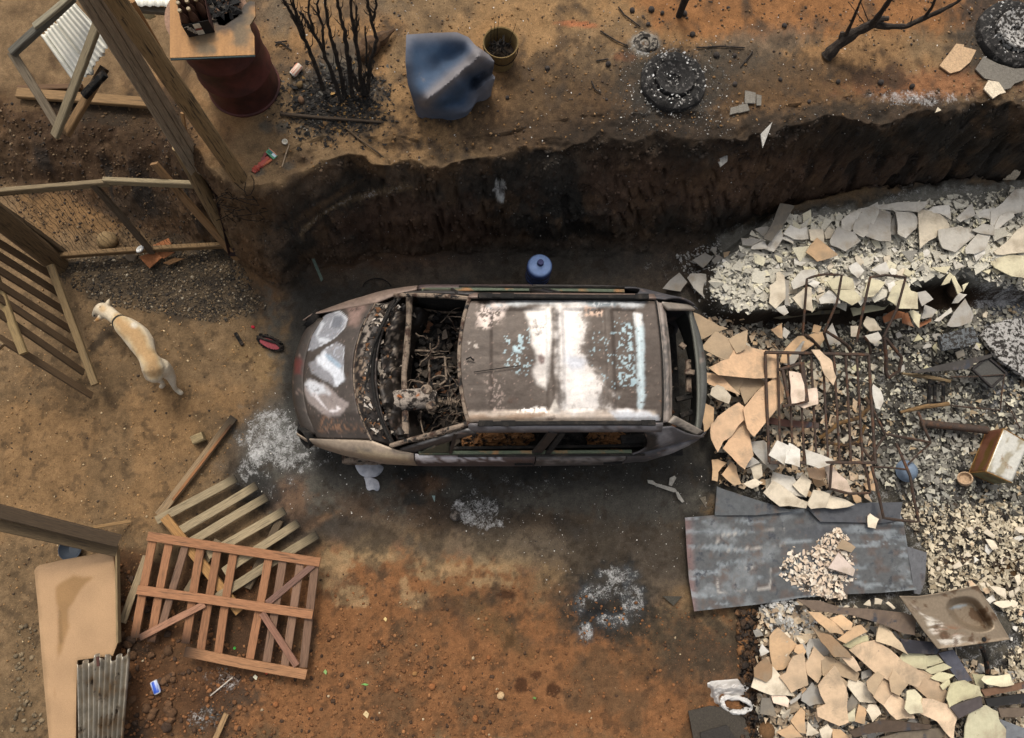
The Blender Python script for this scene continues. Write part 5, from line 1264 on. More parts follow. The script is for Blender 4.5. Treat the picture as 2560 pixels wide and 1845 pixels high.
def shardplate(name, poly, z, col, label, cat, m=None, th=.012, group=None, tilt=(0, 0), curl=0.0, ang=0.0):
    """a broken piece: real plate with thickness, its own tilt and a slight curl"""
    if name == 'board_shard':                         # broken edges wander
        pl = []
        for i, (x, y) in enumerate(poly):
            x2, y2 = poly[(i + 1) % len(poly)]; L = math.hypot(x2 - x, y2 - y); pl.append((x, y))
            if L > 13:
                f = rnd.uniform(.35, .65); j = rnd.uniform(-.055, .055) * L; pl.append((x + (x2 - x) * f - (y2 - y) / L * j, y + (y2 - y) * f + (x2 - x) / L * j))
        poly = pl
    pts = [Vector(P(x, y, z)) for x, y in poly]; c = sum(pts, Vector()) / len(pts)
    ca, sa = math.cos(ang), math.sin(ang)
    def lift(p):
        dx, dy = p.x - c.x, p.y - c.y; a = dx * ca + dy * sa
        return Vector((p.x, p.y, p.z + dx * tilt[0] + dy * tilt[1] + curl * a * a))
    bm = bmesh.new()
    try:
        f = bm.faces.new([bm.verts.new(p) for p in pts])
    except Exception:
        bm.free(); return None
    f.normal_update()
    if f.normal.z < 0: bmesh.ops.reverse_faces(bm, faces=[f])
    bmesh.ops.triangulate(bm, faces=bm.faces[:])
    L = max((a - b).length for a in pts for b in pts)
    if curl and L > .12:
        ed = [e for e in bm.edges if e.calc_length() > L * .35]
        bmesh.ops.subdivide_edges(bm, edges=ed, cuts=1); bmesh.ops.triangulate(bm, faces=[f for f in bm.faces if len(f.verts) > 3])
    for v in bm.verts: v.co = lift(v.co)
    bm.normal_update()
    ex = bmesh.ops.extrude_face_region(bm, geom=bm.faces[:])
    bmesh.ops.translate(bm, vec=(0, 0, th), verts=[v for v in ex['geom'] if isinstance(v, bmesh.types.BMVert)])
    bmesh.ops.recalc_face_normals(bm, faces=bm.faces[:])
    bm.verts.index_update()
    mb = MB(); mb.col = col; mb.add([v.co.copy() for v in bm.verts], [tuple(v.index for v in f.verts) for f in bm.faces]); bm.free()
    return build(name, mb, m or M_stone, label=label, cat=cat, group=group, smooth=True, sharp=30)
for poly, lb in ((off([(1065, 680), (1140, 765), (1250, 690), (1200, 645)], (0, 420)), 'pointed orange clay tile piece in front of the wire fence'), (off([(1205, 645), (1345, 650), (1250, 695)], (0, 420)), 'small orange tile sliver beside the pointed piece'), (off([(1170, 592), (1300, 545), (1320, 590), (1200, 620)], (0, 420)), 'orange tile piece behind the bottom rail of the wire fence')):
    shardplate('clay_tile_piece', poly, .07, lin(152, 98, 62), lb, 'tile piece', tilt=(.1, .2))
shardplate('charred_offcut', off([(1250, 730), (1340, 690), (1420, 695), (1300, 745)], (0, 420)), .05, lin(92, 66, 40), 'curled charred offcut near the orange tile pieces', 'offcut', m=M_matte)
# ------------------------------------------------------------------ things on the upper ground
M_tank = mat('blue_plastic', (1, 1, 1), c2=lin(128, 112, 92), s2=3, lo=.62, hi=.82, rough=.75, var=.1, scale=20, bump=.05, spec=.2, c3=lin(140, 150, 160), s3=60, lo3=.7, hi3=.76)
TK = off([(1212, 265), (1400, 252), (1600, 246), (1690, 285), (1740, 345), (1800, 385), (1850, 420), (1888, 470), (1882, 520), (1862, 552), (1900, 598), (1850, 660), (1775, 725), (1720, 820), (1680, 855), (1580, 872), (1480, 882), (1400, 870), (1330, 832), (1262, 750), (1225, 650), (1206, 480)], (620, 0))
tz0 = ghit(1080, 270).z
TC = off([(1212, 270), (1400, 255), (1600, 250), (1700, 300), (1800, 388), (1885, 480), (1860, 550), (1895, 600), (1780, 720), (1690, 850), (1480, 880), (1330, 830), (1240, 700), (1206, 480), (1210, 370), (1500, 250),
          (1450, 420), (1600, 330), (1300, 400), (1330, 600), (1450, 560), (1560, 470), (1660, 400), (1370, 770), (1480, 660), (1600, 560), (1700, 470), (1790, 400),
          (1430, 790), (1540, 720), (1640, 640), (1740, 540), (1830, 450), (1500, 830), (1600, 780), (1680, 690), (1720, 610), (1790, 560), (1780, 640), (1850, 610), (1700, 760)], (620, 0))
TH = [.60, .60, .58, .54, .50, .40, .28, .22, .12, .08, .08, .16, .36, .56, .60, .60,
      .50, .54, .54, .46, .42, .43, .48, .42, .47, .52, .56, .58,
      .34, .38, .42, .46, .48, .24, .22, .26, .18, .26, .20, .24, .12]
def tankz(px, py):
    z = tz0 + rbf(TC, TH, np.stack([px, py], 1), 16)
    L_ = lambda c: pdist(px, py, off(c, (620, 0)), False)
    z = z + .035 * np.exp(-(L_([(1345, 785), (1480, 680), (1620, 560), (1790, 400)]) / 7) ** 2) - .06 * np.exp(-(L_([(1480, 835), (1620, 770), (1715, 650), (1760, 570), (1860, 530)]) / 9) ** 2)
    z = z + .025 * np.exp(-(L_([(1400, 850), (1520, 830), (1600, 770), (1680, 720)]) / 5) ** 2) + .03 * np.exp(-(L_([(1760, 690), (1810, 620), (1895, 600)]) / 6) ** 2) - .03 * np.exp(-(L_([(1690, 480), (1760, 420), (1830, 400)]) / 5) ** 2)
    return z
def tankc(px, py):
    c = np.ones(px.shape + (3,)) * np.array(lin(44, 70, 96)); n = fbm(px, py, .03, 2, 4)
    d = np.exp(-(pdist(px, py, off([(1360, 770), (1600, 560), (1790, 400)], (620, 0)), False) / 18) ** 2) * .8 + sstep(130, 80, py) * .35 + sstep(30, 0, sdpoly(px, py, TK)) * .25 + .12
    d = np.clip(d + (n - .5) * .2 + sstep(1150, 1220, px) * .3, 0, .85)
    return c * (1 - d[..., None]) + np.array(lin(120, 114, 112)) * d[..., None]
V, fs, C, k0 = polysurf(TK, 22, 96, tankz, tankc, 0)
mb = MB(); mb.add([Vector(v) for v in V], fs, C); rim = list(range(k0, k0 + 96)); cen = V[rim].mean(0); prev = rim
for s in range(1, 5):                              # wall of the drum going down and slightly in
    o = len(mb.v); f = s / 4
    for i in rim:
        x, y, z = V[i]; gz = float(tz0) - .05; k = 1 - .08 * math.sin(f * 1.57)
        mb.v.append((cen[0] + (x - cen[0]) * k, cen[1] + (y - cen[1]) * k, z + (gz - z) * f)); mb.c.append(tuple(C[i]))
    for k in range(96):
        j = (k + 1) % 96; mb.f.append((prev[k], prev[j], o + j, o + k))
    prev = list(range(o, o + 96))
build('melted_tank', mb, M_tank, label='blue plastic tank slumped and melted out of shape', cat='tank', smooth=True, sharp=60)
# bucket of twigs
bp_ = ghit(1250, 150); bt = P(1241, 126, bp_.z + .24)
r_ = empty('bucket', bp_, 'old yellow-brown bucket of dead twigs behind the blue tank', 'bucket')
mb = MB(); mb.col = lin(112, 92, 56); ax = Vector((0, 0, 1))
mb.lathe([(0, .01), (.12, .01), (.148, .24), (.158, .245), (.158, .232), (.152, .228), (.125, 0), (0, 0)], bp_, 32); build('bucket_shell', mb, M_matte, r_, smooth=True, sharp=50)
mb = MB(); mb.col = lin(52, 42, 32); mb.lathe([(0, .10), (.135, .09)], bp_, 24); build('bucket_soil', mb, M_matte, r_)
mb = MB(); mb.col = lin(120, 98, 66); mb.tube([bp_ + Vector((.158 * math.cos(a), .158 * math.sin(a), .235 - .10 * max(0, math.sin(a - 3.4)))) for a in [3.3 + i * .26 for i in range(12)]], .005, 5); build('handle', mb, M_wire, r_)
mb = MB(); mb.col = lin(92, 74, 52)
for k in range(26):
    a = rnd.random() * 6.28; b = a + rnd.uniform(1.5, 4); r0 = rnd.uniform(.05, .13); z = .13 + rnd.random() * .07
    mb.tube([bp_ + Vector((r0 * math.cos(a), r0 * math.sin(a), z)), bp_ + Vector((.03 * math.cos(a + 2), .03 * math.sin(a + 2), z + .04)), bp_ + Vector((r0 * math.cos(b), r0 * math.sin(b), z))], .004, 4)
for k in range(6):
    a = rnd.random() * 6.28; mb.tube([bp_ + Vector((.08 * math.cos(a), .08 * math.sin(a), .12)), bp_ + Vector((.09 * math.cos(a), .09 * math.sin(a), .26)), bp_ + Vector((.11 * math.cos(a) + .02, .12 * math.sin(a), .36 + rnd.random() * .12))], [.004, .003, .002], 4)
build('dead_twigs', mb, M_char, label='dead twigs standing in the yellow-brown bucket', cat='twigs')
# burnt tyres
M_tyre = mat('burnt_tyre', lin(38, 36, 34), c2=lin(96, 92, 88), s2=24, lo=.54, hi=.66, rough=.95, var=.5, scale=60, bump=.6)
M_ashw = mat('white_ash', lin(168, 164, 158), c2=lin(50, 46, 42), s2=26, lo=.46, hi=.54, rough=.98, var=.35, scale=70, bump=.6)
def tyre(px, py, R, label, fill, k=0):
    p = ghit(px, py); r_ = empty('tyre_wreck', p, label, 'tyre', 'burnt tyres on the upper ground')
    mb = MB(); prof = [(.58, .0), (.92, .0), (1.0, .12), (1.02, .3), (.99, .46), (.9, .56), (.78, .58), (.66, .54), (.58, .42), (.56, .25)]
    mb.lathe([(a * R, b * R * .62) for a, b in prof], p - Vector((0, 0, .04)), 64)
    for i in range(len(mb.v)):
        x, y, z = mb.v[i]; n = (float(fbm(x, y, 9, 2 + k, 4)) - .5); mb.v[i] = (x + (x - p.x) * n * .10, y + (y - p.y) * n * .10, z + n * .07 * (1 if z > p.z + .05 else 0))
    build('tyre_carcass', mb, M_tyre, r_, smooth=True)
    mb = MB(); mb.lathe([(0, .10 * R), (.16 * R, .12 * R), (.2 * R, .2 * R), (.42 * R, .24 * R), (.5 * R, .3 * R), (.57 * R, .34 * R), (.59 * R, .32 * R), (.57 * R, .0)], p, 40)
    build('wheel_disc', mb, fill, r_, smooth=True)
    N = 420; a = RS.rand(N) * 6.28; rr = R * np.sqrt(RS.rand(N)) * 1.12
    zf = np.where(rr < .56 * R, .28 * R, np.where(rr < .95 * R, .36 * R, .06 * R))
    pos = np.stack([p.x + rr * np.cos(a), p.y + rr * np.sin(a), p.z + zf - .02], 1)
    pal = np.array([lin(186, 184, 180), lin(130, 126, 120), lin(40, 38, 36), lin(216, 214, 210)])
    V, T, C = chips(N, pos, RS.uniform(.006, .017, N), RS.uniform(0, .8, N), pal[RS.choice(4, N, p=[.16, .34, .45, .05])], thick=.003)
    mb = MB(); mb.add(V, T.tolist(), C); tag(build('ash_flakes', mb, M_matte, r_), kind='stuff')
tyre(1682, 208, .30, 'burnt tyre with a rusty wheel disc, inland of the twin tile chips', M_tyre)
tyre(2530, 92, .36, 'large burnt tyre full of white ash beside the cracked slabs', M_ashw, 2)
p = ghit(1612, 106); mb = MB(); mb.col = lin(200, 192, 180)
mb.lathe([(.045, .0), (.055, .02), (.08, .03), (.105, .02), (.12, -.005)], p, 30)
for i in range(len(mb.v)):
    x, y, z = mb.v[i]; n = float(fbm(x, y, 14, 3, 3)) - .5; mb.v[i] = (x + (x - p.x) * n * .5, y + (y - p.y) * n * .5, z + n * .02)
build('ash_ring', mb, M_ashw, label='small ring of white ash beside the burnt tyre', cat='ash ring', smooth=True)
# burnt shrub
r_ = empty('burnt_shrub', ghit(840, 235), 'burnt shrub of bare black stems above its own ash', 'shrub')
ST = [[(580, 690), (500, 450), (440, 320), (350, 130), (290, 30), (220, -90)], [(440, 320), (410, 190), (360, 60), (330, -80)], [(430, 300), (370, 120), (300, -80)],
      [(720, 780), (640, 560), (580, 400), (490, 230), (440, 150), (400, 90)], [(580, 400), (570, 200), (530, 60), (545, -80)], [(590, 410), (500, 250), (460, 60), (475, -80)],
      [(740, 720), (690, 480), (640, 300), (600, 120), (590, -80)], [(800, 740), (760, 400), (740, 240), (700, 80), (670, -80)], [(880, 750), (860, 560), (830, 330), (800, 170), (780, -80)], [(830, 330), (835, 180), (830, 40)],
      [(920, 720), (940, 480), (990, 300), (950, 180), (920, 50), (915, -80)], [(950, 180), (980, 60), (990, -80)], [(960, 600), (910, 500), (900, 200)], [(850, 700), (800, 560), (780, 430)], [(740, 760), (720, 620), (690, 470)], [(900, 720), (880, 600), (930, 540)]]
BY0 = 730 / 3.065; gz = ghit(840, 235).z
def stem_z(cy): return gz + max(-.03, (730 - cy) / 3.065 / 215 * .95)
for s in ST:
    pts = [P(620 + x / 3.065, y / 3.065, stem_z(y)) for x, y in s]
    r0 = .021 if s[0][1] > 650 else .013
    q, rr = knobbly(pts, [r0 * (1 - .55 * i / (len(pts) - 1)) for i in range(len(pts))], amp=.18, sub=5)
    q = [v + Vector((rnd.uniform(-.006, .006), rnd.uniform(-.006, .006), 0)) for v in q]
    mb = MB(); mb.tube(q, rr, 7); build('stem', mb, M_char, r_, smooth=True)
    mb = MB()
    for k in range(9):
        i = rnd.randrange(2, len(q) - 1); a = rnd.random() * 6.28; l_ = rnd.uniform(.03, .11); mb.tube([q[i], q[i] + Vector((l_ * .4 * math.cos(a), l_ * .4 * math.sin(a), l_ * .6)), q[i] + Vector((l_ * .6 * math.cos(a + .4), l_ * .6 * math.sin(a + .4), l_ * 1.4))], [.005, .004, .0015], 4)
    tag(build('twig_stubs', mb, M_char, r_), kind='stuff')
N = 2400; pp = np.array([[838 + rnd.gauss(0, 56), 256 + rnd.gauss(0, 42)] for _ in range(N)]); pos = ghits(pp); pos[:, 2] += .004
pal = np.array([lin(26, 24, 22), lin(44, 39, 34), lin(96, 72, 44), lin(134, 104, 60), lin(90, 86, 80)])
stuff('leaf_litter', [chips(N, pos, RS.uniform(.012, .034, N), RS.uniform(0, .7, N), pal[RS.choice(5, N, p=[.58, .28, .05, .03, .06])], elong=.2, thick=.003)], M_matte, 'charred leaf litter under the burnt shrub', 'leaf litter')
q, rr = knobbly([zg(900, 152, .04), zg(925, 130, .07), zg(955, 112, .08), zg(988, 82, .05)], [.05, .085, .06, .012], amp=.25, sub=4)
mb = MB(); mb.col = lin(84, 62, 42); mb.tube(q, rr, 9); build('driftwood_log', mb, M_log, label='split brown log lying behind the burnt shrub', cat='log', smooth=True)
mb = MB(); mb.col = lin(70, 58, 46); mb.tube([zg(702, 288, .02), zg(790, 296, .02), zg(880, 303, .02), zg(960, 309, .02)], [.016, .015, .013, .009], 7); build('burnt_pole', mb, M_log, label='thin burnt pole lying in front of the shrub', cat='pole')
mb = MB(); mb.col = lin(96, 78, 58); mb.tube([zg(852, 312, .02), zg(905, 355, .02), zg(945, 385, .03), P(998, 428, 1.5)], [.006, .009, .009, .006], 6); build('cane', mb, M_log, label='long thin cane leaning over the lip of the bank', cat='cane')
# charred sapling and post stub
r_ = empty('charred_sapling', ghit(2072, 138), 'charred leaning sapling with forked bare branches', 'tree')
g = ghit(2070, 140)
for pts, r in (([(2066, 142, 0), (2095, 112, .12), (2140, 80, .26), (2178, 62, .36)], [.055, .05, .045, .038]), ([(2178, 64, .36), (2196, 40, .5), (2230, -8, .75), (2260, -60, 1.0)], [.032, .026, .02, .014]), ([(2170, 58, .34), (2215, 66, .34), (2265, 66, .4), (2310, 45, .5), (2350, 28, .6), (2392, 6, .7), (2430, -30, .85)], [.03, .027, .024, .022, .018, .015, .01]),
               ([(2112, 92, .2), (2128, 60, .36), (2152, 2, .62), (2164, -50, .8)], [.018, .014, .01, .008]), ([(2310, 45, .5), (2330, 18, .65), (2345, -20, .8)], [.016, .013, .01]), ([(2178, 62, .36), (2200, 48, .4), (2222, 46, .42)], [.03, .028, .02]), ([(2100, 108, .14), (2106, 80, .22)], [.03, .02]), ([(2275, 60, .42), (2282, 40, .5)], [.006, .003]), ([(2170, 50, .4), (2150, 0, .8)], [.005, .003]), ([(2160, 56, .4), (2120, 4, .75)], [.004, .003])):
    q, rr = knobbly([P(x, y, g.z + z) for x, y, z in pts], r, amp=.16, sub=5)
    mb = MB(); mb.col = (1.25, 1.15, 1.05); mb.tube(q, rr, 9); build('trunk' if r[0] > .05 else 'branch', mb, M_char, r_, smooth=True)
g = ghit(1697, 40); mb = MB(); mb.tube([g - Vector((0, 0, .05)), g + Vector((.0, .0, .4)), P(1698, -60, g.z + .75)], [.028, .04, .05], 10); build('charred_stake', mb, M_char, label='charred stake standing at the far edge of the yard', cat='stake', smooth=True)
for k, pts in enumerate([[(1545, 20), (1560, 40), (1590, 62), (1600, 70)], [(1740, 122), (1800, 118), (1860, 122)], [(1850, 170), (1880, 132), (1860, 160)], [(1490, 155), (1520, 150)], [(1478, 205), (1486, 225), (1502, 235)], [(1500, 80), (1540, 105), (1570, 118)], [(688, 108), (708, 112), (730, 128)], [(690, 118), (696, 108), (718, 106)]]):
    mb = MB(); mb.tube([zg(x, y, .015) for x, y in pts], .007, 5)
    build('burnt_twig', mb, M_char, label=['burnt twig reaching down to the white ash ring', 'long burnt twig in the shade beyond the tyre', 'burnt twig forking near the charred sapling', 'short burnt twig on the orange fire mark', 'bent burnt twig between bucket and tyre', 'burnt twig inland of the orange fire streak', 'curved burnt twig beside the rusty drum', 'crooked burnt twig beside the rusty drum'][k], cat='twig')
for k, (x, y, r) in enumerate([(1620, 62, .035), (1580, 28, .045), (1628, 26, .05), (1655, 34, .035), (1368, 172, .04), (1520, 162, .045), (1790, 140, .05), (1836, 140, .035), (1710, 36, .05), (1730, 88, .045), (1836, 212, .04), (1950, 200, .035), (2094, 206, .04), (2200, 208, .05), (2278, 218, .05), (1960, 66, .04), (2022, 255, .03), (1268, 245, .03)]):
    rock('charred_fruit', x, y, r * .6, lin(56, 50, 46), 'black charred seed pod, ' + ['just beyond the white ash ring', 'largest one up from the ash ring', 'near the ash ring beside a twig', 'between ash ring and stake', 'on bare soil beyond the bucket', 'on the way from bucket to tyre', 'in the shade right past the tyre', 'in the shade, second past the tyre', 'at the foot of the charred stake', 'one stride in front of the stake', 'inland of the square brown tile chip', 'halfway between tile chip and sapling', 'first one under the sapling root', 'second one under the sapling root', 'nearest the long ash streak', 'at the edge of the light soil patch', 'small one under the sapling, towards the bank', 'small one between tank and bank'][k], 'seed pod', .85, 'charred seed pods on the upper ground', rough_=.15)
rock('dry_fruit', 750, 214, .032, lin(112, 90, 58), 'brown dry fruit below the faded can', 'fruit', .8, rough_=.15); rock('dry_fruit', 754, 253, .036, lin(96, 72, 52), 'dark brown dry fruit nearest the burnt pole', 'fruit', .8, rough_=.15)
# slabs beside the large tyre
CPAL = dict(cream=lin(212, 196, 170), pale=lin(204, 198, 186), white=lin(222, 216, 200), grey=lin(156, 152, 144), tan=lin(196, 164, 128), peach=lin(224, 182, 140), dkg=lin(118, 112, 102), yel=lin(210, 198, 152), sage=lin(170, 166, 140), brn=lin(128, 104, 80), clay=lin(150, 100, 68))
for c, poly, lb in (('tan', [(1735, 350), (1790, 360), (1790, 375), (1880, 405), (1850, 480), (1780, 540), (1700, 562), (1615, 510), (1700, 400)], 'curved cream slab with a cracked face next to the large tyre'),
                    ('dkg', [(1945, 445), (2060, 500), (2180, 540), (2268, 545), (2268, 620), (2200, 640), (2060, 625), (1960, 605), (1885, 540)], 'long grey-brown slab under the rim of the large tyre'),
                    ('cream', [(1985, 625), (2060, 640), (2120, 715), (2075, 725), (2030, 755), (1955, 685)], 'small cream slab below the long grey-brown one'),
                    ('dkg', [(2065, 630), (2190, 640), (2160, 680), (2110, 690)], 'grey slab corner between the cream and grey-brown slabs'),
                    ('cream', [(1600, 828), (1628, 850), (1586, 864)], 'tiny cream triangle on the scorched ground')):
    o = off(poly, (1820, 0)); shardplate('slab_piece', o, ghit(*np.mean(o, 0)).z + .02, CPAL[c], lb, 'slab piece', tilt=(.05, .12), curl=.5, ang=.6, m=None)
for c, poly, lb in (('dkg', [(1905, 700), (1985, 720), (1985, 795), (1905, 790)], 'square brown tile chip, inland one of four'), ('dkg', [(1990, 730), (2030, 740), (2030, 810), (1995, 810)], 'narrow brown tile chip beside the square one'),
                    ('dkg', [(1795, 830), (1850, 820), (1855, 865), (1790, 882)], 'brown tile chip with rounded end near the bank'), ('dkg', [(1855, 810), (1920, 800), (1940, 850), (1855, 868)], 'brown tile chip leaning on the rounded one'),
                    ('grey', [(2110, 945), (2085, 1020), (2045, 1130), (2025, 1030)], 'long grey triangular shard stuck on the lip of the bank'), ('grey', [(1710, 1190), (1770, 1185), (1770, 1240), (1720, 1280), (1700, 1240)], 'small grey shard on the upper face of the bank')):
    o = off(poly, (1240, 0)); shardplate('tile_chip', o, ghit(*np.mean(o, 0)).z + .015, CPAL[c], lb, 'tile chip', tilt=(.05, .1))
o = off([(2237, 1192), (2232, 1340), (2205, 1378), (2118, 1368)], (1820, 0)); shardplate('slab_piece', o, ghit(*np.mean(o, 0)).z + .03, CPAL['cream'], 'lone pale triangular shard on the dark bank', 'slab piece', tilt=(.1, .3))

# ------------------------------------------------------------------ litter in the yard
def can(px, py, dirpx, r, L, col, band, label, z=None):
    g = ghit(px, py) + Vector((0, 0, r * .9)); d = Vector((dirpx[0], -dirpx[1], 0)).normalized()
    r_ = empty('drink_can', g - Vector((0, 0, r)), label, 'can')
    prof = [(0, -.5), (.72, -.5), (.8, -.49), (1, -.42), (1, .38), (.78, .49), (.8, .5), (.72, .5)]
    cols = [lin(190, 190, 186)] * 3 + [col] * 2 + [lin(190, 190, 186)] * 3
    mb = MB(); mb.lathe([(a * r, b * L) for a, b in prof], g, 24, axis=d, cols=cols)
    for i in range(len(mb.v)):
        x, y, z_ = mb.v[i]; n = float(fbm(x, y + z_, 40, 2, 3)) - .5; mb.v[i] = (x + n * r * .3, y + n * r * .25, z_ + n * r * .3)
        if mb.c[i] == col and float(fbm(x, y + z_, 60, 4, 2)) > .56: mb.c[i] = band
    build('can_body', mb, M_plain, r_, smooth=True, sharp=50)
    mb = MB(); mb.col = lin(40, 38, 34); mb.lathe([(0, .492), (.66, .492)], g, 16, axis=d); mb.v = [tuple(Vector(v)) for v in mb.v]
    mb = MB(); mb.col = lin(120, 112, 96); mb.lathe([(0, L * .47), (r * .66, L * .47), (r * .7, L * .503), (r * .8, L * .503)], g, 20, axis=d); build('can_end', mb, M_plain, r_)
can(393, 1716, (16, 36), .033, .125, lin(48, 84, 180), lin(196, 206, 226), 'crumpled bright blue drink can among the earth clods')
can(742, 181, (-14, 22), .033, .125, lin(206, 190, 170), lin(180, 84, 60), 'faded white and red drink can on the ashes by the drum')
r_ = empty('rag_packet', ghit(648, 400), 'red twisted wrapper with a green printed card', 'wrapper')
g = ghit(660, 384); mb = MB(); mb.col = lin(84, 150, 112)
cq = [P(664.5 + a, 370 + b, g.z + .025) for a, b in ((-.5, 0), (30, 18), (20, 28), (-.5, 9.5))]
cq = [P(x, y, g.z + .02) for x, y in ((674, 370), (695, 388), (684, 398), (664, 380))]
mb.prism(cq, .004); build('printed_card', mb, M_plain, r_)
mb = MB(); mb.col = lin(206, 196, 190); e0 = Vector(cq[0]); e1 = Vector(cq[1]); e3 = Vector(cq[3])
up_ = Vector((0, 0, .003))
for f0, f1, g0_, g1_, c in ((.02, .98, .04, .16, lin(206, 120, 96)), (.55, .95, .25, .7, lin(196, 206, 214)), (.1, .5, .3, .42, lin(28, 88, 120)), (.08, .5, .52, .62, lin(22, 80, 60)), (.1, .42, .72, .8, lin(22, 80, 60))):
    mb.col = c; q4 = [e0 + (e1 - e0) * a + (e3 - e0) * b + up_ for a, b in ((f0, g0_), (f1, g0_), (f1, g1_), (f0, g1_))]; mb.prism(q4, .002)
build('card_print', mb, M_plain, r_)
mb = MB(); 
for pts, r, c in (([(672, 396), (662, 406), (652, 414), (640, 424), (634, 432)], [.02, .022, .026, .03, .022], lin(150, 66, 52)), ([(666, 384), (660, 396), (656, 408)], [.014, .018, .014], lin(120, 58, 54)), ([(680, 400), (668, 408), (656, 414), (645, 420)], [.01, .018, .016, .012], lin(168, 88, 54))):
    mb.col = c; q, rr = knobbly([zg(x, y, .018) for x, y in pts], r, amp=.3, sub=4); mb.tube(q, rr, 8)
for i in range(len(mb.v)): x, y, z = mb.v[i]; mb.v[i] = (x, y, ghit(650, 408).z + (z - ghit(650, 408).z) * .6)
build('twisted_wrapper', mb, M_plain, r_, smooth=True)
mb = MB(); mb.col = lin(150, 130, 106); mb.tube([zg(724, 362, .01), zg(716, 385, .012), zg(706, 418, .01)], .006, 5); build('dry_stalk', mb, M_matte, label='dry stalk lying beyond the red wrapper', cat='stalk')
mb = MB(); mb.col = lin(206, 200, 184); mb.lathe([(.012, 0), (.022, .01), (.026, .03), (.022, .032), (.01, .008)], zg(714, 358), 12); build('white_stopper', mb, M_plain, label='small white cap at the end of the dry stalk', cat='cap')
# burnt shoe sole, red bead, char stick
SO = off([(1965, 1310), (2000, 1275), (2080, 1295), (2150, 1330), (2180, 1370), (2175, 1405), (2120, 1410), (2040, 1380), (1980, 1340)], (0, 420))
r_ = empty('shoe_sole', ghit(688, 860), 'burnt shoe with a red insole in front of the bonnet', 'shoe')
mb = MB(); mb.col = lin(44, 40, 40); o = resample(SO, 24, True, 2); pts = [zg(x, y, .035) for x, y in o]; mb.prism(pts, .03); 
for k in range(22):
    x, y = o[k]; mb.tube([zg(x, y, .03), zg(x + rnd.uniform(-4, 4), y + rnd.uniform(-3, 3), .045)], [.012, .008], 5)
build('sole', mb, M_char, r_)
mb = MB(); mb.col = lin(140, 66, 70); c = o.mean(0); mb.prism([zg(*(c + (q_ - c) * .72 + np.array([0, 3])), .045) for q_ in o], .012); build('insole', mb, M_matte, r_)
mb = MB(); mb.tube([zg(*q_, .058) for q_ in off([(1990, 1305), (2060, 1330), (2130, 1350), (2165, 1385)], (0, 420))], .014, 6); mb.tube([zg(*q_, .055) for q_ in off([(2020, 1290), (2100, 1310), (2160, 1350)], (0, 420))], .01, 6); build('strap', mb, M_char, r_)
rock('red_bead', 633, 818, .022, lin(190, 44, 60), 'small bright red bottle top on the yard', 'bottle top', .6, rough_=.05)
bar1('char_stick', zg(590, 834, .02), zg(608, 864, .02), .035, .025, lin(52, 44, 36), m=M_char, label='short black charred stick near the burnt shoe', cat='stick')
mb = MB(); mb.col = lin(210, 208, 202); g = P(352, 624, .20); mb.lathe([(.012, .0), (.035, .0), (.042, .02), (.036, .03), (.022, .022), (.012, .008)], g, 14)
for i in range(len(mb.v)): x, y, z = mb.v[i]; mb.v[i] = (x + .3 * (y - g.y), y, z + .3 * (x - g.x))
build('torn_cup', mb, M_plain, label='torn white cup caught on the bottom rail of the fence', cat='cup', smooth=True)
mb = MB(); mb.col = lin(60, 150, 60); mb.lathe([(.010, 0), (.014, .006), (.012, .012), (.008, .008)], zg(587, 1620, .0), 14); build('green_ring', mb, M_plain, label='tiny bright green ring between the panel slats', cat='ring')
mb = MB(); mb.col = lin(190, 72, 40); mb.lathe([(.010, 0), (.014, .006), (.012, .012), (.006, .008)], zg(667, 1682, .0), 12); build('orange_ring', mb, M_plain, label='tiny orange ring at the near edge of the red panel', cat='ring')
for k, (x, y, w, h, c, lb) in enumerate(((813, 1680, 10, 14, lin(130, 160, 96), 'small pale green leaf below the red panel'), (912, 1711, 20, 6, lin(110, 160, 84), 'narrow bright green leaf on the orange soil'), (1336, 1745, 10, 7, lin(96, 130, 64), 'small green leaf near the dark splashes'), (638, 1693, 13, 14, lin(214, 206, 178), 'white pebble-like scrap beneath the red panel'), (915, 1786, 16, 20, lin(196, 172, 128), 'pale bent scrap on the near soil'), (963, 1548, 10, 12, lin(206, 178, 120), 'small yellowish scrap on the worn soil'))):
    shardplate('leaf' if 'leaf' in lb else 'scrap', [(x - w / 2, y), (x, y - h / 2), (x + w / 2, y - h * .1), (x + w * .2, y + h / 2)], ghit(x, y).z + .008, c, lb, 'leaf' if 'leaf' in lb else 'scrap', m=M_plain, th=.003, tilt=(.2, .1))
# water jug
g = ghit(1343, 692); r_ = empty('water_jug', g, 'blue water-cooler jug standing between the bank and the car', 'jug')
M_jug = mat('blue_polycarbonate', (1, 1, 1), rough=.2, var=.15, scale=30, bump=.05, spec=.6)
mb = MB(); mb.lathe([(0, 0), (.12, 0), (.135, .02), (.135, .09), (.127, .1), (.135, .11), (.135, .19), (.127, .2), (.135, .21), (.135, .29), (.127, .3), (.134, .315), (.13, .345), (.11, .37), (.06, .39), (.035, .41)], g, 36,
                    cols=[lin(50, 68, 112)] * 11 + [lin(58, 78, 130), lin(80, 104, 160)] + [lin(150, 176, 222)] * 3); build('jug_body', mb, M_jug, r_, smooth=True)
mb = MB(); mb.col = lin(34, 42, 96); mb.lathe([(.036, .40), (.034, .445), (.03, .46), (0, .46)], g, 20); build('jug_neck', mb, M_plain, r_, smooth=True)
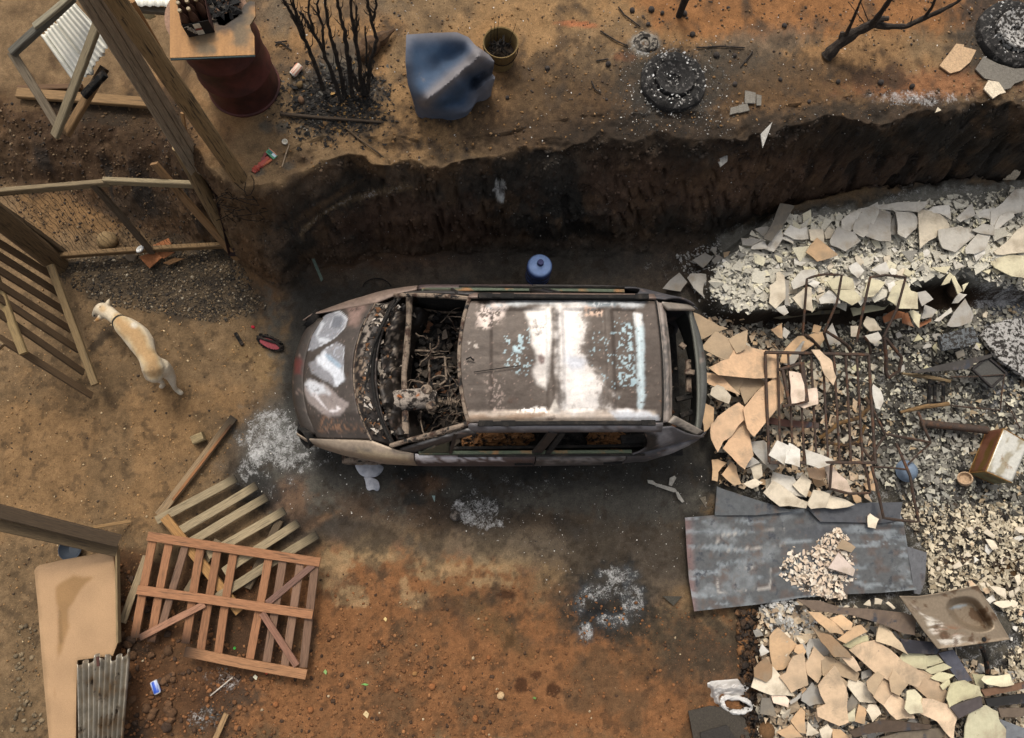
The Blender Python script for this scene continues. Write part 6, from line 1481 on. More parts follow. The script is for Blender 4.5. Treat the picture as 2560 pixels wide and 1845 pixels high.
# aluminium run out of the wheel
M_alu = mat('melted_aluminium', lin(176, 176, 180), c2=lin(120, 122, 128), s2=8, lo=.4, hi=.62, rough=.42, metal=.35, var=.15, scale=30, bump=.15)
for poly, lb in ((off([(815, 850), (870, 845), (1000, 860), (1050, 880), (1010, 940), (960, 965), (870, 955), (830, 900)], (620, 880)), 'upper grey pool of melted aluminium against the front wheel'), (off([(880, 950), (960, 965), (1000, 985), (1012, 1050), (985, 1070), (960, 1050), (920, 1066), (905, 1040), (900, 990)], (620, 880)), 'lower bright pool of melted aluminium')):
    z0 = ghit(*np.mean(poly, 0)).z; c_ = np.mean(poly, 0)
    plate('melted_aluminium', poly, lambda px, py: z0 + .035 - .03 * np.clip(pdist(px, py, [tuple(c_), tuple(c_ + 1)], False) / 34, 0, 1) ** 3 + .012 * (fbm(px, py, .06, 2, 3) - .5), M_alu, nr=6, nt=48, th=.05, smooth_=2, label=lb, cat='metal puddle')
for poly, z, lb in (([(1160, 980), (1200, 985), (1222, 1005), (1215, 1020), (1165, 1005)], .03, 'short broken white strip near the rear of the car'), ([(1222, 1005), (1370, 1045), (1385, 1070), (1360, 1075), (1215, 1025)], .035, 'long broken white strip near the rear of the car'), ([(1375, 1075), (1392, 1070), (1440, 1145), (1425, 1155), (1395, 1125)], .03, 'bent end of the broken white strip'), ([(1330, 965), (1365, 948), (1380, 965), (1345, 1028), (1322, 1020)], .03, 'white chunk above the broken strip'), ([(1560, 1120), (1600, 1105), (1670, 1165), (1610, 1195)], .03, 'square grey slatted scrap beside the grey sheet metal')):
    shardplate('broken_strip', off(poly, (1240, 880)), z, lin(168, 162, 150) if 'slatted' not in lb else lin(98, 90, 78), lb, 'strip')
shardplate('glass_shard', off([(1408, 1100), (1435, 1100), (1430, 1150)], (620, 880)), .02, lin(120, 140, 134), 'small greenish shard on the sooty ground', 'shard', m=M_plain, th=.004)
shardplate('slate_shard', off([(1275, 545), (1425, 548), (1360, 620)], (1240, 1312)), .015, lin(66, 62, 54), 'dark triangular slate by the ash spot', 'shard', th=.006)
p = ghit(1138, 1290); mb = MB(); mb.col = lin(160, 152, 146); mb.lathe([(0, .09), (.035, .09), (.05, .075), (.055, .02), (.05, 0)], p, 18)
for i in range(len(mb.v)): x, y, z = mb.v[i]; n = float(fbm(x, y + z, 20, 2, 3)) - .5; mb.v[i] = (x + n * .02, y + n * .02, z + n * .03)
build('ashen_tin', mb, M_ashw, label='ash-crusted tin standing in the ash patch', cat='tin', smooth=True)
shardplate('green_strip', [(764, 598), (772, 610), (806, 695), (800, 700), (776, 640)], .25, lin(84, 96, 86), 'narrow greenish strip leaning at the end of the cut', 'strip', m=M_matte, tilt=(.1, .3))
p = ghit(925, 716); mb = MB(); mb.col = lin(40, 38, 36); mb.tube([P(918 + 36 * math.cos(a) + 24, 722 - 26 * math.sin(a), .03) for a in [.2 + i * .25 for i in range(12)]], .006, 5); build('wire_hoop', mb, M_wire, label='thin wire hoop lying behind the far front wing of the car', cat='hoop')
# ------------------------------------------------------------------ the rubble of the house
M_board = mat('ceiling_board', (.90, .88, .86), c2=lin(132, 118, 98), s2=6, lo=.48, hi=.76, rough=.9, var=.14, scale=26, bump=.15, rndv=.1, c3=lin(70, 60, 50), s3=24, lo3=.68, hi3=.74)
M_bar = mat('rusty_bar', lin(66, 54, 46), c2=lin(96, 66, 46), s2=14, lo=.5, hi=.66, rough=.75, metal=.2, var=.35, scale=60, bump=.3)
M_steel = mat('scorched_sheet_steel', (1, 1, 1), c2=lin(88, 76, 68), s2=6, lo=.56, hi=.7, rough=.6, metal=.25, var=.25, scale=24, bump=.12, c3=lin(60, 62, 68), s3=9, lo3=.58, hi3=.68)
A_ = (1820, 420); B_ = (1820, 880); C_ = (1820, 1312); D_ = (1240, 880); E_ = (1240, 420)
# dark beams and strips under the shards
def strip(name, poly, o, z, col, label, cat, m=None, th=.02, tilt=(0, 0)):
    return shardplate(name, off(poly, o), z, col, label, cat, m=m or M_steel, th=th, tilt=tilt)
for poly, o, z, col, lb, nm, cat in (
    ([(1310, 870), (1590, 900), (1620, 940), (1590, 990), (1350, 980)], C_, .28, lin(50, 48, 52), 'black metal strip under the corner of the steel sink', 'metal_strip', 'metal strip'),
    ([(1600, 980), (1720, 955), (1862, 1190), (1765, 1205)], C_, .24, lin(82, 82, 90), 'blue-grey metal strip slanting away below the steel sink', 'metal_strip', 'metal strip'),
    ([(1690, 1390), (1930, 1310), (1942, 1390), (1760, 1480)], C_, .30, lin(80, 72, 70), 'short spotted metal strip between the peach and sage shards', 'metal_strip', 'metal strip'),
    ([(920, 1580), (1170, 1490), (1300, 1500), (1550, 1530), (1540, 1560), (1100, 1590), (960, 1625)], C_, .26, lin(80, 66, 54), 'long dark brown strip along the near edge of the shard heap', 'metal_strip', 'metal strip'),
    ([(1060, 1660), (1300, 1585), (1640, 1550), (1660, 1590), (1560, 1700)], C_, .22, lin(112, 100, 84), 'grey-brown sheet edge below the long dark brown strip', 'sheet_edge', 'sheet'),
    ([(1930, 1262), (2300, 1196), (2300, 1245), (1960, 1312)], C_, .26, lin(112, 84, 64), 'brown lath beyond the sage shard at the corner', 'lath', 'lath'),
    ([(1960, 1330), (2300, 1285), (2300, 1360), (1980, 1392)], C_, .22, lin(42, 40, 38), 'black charred board beyond the sage shard', 'charred_board', 'board'),
    ([(2060, 1402), (2300, 1400), (2300, 1460), (2080, 1472)], C_, .22, lin(104, 90, 76), 'dull brown board nearest the sage shard', 'brown_board', 'board'),
    ([(2070, 1482), (2300, 1570), (2300, 1700), (2130, 1700)], C_, .2, lin(112, 114, 116), 'blue-grey sheet corner beside the big sage shard', 'sheet_corner', 'sheet'),
    ([(520, 572), (700, 580), (850, 630), (1080, 642), (1340, 672), (1432, 702), (1422, 842), (1340, 832), (1180, 762), (950, 692), (850, 682), (640, 652)], C_, .30, lin(108, 92, 78), 'wavy brown sheet strip between the door panel and the sink', 'sheet_strip', 'sheet'),
    ([(1400, 152), (1700, 82), (2010, 18), (2014, 40), (1872, 92), (1850, 132), (1420, 164)], B_, .22, lin(62, 58, 54), 'long dark tapering sheet pointing at the book-like panel', 'sheet_strip', 'sheet'),
    ([(300, 500), (440, 520), (690, 545), (690, 585), (440, 575), (310, 550)], B_, .16, lin(84, 56, 46), 'dark red beam lying under the bar grille', 'beam', 'beam'),
    ([(345, 1150), (600, 1100), (850, 1090), (850, 1115), (600, 1130), (400, 1160)], A_, .12, lin(96, 88, 70), 'thin brown lath in the dark gap below the ledge', 'lath', 'lath')):
    strip(nm, poly, o, z, col, lb, cat)

# steel door and sheets
def dz_(x, y): return .115 + .02 * math.sin(x * .012) + .015 * math.sin(y * .03)
DOOR = [(1712, 1294), (1860, 1281), (1990, 1272), (2100, 1262), (2180, 1256), (2242, 1258), (2258, 1310), (2268, 1370), (2282, 1430), (2290, 1474), (2200, 1482), (2100, 1486), (2000, 1494), (1900, 1510), (1735, 1528), (1722, 1450), (1716, 1370)]
def doorcol(px, py):
    c = np.ones(px.shape + (3,)) * np.array(lin(86, 87, 87)); n1 = fbm(px, py, .02, 2, 5); n2 = fbm(px, py, .05, 4, 4); n3 = fbm(px * .3, py * 2, .04, 1, 4)
    def ly(col, m):
        nonlocal c
        c = c * (1 - m[..., None]) + np.array(col) * m[..., None]
    ly(lin(124, 127, 128), sstep(.5, .66, n1) * .7); ly(lin(92, 78, 70), sstep(.58, .68, n2) * .6); ly(lin(52, 56, 62), sstep(.56, .68, n3) * .7)
    ly(lin(122, 96, 92), sstep(26, 4, px - 1712 - (py - 1294) * .06) * .8)
    ly(lin(150, 156, 158), sstep(.6, .68, n3) * .6)
    ly(lin(60, 62, 68), sstep(.3, 1, np.exp(-((px - 2060) / 120) ** 2 - ((py - 1330) / 30) ** 2) + (n1 - .5)) * .6)
    for (x0, y0, x1, y1) in ((1795, 1332, 1962, 1372), (1795, 1420, 1926, 1476)):
        d = np.maximum(np.abs(px - (x0 + x1) / 2) - (x1 - x0) / 2, np.abs(py + (px - x0) * .09 - (y0 + y1) / 2 - 6) - (y1 - y0) / 2)
        ly(lin(166, 160, 152), sstep(3, 1, np.abs(d)) * sstep(.42, .6, n2) * .8)
    return c
def doorz(x, y):
    z = dz_(x, y)
    for (x0, y0, x1, y1) in ((1795, 1332, 1962, 1372), (1795, 1420, 1926, 1476), (2060, 1300, 2220, 1330), (2060, 1400, 2230, 1450)):
        d = max(abs(x - (x0 + x1) / 2) - (x1 - x0) / 2, abs(y + (x - x0) * .09 - (y0 + y1) / 2 - 6) - (y1 - y0) / 2)
        z -= .012 * float(sstep(2, -3, d)); z += .010 * math.exp(-((d - 4) / 2.5) ** 2)
    return z
strip('sheet_triangle', [(1688, 1030), (1720, 1045), (1980, 1130), (2290, 1222), (1990, 1250), (1672, 1252)], D_, .14, lin(84, 86, 87), 'plain dark grey triangular sheet beyond the door panel', 'sheet')
strip('sheet_flap', [(600, 1195), (900, 1162), (1330, 1150), (1305, 1290), (1180, 1310), (700, 1300)], B_, .145, lin(78, 79, 82), 'dark blue-grey flap tucked behind the door panel', 'sheet')
strip('sheet_end', [(1360, 165), (1515, 212), (1500, 430), (1465, 530), (1420, 525), (1390, 330)], C_, .12, lin(98, 98, 100), 'grey folded sheet end beside the sink end of the door panel', 'sheet')
flatplate('door_panel', DOOR, doorz, .01, M_steel, doorcol, n=7, label='fallen scorched steel door panel with pressed rectangles', cat='door panel', res=.045)
# sink
SK = off([(1312, 545), (1460, 546), (1600, 525), (1780, 490), (1912, 464), (1990, 590), (2080, 740), (2162, 880), (1980, 905), (1800, 930), (1610, 952), (1500, 815), (1400, 670)], C_)
BAS = [tuple(p) for p in resample(off([(1662, 615), (1720, 556), (1880, 545), (1965, 640), (2042, 760), (2016, 808), (1905, 830), (1765, 775), (1690, 690)], C_), 40, True, 2)]
def sinkz(px, py):
    d = sdpoly(px, py, BAS); z = .42 - .13 * sstep(-3, 16, d) + .012 * np.exp(-(sdpoly(px, py, SK) / 5) ** 2) + (px - 2380) * -.0002
    return z
def sinkc(px, py):
    c = np.ones(px.shape + (3,)) * np.array(lin(138, 122, 102)); n1 = fbm(px, py, .04, 2, 4, .6); n2 = fbm(px * .5, py * 2, .06, 4, 4, .6)
    m = sstep(0, 14, sdpoly(px, py, off([(1390, 590), (1480, 640), (1600, 680), (1700, 800), (1900, 860), (1900, 915), (1620, 945), (1520, 820)], C_)) + (n1 - .5) * 34) * sstep(.42, .56, n2)
    c = c * (1 - m[..., None]) + np.array(lin(216, 206, 190)) * m[..., None]
    m = sstep(.54, .64, n1) * .8; c = c * (1 - m[..., None]) + np.array(lin(90, 66, 46)) * m[..., None]
    m = np.exp(-((px - 2370) / 24) ** 2 - ((py - 1578) / 10) ** 2) * sstep(.4, .5, n2); c = c * (1 - m[..., None]) + np.array(lin(150, 84, 44)) * m[..., None]
    m = sstep(0, 8, sdpoly(px, py, off([(1670, 640), (1720, 600), (1840, 590), (1845, 630), (1700, 670)], C_)) + (n1 - .5) * 14); c = c * (1 - m[..., None]) + np.array(lin(150, 156, 158)) * m[..., None]
    return c
M_sink = mat('scorched_stainless', (1, 1, 1), rough=.5, metal=.45, var=.16, scale=40, bump=.08)
r_ = empty('steel_sink', P(2390, 1560, .3), 'scorched steel sink unit with one square basin, tipped on the rubble', 'sink')
V, fs, C, k0 = polysurf(SK, 44, 160, sinkz, sinkc, 0, center=(2425, 1535))
mb = MB(); mb.add([Vector(v) for v in V], fs, C); build('sink_top', mb, M_sink, r_, smooth=True, sharp=60, solid=.008)
mb = MB(); mb.col = lin(30, 28, 26); mb.lathe([(0, .003), (.018, .003), (.022, -.004)], P(1820 + 1966 / 3.065, 1312 + 878 / 3.065, .43), 14); build('tap_hole', mb, M_matte, r_)
mb = MB(); mb.col = lin(40, 38, 36); mb.tube([P(2455, 1620, .38), P(2465, 1650, .25), P(2470, 1690, .2)], .022, 8); build('waste_pipe', mb, M_bar, r_)
# square tin
r_ = empty('square_tin', P(2480, 1130, .06), 'large square tin can lying on its side, pale and rust-edged', 'tin')
tc = [P(1820 + x / 3.065, 880 + y / 3.065, .33) for x, y in ((1975, 915), (2110, 585), (2305, 700), (2172, 1000))]
h_ = Vector((0, 0, -.25)); bt = [p + h_ for p in tc]
def quadgrid(name, q, col, m, cf=None, par=None, n=14):
    mb = MB(); mb.col = col
    mb.grid(lambda a, b: (q[0].lerp(q[1], a)).lerp(q[3].lerp(q[2], a), b), n, n, cfn=cf); return build(name, mb, m, par, smooth=True, sharp=60, solid=.004)
def rustmix(base, alt, sc, th_):
    return lambda a, b: tuple(np.array(base) * (1 - k) + np.array(alt) * k for k in [float(sstep(th_, th_ + .12, fbm(a, b, sc, 3, 4)))])[0]
mtin = mat('tin_plate', (1, 1, 1), rough=.45, metal=.35, var=.18, scale=30, bump=.1, c2=lin(132, 98, 52), s2=7, lo=.6, hi=.72)
quadgrid('tin_face', [tc[0], tc[1], tc[2], tc[3]], (1, 1, 1), mtin, rustmix(lin(200, 196, 184), lin(160, 150, 128), 4, .5), r_)
quadgrid('tin_face', [bt[0], bt[1], tc[1], tc[0]], (1, 1, 1), mtin, rustmix(lin(128, 84, 64), lin(110, 84, 40), 3, .5), r_)
quadgrid('tin_face', [bt[3], bt[0], tc[0], tc[3]], (1, 1, 1), mtin, rustmix(lin(120, 116, 86), lin(90, 84, 60), 3, .5), r_)
quadgrid('tin_face', [bt[1], bt[2], tc[2], tc[1]], lin(120, 100, 70), mtin, None, r_, 4); quadgrid('tin_face', [bt[2], bt[3], tc[3], tc[2]], lin(120, 110, 90), mtin, None, r_, 4)
mb = MB(); mb.col = lin(126, 92, 48)
for a, b in ((tc[0], tc[1]), (tc[3], tc[0]), (tc[1], tc[2]), (bt[0], bt[1]), (bt[0], tc[0]), (bt[3], bt[0])): mb.tube([a, b], .007, 6)
build('tin_seam', mb, M_matte, r_)
# bars and frames
def rods(name, label, cat, o, lst, r=.011, m=None, parts=('rod',)):
    r0 = None
    for i, (pts, rr) in enumerate(lst):
        pp = [P(o[0] + x / 3.065, o[1] + y / 3.065, z) for x, y, z in pts]
        if r0 is None: r0 = empty(name, pp[0], label, cat)
        q, r2 = knobbly(pp, rr, amp=.06, sub=3)
        mb = MB(); mb.tube(q, r2, 7); build(parts[min(i, len(parts) - 1)], mb, m or M_bar, r0, smooth=True)
    return r0
rods('chair_frame', 'burnt chair frame with a tall bowed back, nearest the car', 'chair frame', A_, [([(572, 1285, .42), (605, 850, .66), (668, 828, .68), (740, 815, .69), (872, 820, .68), (835, 1030, .58), (735, 1262, .42)], .013),
     ([(590, 1278, .40), (640, 1310, .34), (705, 1380, .2)], .016), ([(750, 1250, .40), (830, 1300, .34), (905, 1350, .28), (940, 1395, .2), (930, 1460, .14)], .016), ([(735, 1262, .40), (775, 1380, .22), (800, 1430, .14)], .013)], parts=('back_hoop', 'leg'))
rods('chair_frame', 'burnt chair frame with a tall bowed back, nearest the square pale slab', 'chair frame', A_, [([(985, 1335, .40), (1035, 1090, .55), (1090, 838, .66), (1210, 820, .69), (1362, 836, .68), (1300, 1065, .56), (1192, 1295, .42)], .013),
     ([(1195, 1300, .42), (1212, 1450, .3), (1208, 1560, .2), (1225, 1605, .16)], .02), ([(1212, 1308, .42), (1260, 1370, .36), (1330, 1450, .28), (1312, 1555, .2), (1228, 1612, .14)], .018), ([(1040, 1290, .36), (1075, 1330, .3), (1092, 1420, .16)], .014)], parts=('back_hoop', 'leg'))
GT = [(284, 2), (380, 5), (460, 8), (550, 10), (636, 12), (728, 14), (810, 16), (900, 17), (986, 18), (1076, 20)]; GB = [(316, 845), (400, 846), (496, 846), (586, 848), (680, 848), (768, 848), (856, 850), (942, 850), (1032, 852), (1128, 852)]
r0 = empty('bar_grille', P(1820 + 700 / 3.065, 880 + 430 / 3.065, .3), 'rusty bar grille of ten uprights lying across the shards', 'grille')
def BP(x, y, z): return P(1820 + x / 3.065, 880 + y / 3.065, z)
for i, (a, b) in enumerate(zip(GT, GB)):
    q, r2 = knobbly([BP(*a, .42), BP((a[0] + b[0]) / 2 + rnd.uniform(-4, 4), (a[1] + b[1]) / 2, .40), BP(*b, .38)], .0125 if i not in (0, 9) else .016, amp=.06, sub=4)
    mb = MB(); mb.tube(q, r2, 7); build('bar', mb, M_bar, r0, smooth=True)
for a, b, z in ((GT[0], GT[-1], .43), (GB[0], GB[-1], .39)):
    bar1('frame_rail', BP(*a, z), BP(*b, z), .03, .03, (1, 1, 1), m=M_bar, parent=r0)
r0 = empty('steel_rectangle', BP(500, 250, .44), 'small rectangular steel frame resting on the bar grille', 'frame')
for a, b in (((392, 135), (560, 84)), ((566, 80), (602, 382)), ((604, 376), (420, 418)), ((418, 140), (472, 410))):
    bar1('frame_rail', BP(*a, .48), BP(*b, .48), .03 if a[0] != 566 else .045, .03, (1, 1, 1), m=M_bar, parent=r0)
rods('bent_rectangle', 'bent rectangular frame hanging off the near end of the bar grille', 'frame', B_, [([(792, 860, .38), (780, 1045, .32), (850, 1065, .32), (930, 1085, .32), (1090, 1080, .32), (1072, 960, .35), (1045, 860, .38)], .014)])
rods('bent_rods', 'bent angle rods beside the bar grille', 'rods', B_, [([(1090, 400, .36), (1145, 510, .36), (1202, 628, .34), (1380, 660, .32), (1552, 692, .30), (1500, 570, .3), (1455, 455, .28)], .014), ([(1202, 640, .32), (1135, 740, .28), (1098, 832, .3), (1060, 780, .3), (1020, 720, .26), (975, 700, .2)], .014)])
rods('rod_loop', 'long bent rod loop lying over the blue enamel bowl', 'rods', B_, [([(1098, 870, .36), (1140, 1030, .34), (1192, 1272, .26), (1320, 1290, .24), (1462, 1302, .22), (1425, 1130, .26), (1395, 950, .30), (1340, 820, .30), (1288, 700, .26)], .015), ([(1110, 880, .34), (1240, 885, .32), (1362, 900, .30)], .010), ([(1550, 700, .26), (1460, 780, .22), (1380, 860, .24)], .009)])
rods('thin_rods', 'thin right-angled rod by the book-like panel', 'rods', B_, [([(1700, 190, .2), (1900, 188, .2), (2118, 172, .22), (2100, 300, .2), (2086, 445, .15), (1900, 430, .1), (1700, 410, .1)], .008), ([(2120, 380, .16), (2180, 470, .12), (2240, 590, .1)], .006)])
mb = MB(); q, r2 = knobbly([BP(1480, 545, .14), BP(1740, 572, .15), BP(1985, 600, .16)], .042, amp=.03, sub=5); mb.tube(q, r2, 14); build('steel_pipe', mb, M_bar, label='thick rusty pipe running to the square tin', cat='pipe', smooth=True)
for pts, r, c, lb in (([(1335, 165), (1520, 190), (1700, 225)], .026, lin(110, 92, 66), 'pale scorched stick beneath the dark tapering sheet'), ([(1318, 462), (1500, 420), (1690, 396)], .028, lin(120, 94, 62), 'pale brown stick below the burnt stool frame')):
    q, rr = knobbly([BP(x, y, .16) for x, y in pts], [r * .5, r, r * .8], amp=.15, sub=5); mb = MB(); mb.col = c; mb.tube(q, rr, 8); build('scorched_stick', mb, M_log, label=lb, cat='stick', smooth=True)
r0 = empty('stool_frame', BP(1595, 300, .1), 'small burnt stool frame between two pale sticks', 'stool frame')
for a, b in (((1545, 205), (1538, 400)), ((1650, 205), (1648, 395)), ((1535, 392), (1652, 388)), ((1545, 240), (1650, 240)), ((1585, 235), (1582, 390))): bar1('frame_rail', BP(*a, .16), BP(*b, .16), .03, .03, lin(52, 48, 44), m=M_char, parent=r0)
r0 = empty('book_panel', BP(2000, 160, .2), 'dark framed panel like a closed book on the ashes', 'panel')
strip_p = [(1870, 132), (1985, 38), (2132, 166), (2020, 272)]
mb = MB(); mb.prism([BP(x, y, .20) for x, y in strip_p], .03); mb.c = [lin(72, 70, 66)] * len(mb.v); build('panel_board', mb, M_char if False else M_matte, r0)
for i in range(4): a, b = strip_p[i], strip_p[(i + 1) % 4]; bar1('panel_edge', BP(*a, .205), BP(*b, .205), .022, .03, lin(46, 42, 40), m=M_matte, parent=r0)
rods('trough', 'curved brown metal hoop under the bar grille', 'hoop', B_, [([(700, 660, .1), (760, 620, .14), (850, 545, .18), (1000, 505, .2), (1070, 440, .22), (1085, 400, .22), (1050, 350, .2)], .022), ([(720, 690, .08), (900, 715, .1), (1000, 690, .12), (1050, 560, .15)], .016)], m=mat('brown_metal', lin(112, 84, 48), c2=lin(60, 46, 34), s2=10, lo=.45, hi=.6, rough=.7, var=.3, bump=.2))
g = BP(1362, 912, .12); mb = MB(); mb.col = lin(104, 118, 134); mb.lathe([(.112, 0), (.115, .006), (.108, .02), (.095, .06), (.06, .095), (.03, .105), (0, .108)], g, 30); build('enamel_bowl', mb, M_plain, label='blue-grey enamel bowl upturned under the rod loop', cat='bowl', smooth=True)
g = BP(1815, 990, .08); mb = MB(); mb.col = lin(176, 148, 118); mb.lathe([(0, .02), (.05, .0), (.07, .04), (.075, .07), (.07, .10), (.06, .10), (.05, .06), (0, .05)], g, 24, axis=(-.5, .3, .8)); build('clay_pot', mb, M_stone, label='small broken clay pot near the square tin', cat='pot', smooth=True)
rock('charred_clump', 2382, 725, .12, lin(62, 46, 34), 'brown clump of earth in the dark hollow below the ledge', 'clump', .6)
rock('earth_clump', 1868, 1560, .06, lin(70, 52, 38), 'dark root-like clump at the foot of the door panel', 'clump', .5, rough_=.9); rock('earth_clump', 1862, 1612, .05, lin(112, 78, 46), 'rust-orange clump beside the cracked tan shards', 'clump', .5, rough_=.8)
rock('rusty_ball', 1820 + 285 / 3.065, 1312 + 1570 / 3.065, .085, lin(104, 76, 48), 'round rusty lump at the corner of the dark slabs', 'lump', .8, rough_=.15)
# dark slabs and the carrier bag
strip('dark_slab', [(1470, 1425), (1640, 1385), (1885, 1420), (1960, 1690), (1520, 1690)], (1240, 1312), .05, lin(66, 60, 52), 'dark square slab at the near edge below the plastic bag', 'slab', m=M_stone)
strip('dark_slab', [(1560, 1590), (1765, 1530), (1870, 1690), (1580, 1690)], (1240, 1312), .075, lin(54, 50, 46), 'smaller dark slab lying on the dark square slab', 'slab', m=M_stone)
M_bag = mat('thin_plastic', lin(226, 222, 216), rough=.3, var=.05, scale=20, bump=.1, alpha=.62, spec=.5)
BG = off([(1618, 1212), (1650, 1198), (1700, 1192), (1780, 1186), (1850, 1180), (1900, 1204), (1970, 1204), (1962, 1232), (1925, 1262), (1905, 1300), (1820, 1318), (1740, 1322), (1745, 1380), (1800, 1440), (1720, 1420), (1660, 1370), (1630, 1300)], (1240, 1312))
r0 = empty('plastic_bag', ghit(1825, 1740), 'crumpled white plastic carrier bag on the bare soil', 'bag')
bz0 = .02
def bagz(px, py):
    n = fbm(px, py, .035, 2, 3) - .5; n2 = np.abs(fbm(px + py * .4, py, .05, 4, 3) - .5)
    return bz0 + .10 * sstep(0, 26, sdpoly(px, py, BG)) + n * .10 + n2 * .14 * sstep(0, 14, sdpoly(px, py, BG))
V, fs, C, k0 = polysurf(BG, 26, 110, bagz, None, 0, center=(1800, 1735)); mb = MB(); mb.add([Vector(v) for v in V], fs, C); build('bag_film', mb, M_bag, r0, smooth=True)
hp = off([(1735, 1330), (1800, 1316), (1895, 1330), (1950, 1365), (1968, 1400), (1900, 1425), (1820, 1438), (1760, 1410), (1730, 1370)], (1240, 1312))
hp = [tuple(p) for p in resample(hp, 30, True, 1)]; hp.append(hp[0])
for k in range(3):
    mb = MB(); mb.tube([P(x + k * 2 - 2, y + k * 1.5, .06 + .02 * math.sin(i * .7 + k)) for i, (x, y) in enumerate(hp)], [.018 + .008 * math.sin(i * 1.3 + k * 2) for i in range(len(hp))], 6); build('bag_handle', mb, M_bag, r0, smooth=True)
# ash-covered slab and curved sheet
strip('ashy_slab', [(1600, 1292), (1650, 1272), (1860, 1220), (1905, 1340), (1830, 1370), (1630, 1405)], A_, .22, lin(150, 158, 166), 'square bluish-white ashy slab beside the chair frames', 'slab', m=M_ashw, th=.04)
def ashz(px, py): return .12 + .1 * np.exp(-((px - 2520) / 50) ** 2) + .03 * (fbm(px, py, .05, 2, 4) - .5)
plate('ash_sheet', [(2452, 838), (2470, 815), (2510, 800), (2600, 790), (2600, 980), (2545, 930), (2500, 900)], ashz, M_ashw, nr=12, nt=60, th=.05, label='curved ash-white sheet at the edge of the ashes', cat='sheet')

# ------------------------------------------------------------------ large shards, one object each
S = []
def sh(o, z, c, *polys):
    for p in polys: S.append((off(p, o), z, c))
sh(A_, .50, 'dkg', [(400, 275), (505, 295), (410, 455), (330, 560), (270, 540), (350, 400)])
sh(A_, .42, 'grey', [(205, 470), (300, 450), (330, 480), (265, 530)], [(105, 535), (190, 540), (270, 560), (180, 600), (110, 590)], [(1240, 440), (1280, 350), (1300, 510), (1245, 510)], [(430, 850), (470, 870), (470, 1060), (430, 1050)])
sh(A_, .44, 'pale', [(185, 600), (270, 565), (300, 620), (180, 620)], [(410, 545), (450, 510), (495, 545), (495, 585)], [(870, 400), (900, 375), (1000, 330), (960, 460), (930, 490), (870, 455)], [(1000, 320), (1140, 265), (1142, 305)], [(290, 620), (400, 460), (415, 540), (350, 640)])
sh(A_, .46, 'pale', [(1145, 275), (1300, 265), (1510, 275), (1440, 345), (1370, 330), (1265, 320), (1150, 305)], [(960, 460), (1000, 320), (1145, 305), (1140, 360), (1060, 510), (1030, 535), (960, 490)], [(1280, 345), (1400, 330), (1455, 380), (1440, 460), (1350, 540), (1290, 510)])
sh(A_, .47, 'grey2', [(1060, 520), (1150, 310), (1265, 320), (1240, 450), (1235, 570), (1150, 560)], [(780, 560), (830, 460), (960, 500), (1010, 560), (900, 635), (790, 590)])
sh(A_, .45, 'white', [(420, 510), (480, 440), (545, 470), (600, 450), (610, 545), (500, 550)], [(1530, 330), (1570, 300), (1690, 285), (1700, 395), (1620, 350)], [(1880, 370), (1960, 320), (2030, 310), (2020, 400), (1955, 380)], [(580, 870), (620, 835), (700, 880), (660, 920)], [(690, 1010), (770, 940), (850, 960), (850, 1040), (700, 1045)], [(1215, 890), (1270, 865), (1290, 940), (1230, 950)], [(1100, 780), (1200, 725), (1230, 800), (1170, 820)], [(920, 760), (980, 725), (1035, 790), (990, 845), (940, 800)])
sh(A_, .46, 'cream', [(615, 480), (725, 470), (730, 580), (690, 560), (630, 560)], [(735, 500), (760, 455), (810, 475), (790, 540), (745, 545)], [(1460, 620), (1460, 340), (1480, 320), (1600, 340), (1680, 400), (1700, 450), (1610, 490), (1590, 530), (1530, 560)], [(490, 1000), (600, 910), (640, 920), (640, 1100), (560, 1080)], [(320, 900), (365, 870), (370, 810), (390, 798), (425, 830), (430, 1000), (360, 1075), (315, 1030)])
sh(A_, .47, 'pale', [(1610, 480), (1760, 455), (1895, 470), (1890, 520), (1740, 640), (1650, 610), (1615, 540)], [(1860, 480), (1950, 430), (2030, 450), (2035, 515), (1930, 505)], [(1810, 620), (1910, 510), (2015, 515), (1970, 620), (1880, 660), (1815, 660)], [(1740, 390), (1865, 275), (1890, 360), (1820, 395), (1770, 420)], [(2020, 330), (2100, 270), (2180, 180), (2290, 175), (2290, 320), (2130, 370), (2030, 440)], [(2050, 450), (2080, 370), (2160, 340), (2180, 380), (2060, 480)], [(480, 880), (560, 790), (660, 790), (640, 860), (500, 930)], [(360, 1070), (430, 1055), (460, 1110), (430, 1130)])
sh(A_, .48, 'cream', [(2040, 640), (2200, 490), (2290, 410), (2290, 650), (2160, 655), (2060, 660)])
sh(A_, .47, 'yel', [(2030, 670), (2160, 660), (2290, 680), (2290, 860), (2160, 830), (2050, 760)], [(760, 870), (870, 830), (950, 850), (970, 930), (800, 930)], [(800, 935), (960, 935), (1010, 1010), (940, 1055), (860, 1010)], [(1030, 985), (1090, 850), (1200, 880), (1110, 985), (1060, 990)], [(1225, 1010), (1290, 870), (1360, 855), (1400, 940), (1450, 955), (1440, 1080), (1300, 1080)], [(1560, 760), (1700, 755), (1660, 810), (1600, 790)])
sh(A_, .48, 'tan', [(595, 650), (680, 540), (825, 675), (680, 715)])
sh(A_, .38, 'grey2', [(1110, 970), (1200, 895), (1225, 960), (1190, 1020)], [(1450, 955), (1510, 945), (1560, 1010), (1480, 1060)])
sh(A_, .36, 'yel', [(1630, 900), (1700, 800), (1720, 830), (1690, 880)], [(1700, 800), (1740, 830), (1790, 940), (1750, 965)], [(1790, 900), (1840, 880), (1800, 950)], [(1390, 1100), (1420, 1090), (1470, 1130), (1450, 1230), (1420, 1180)])
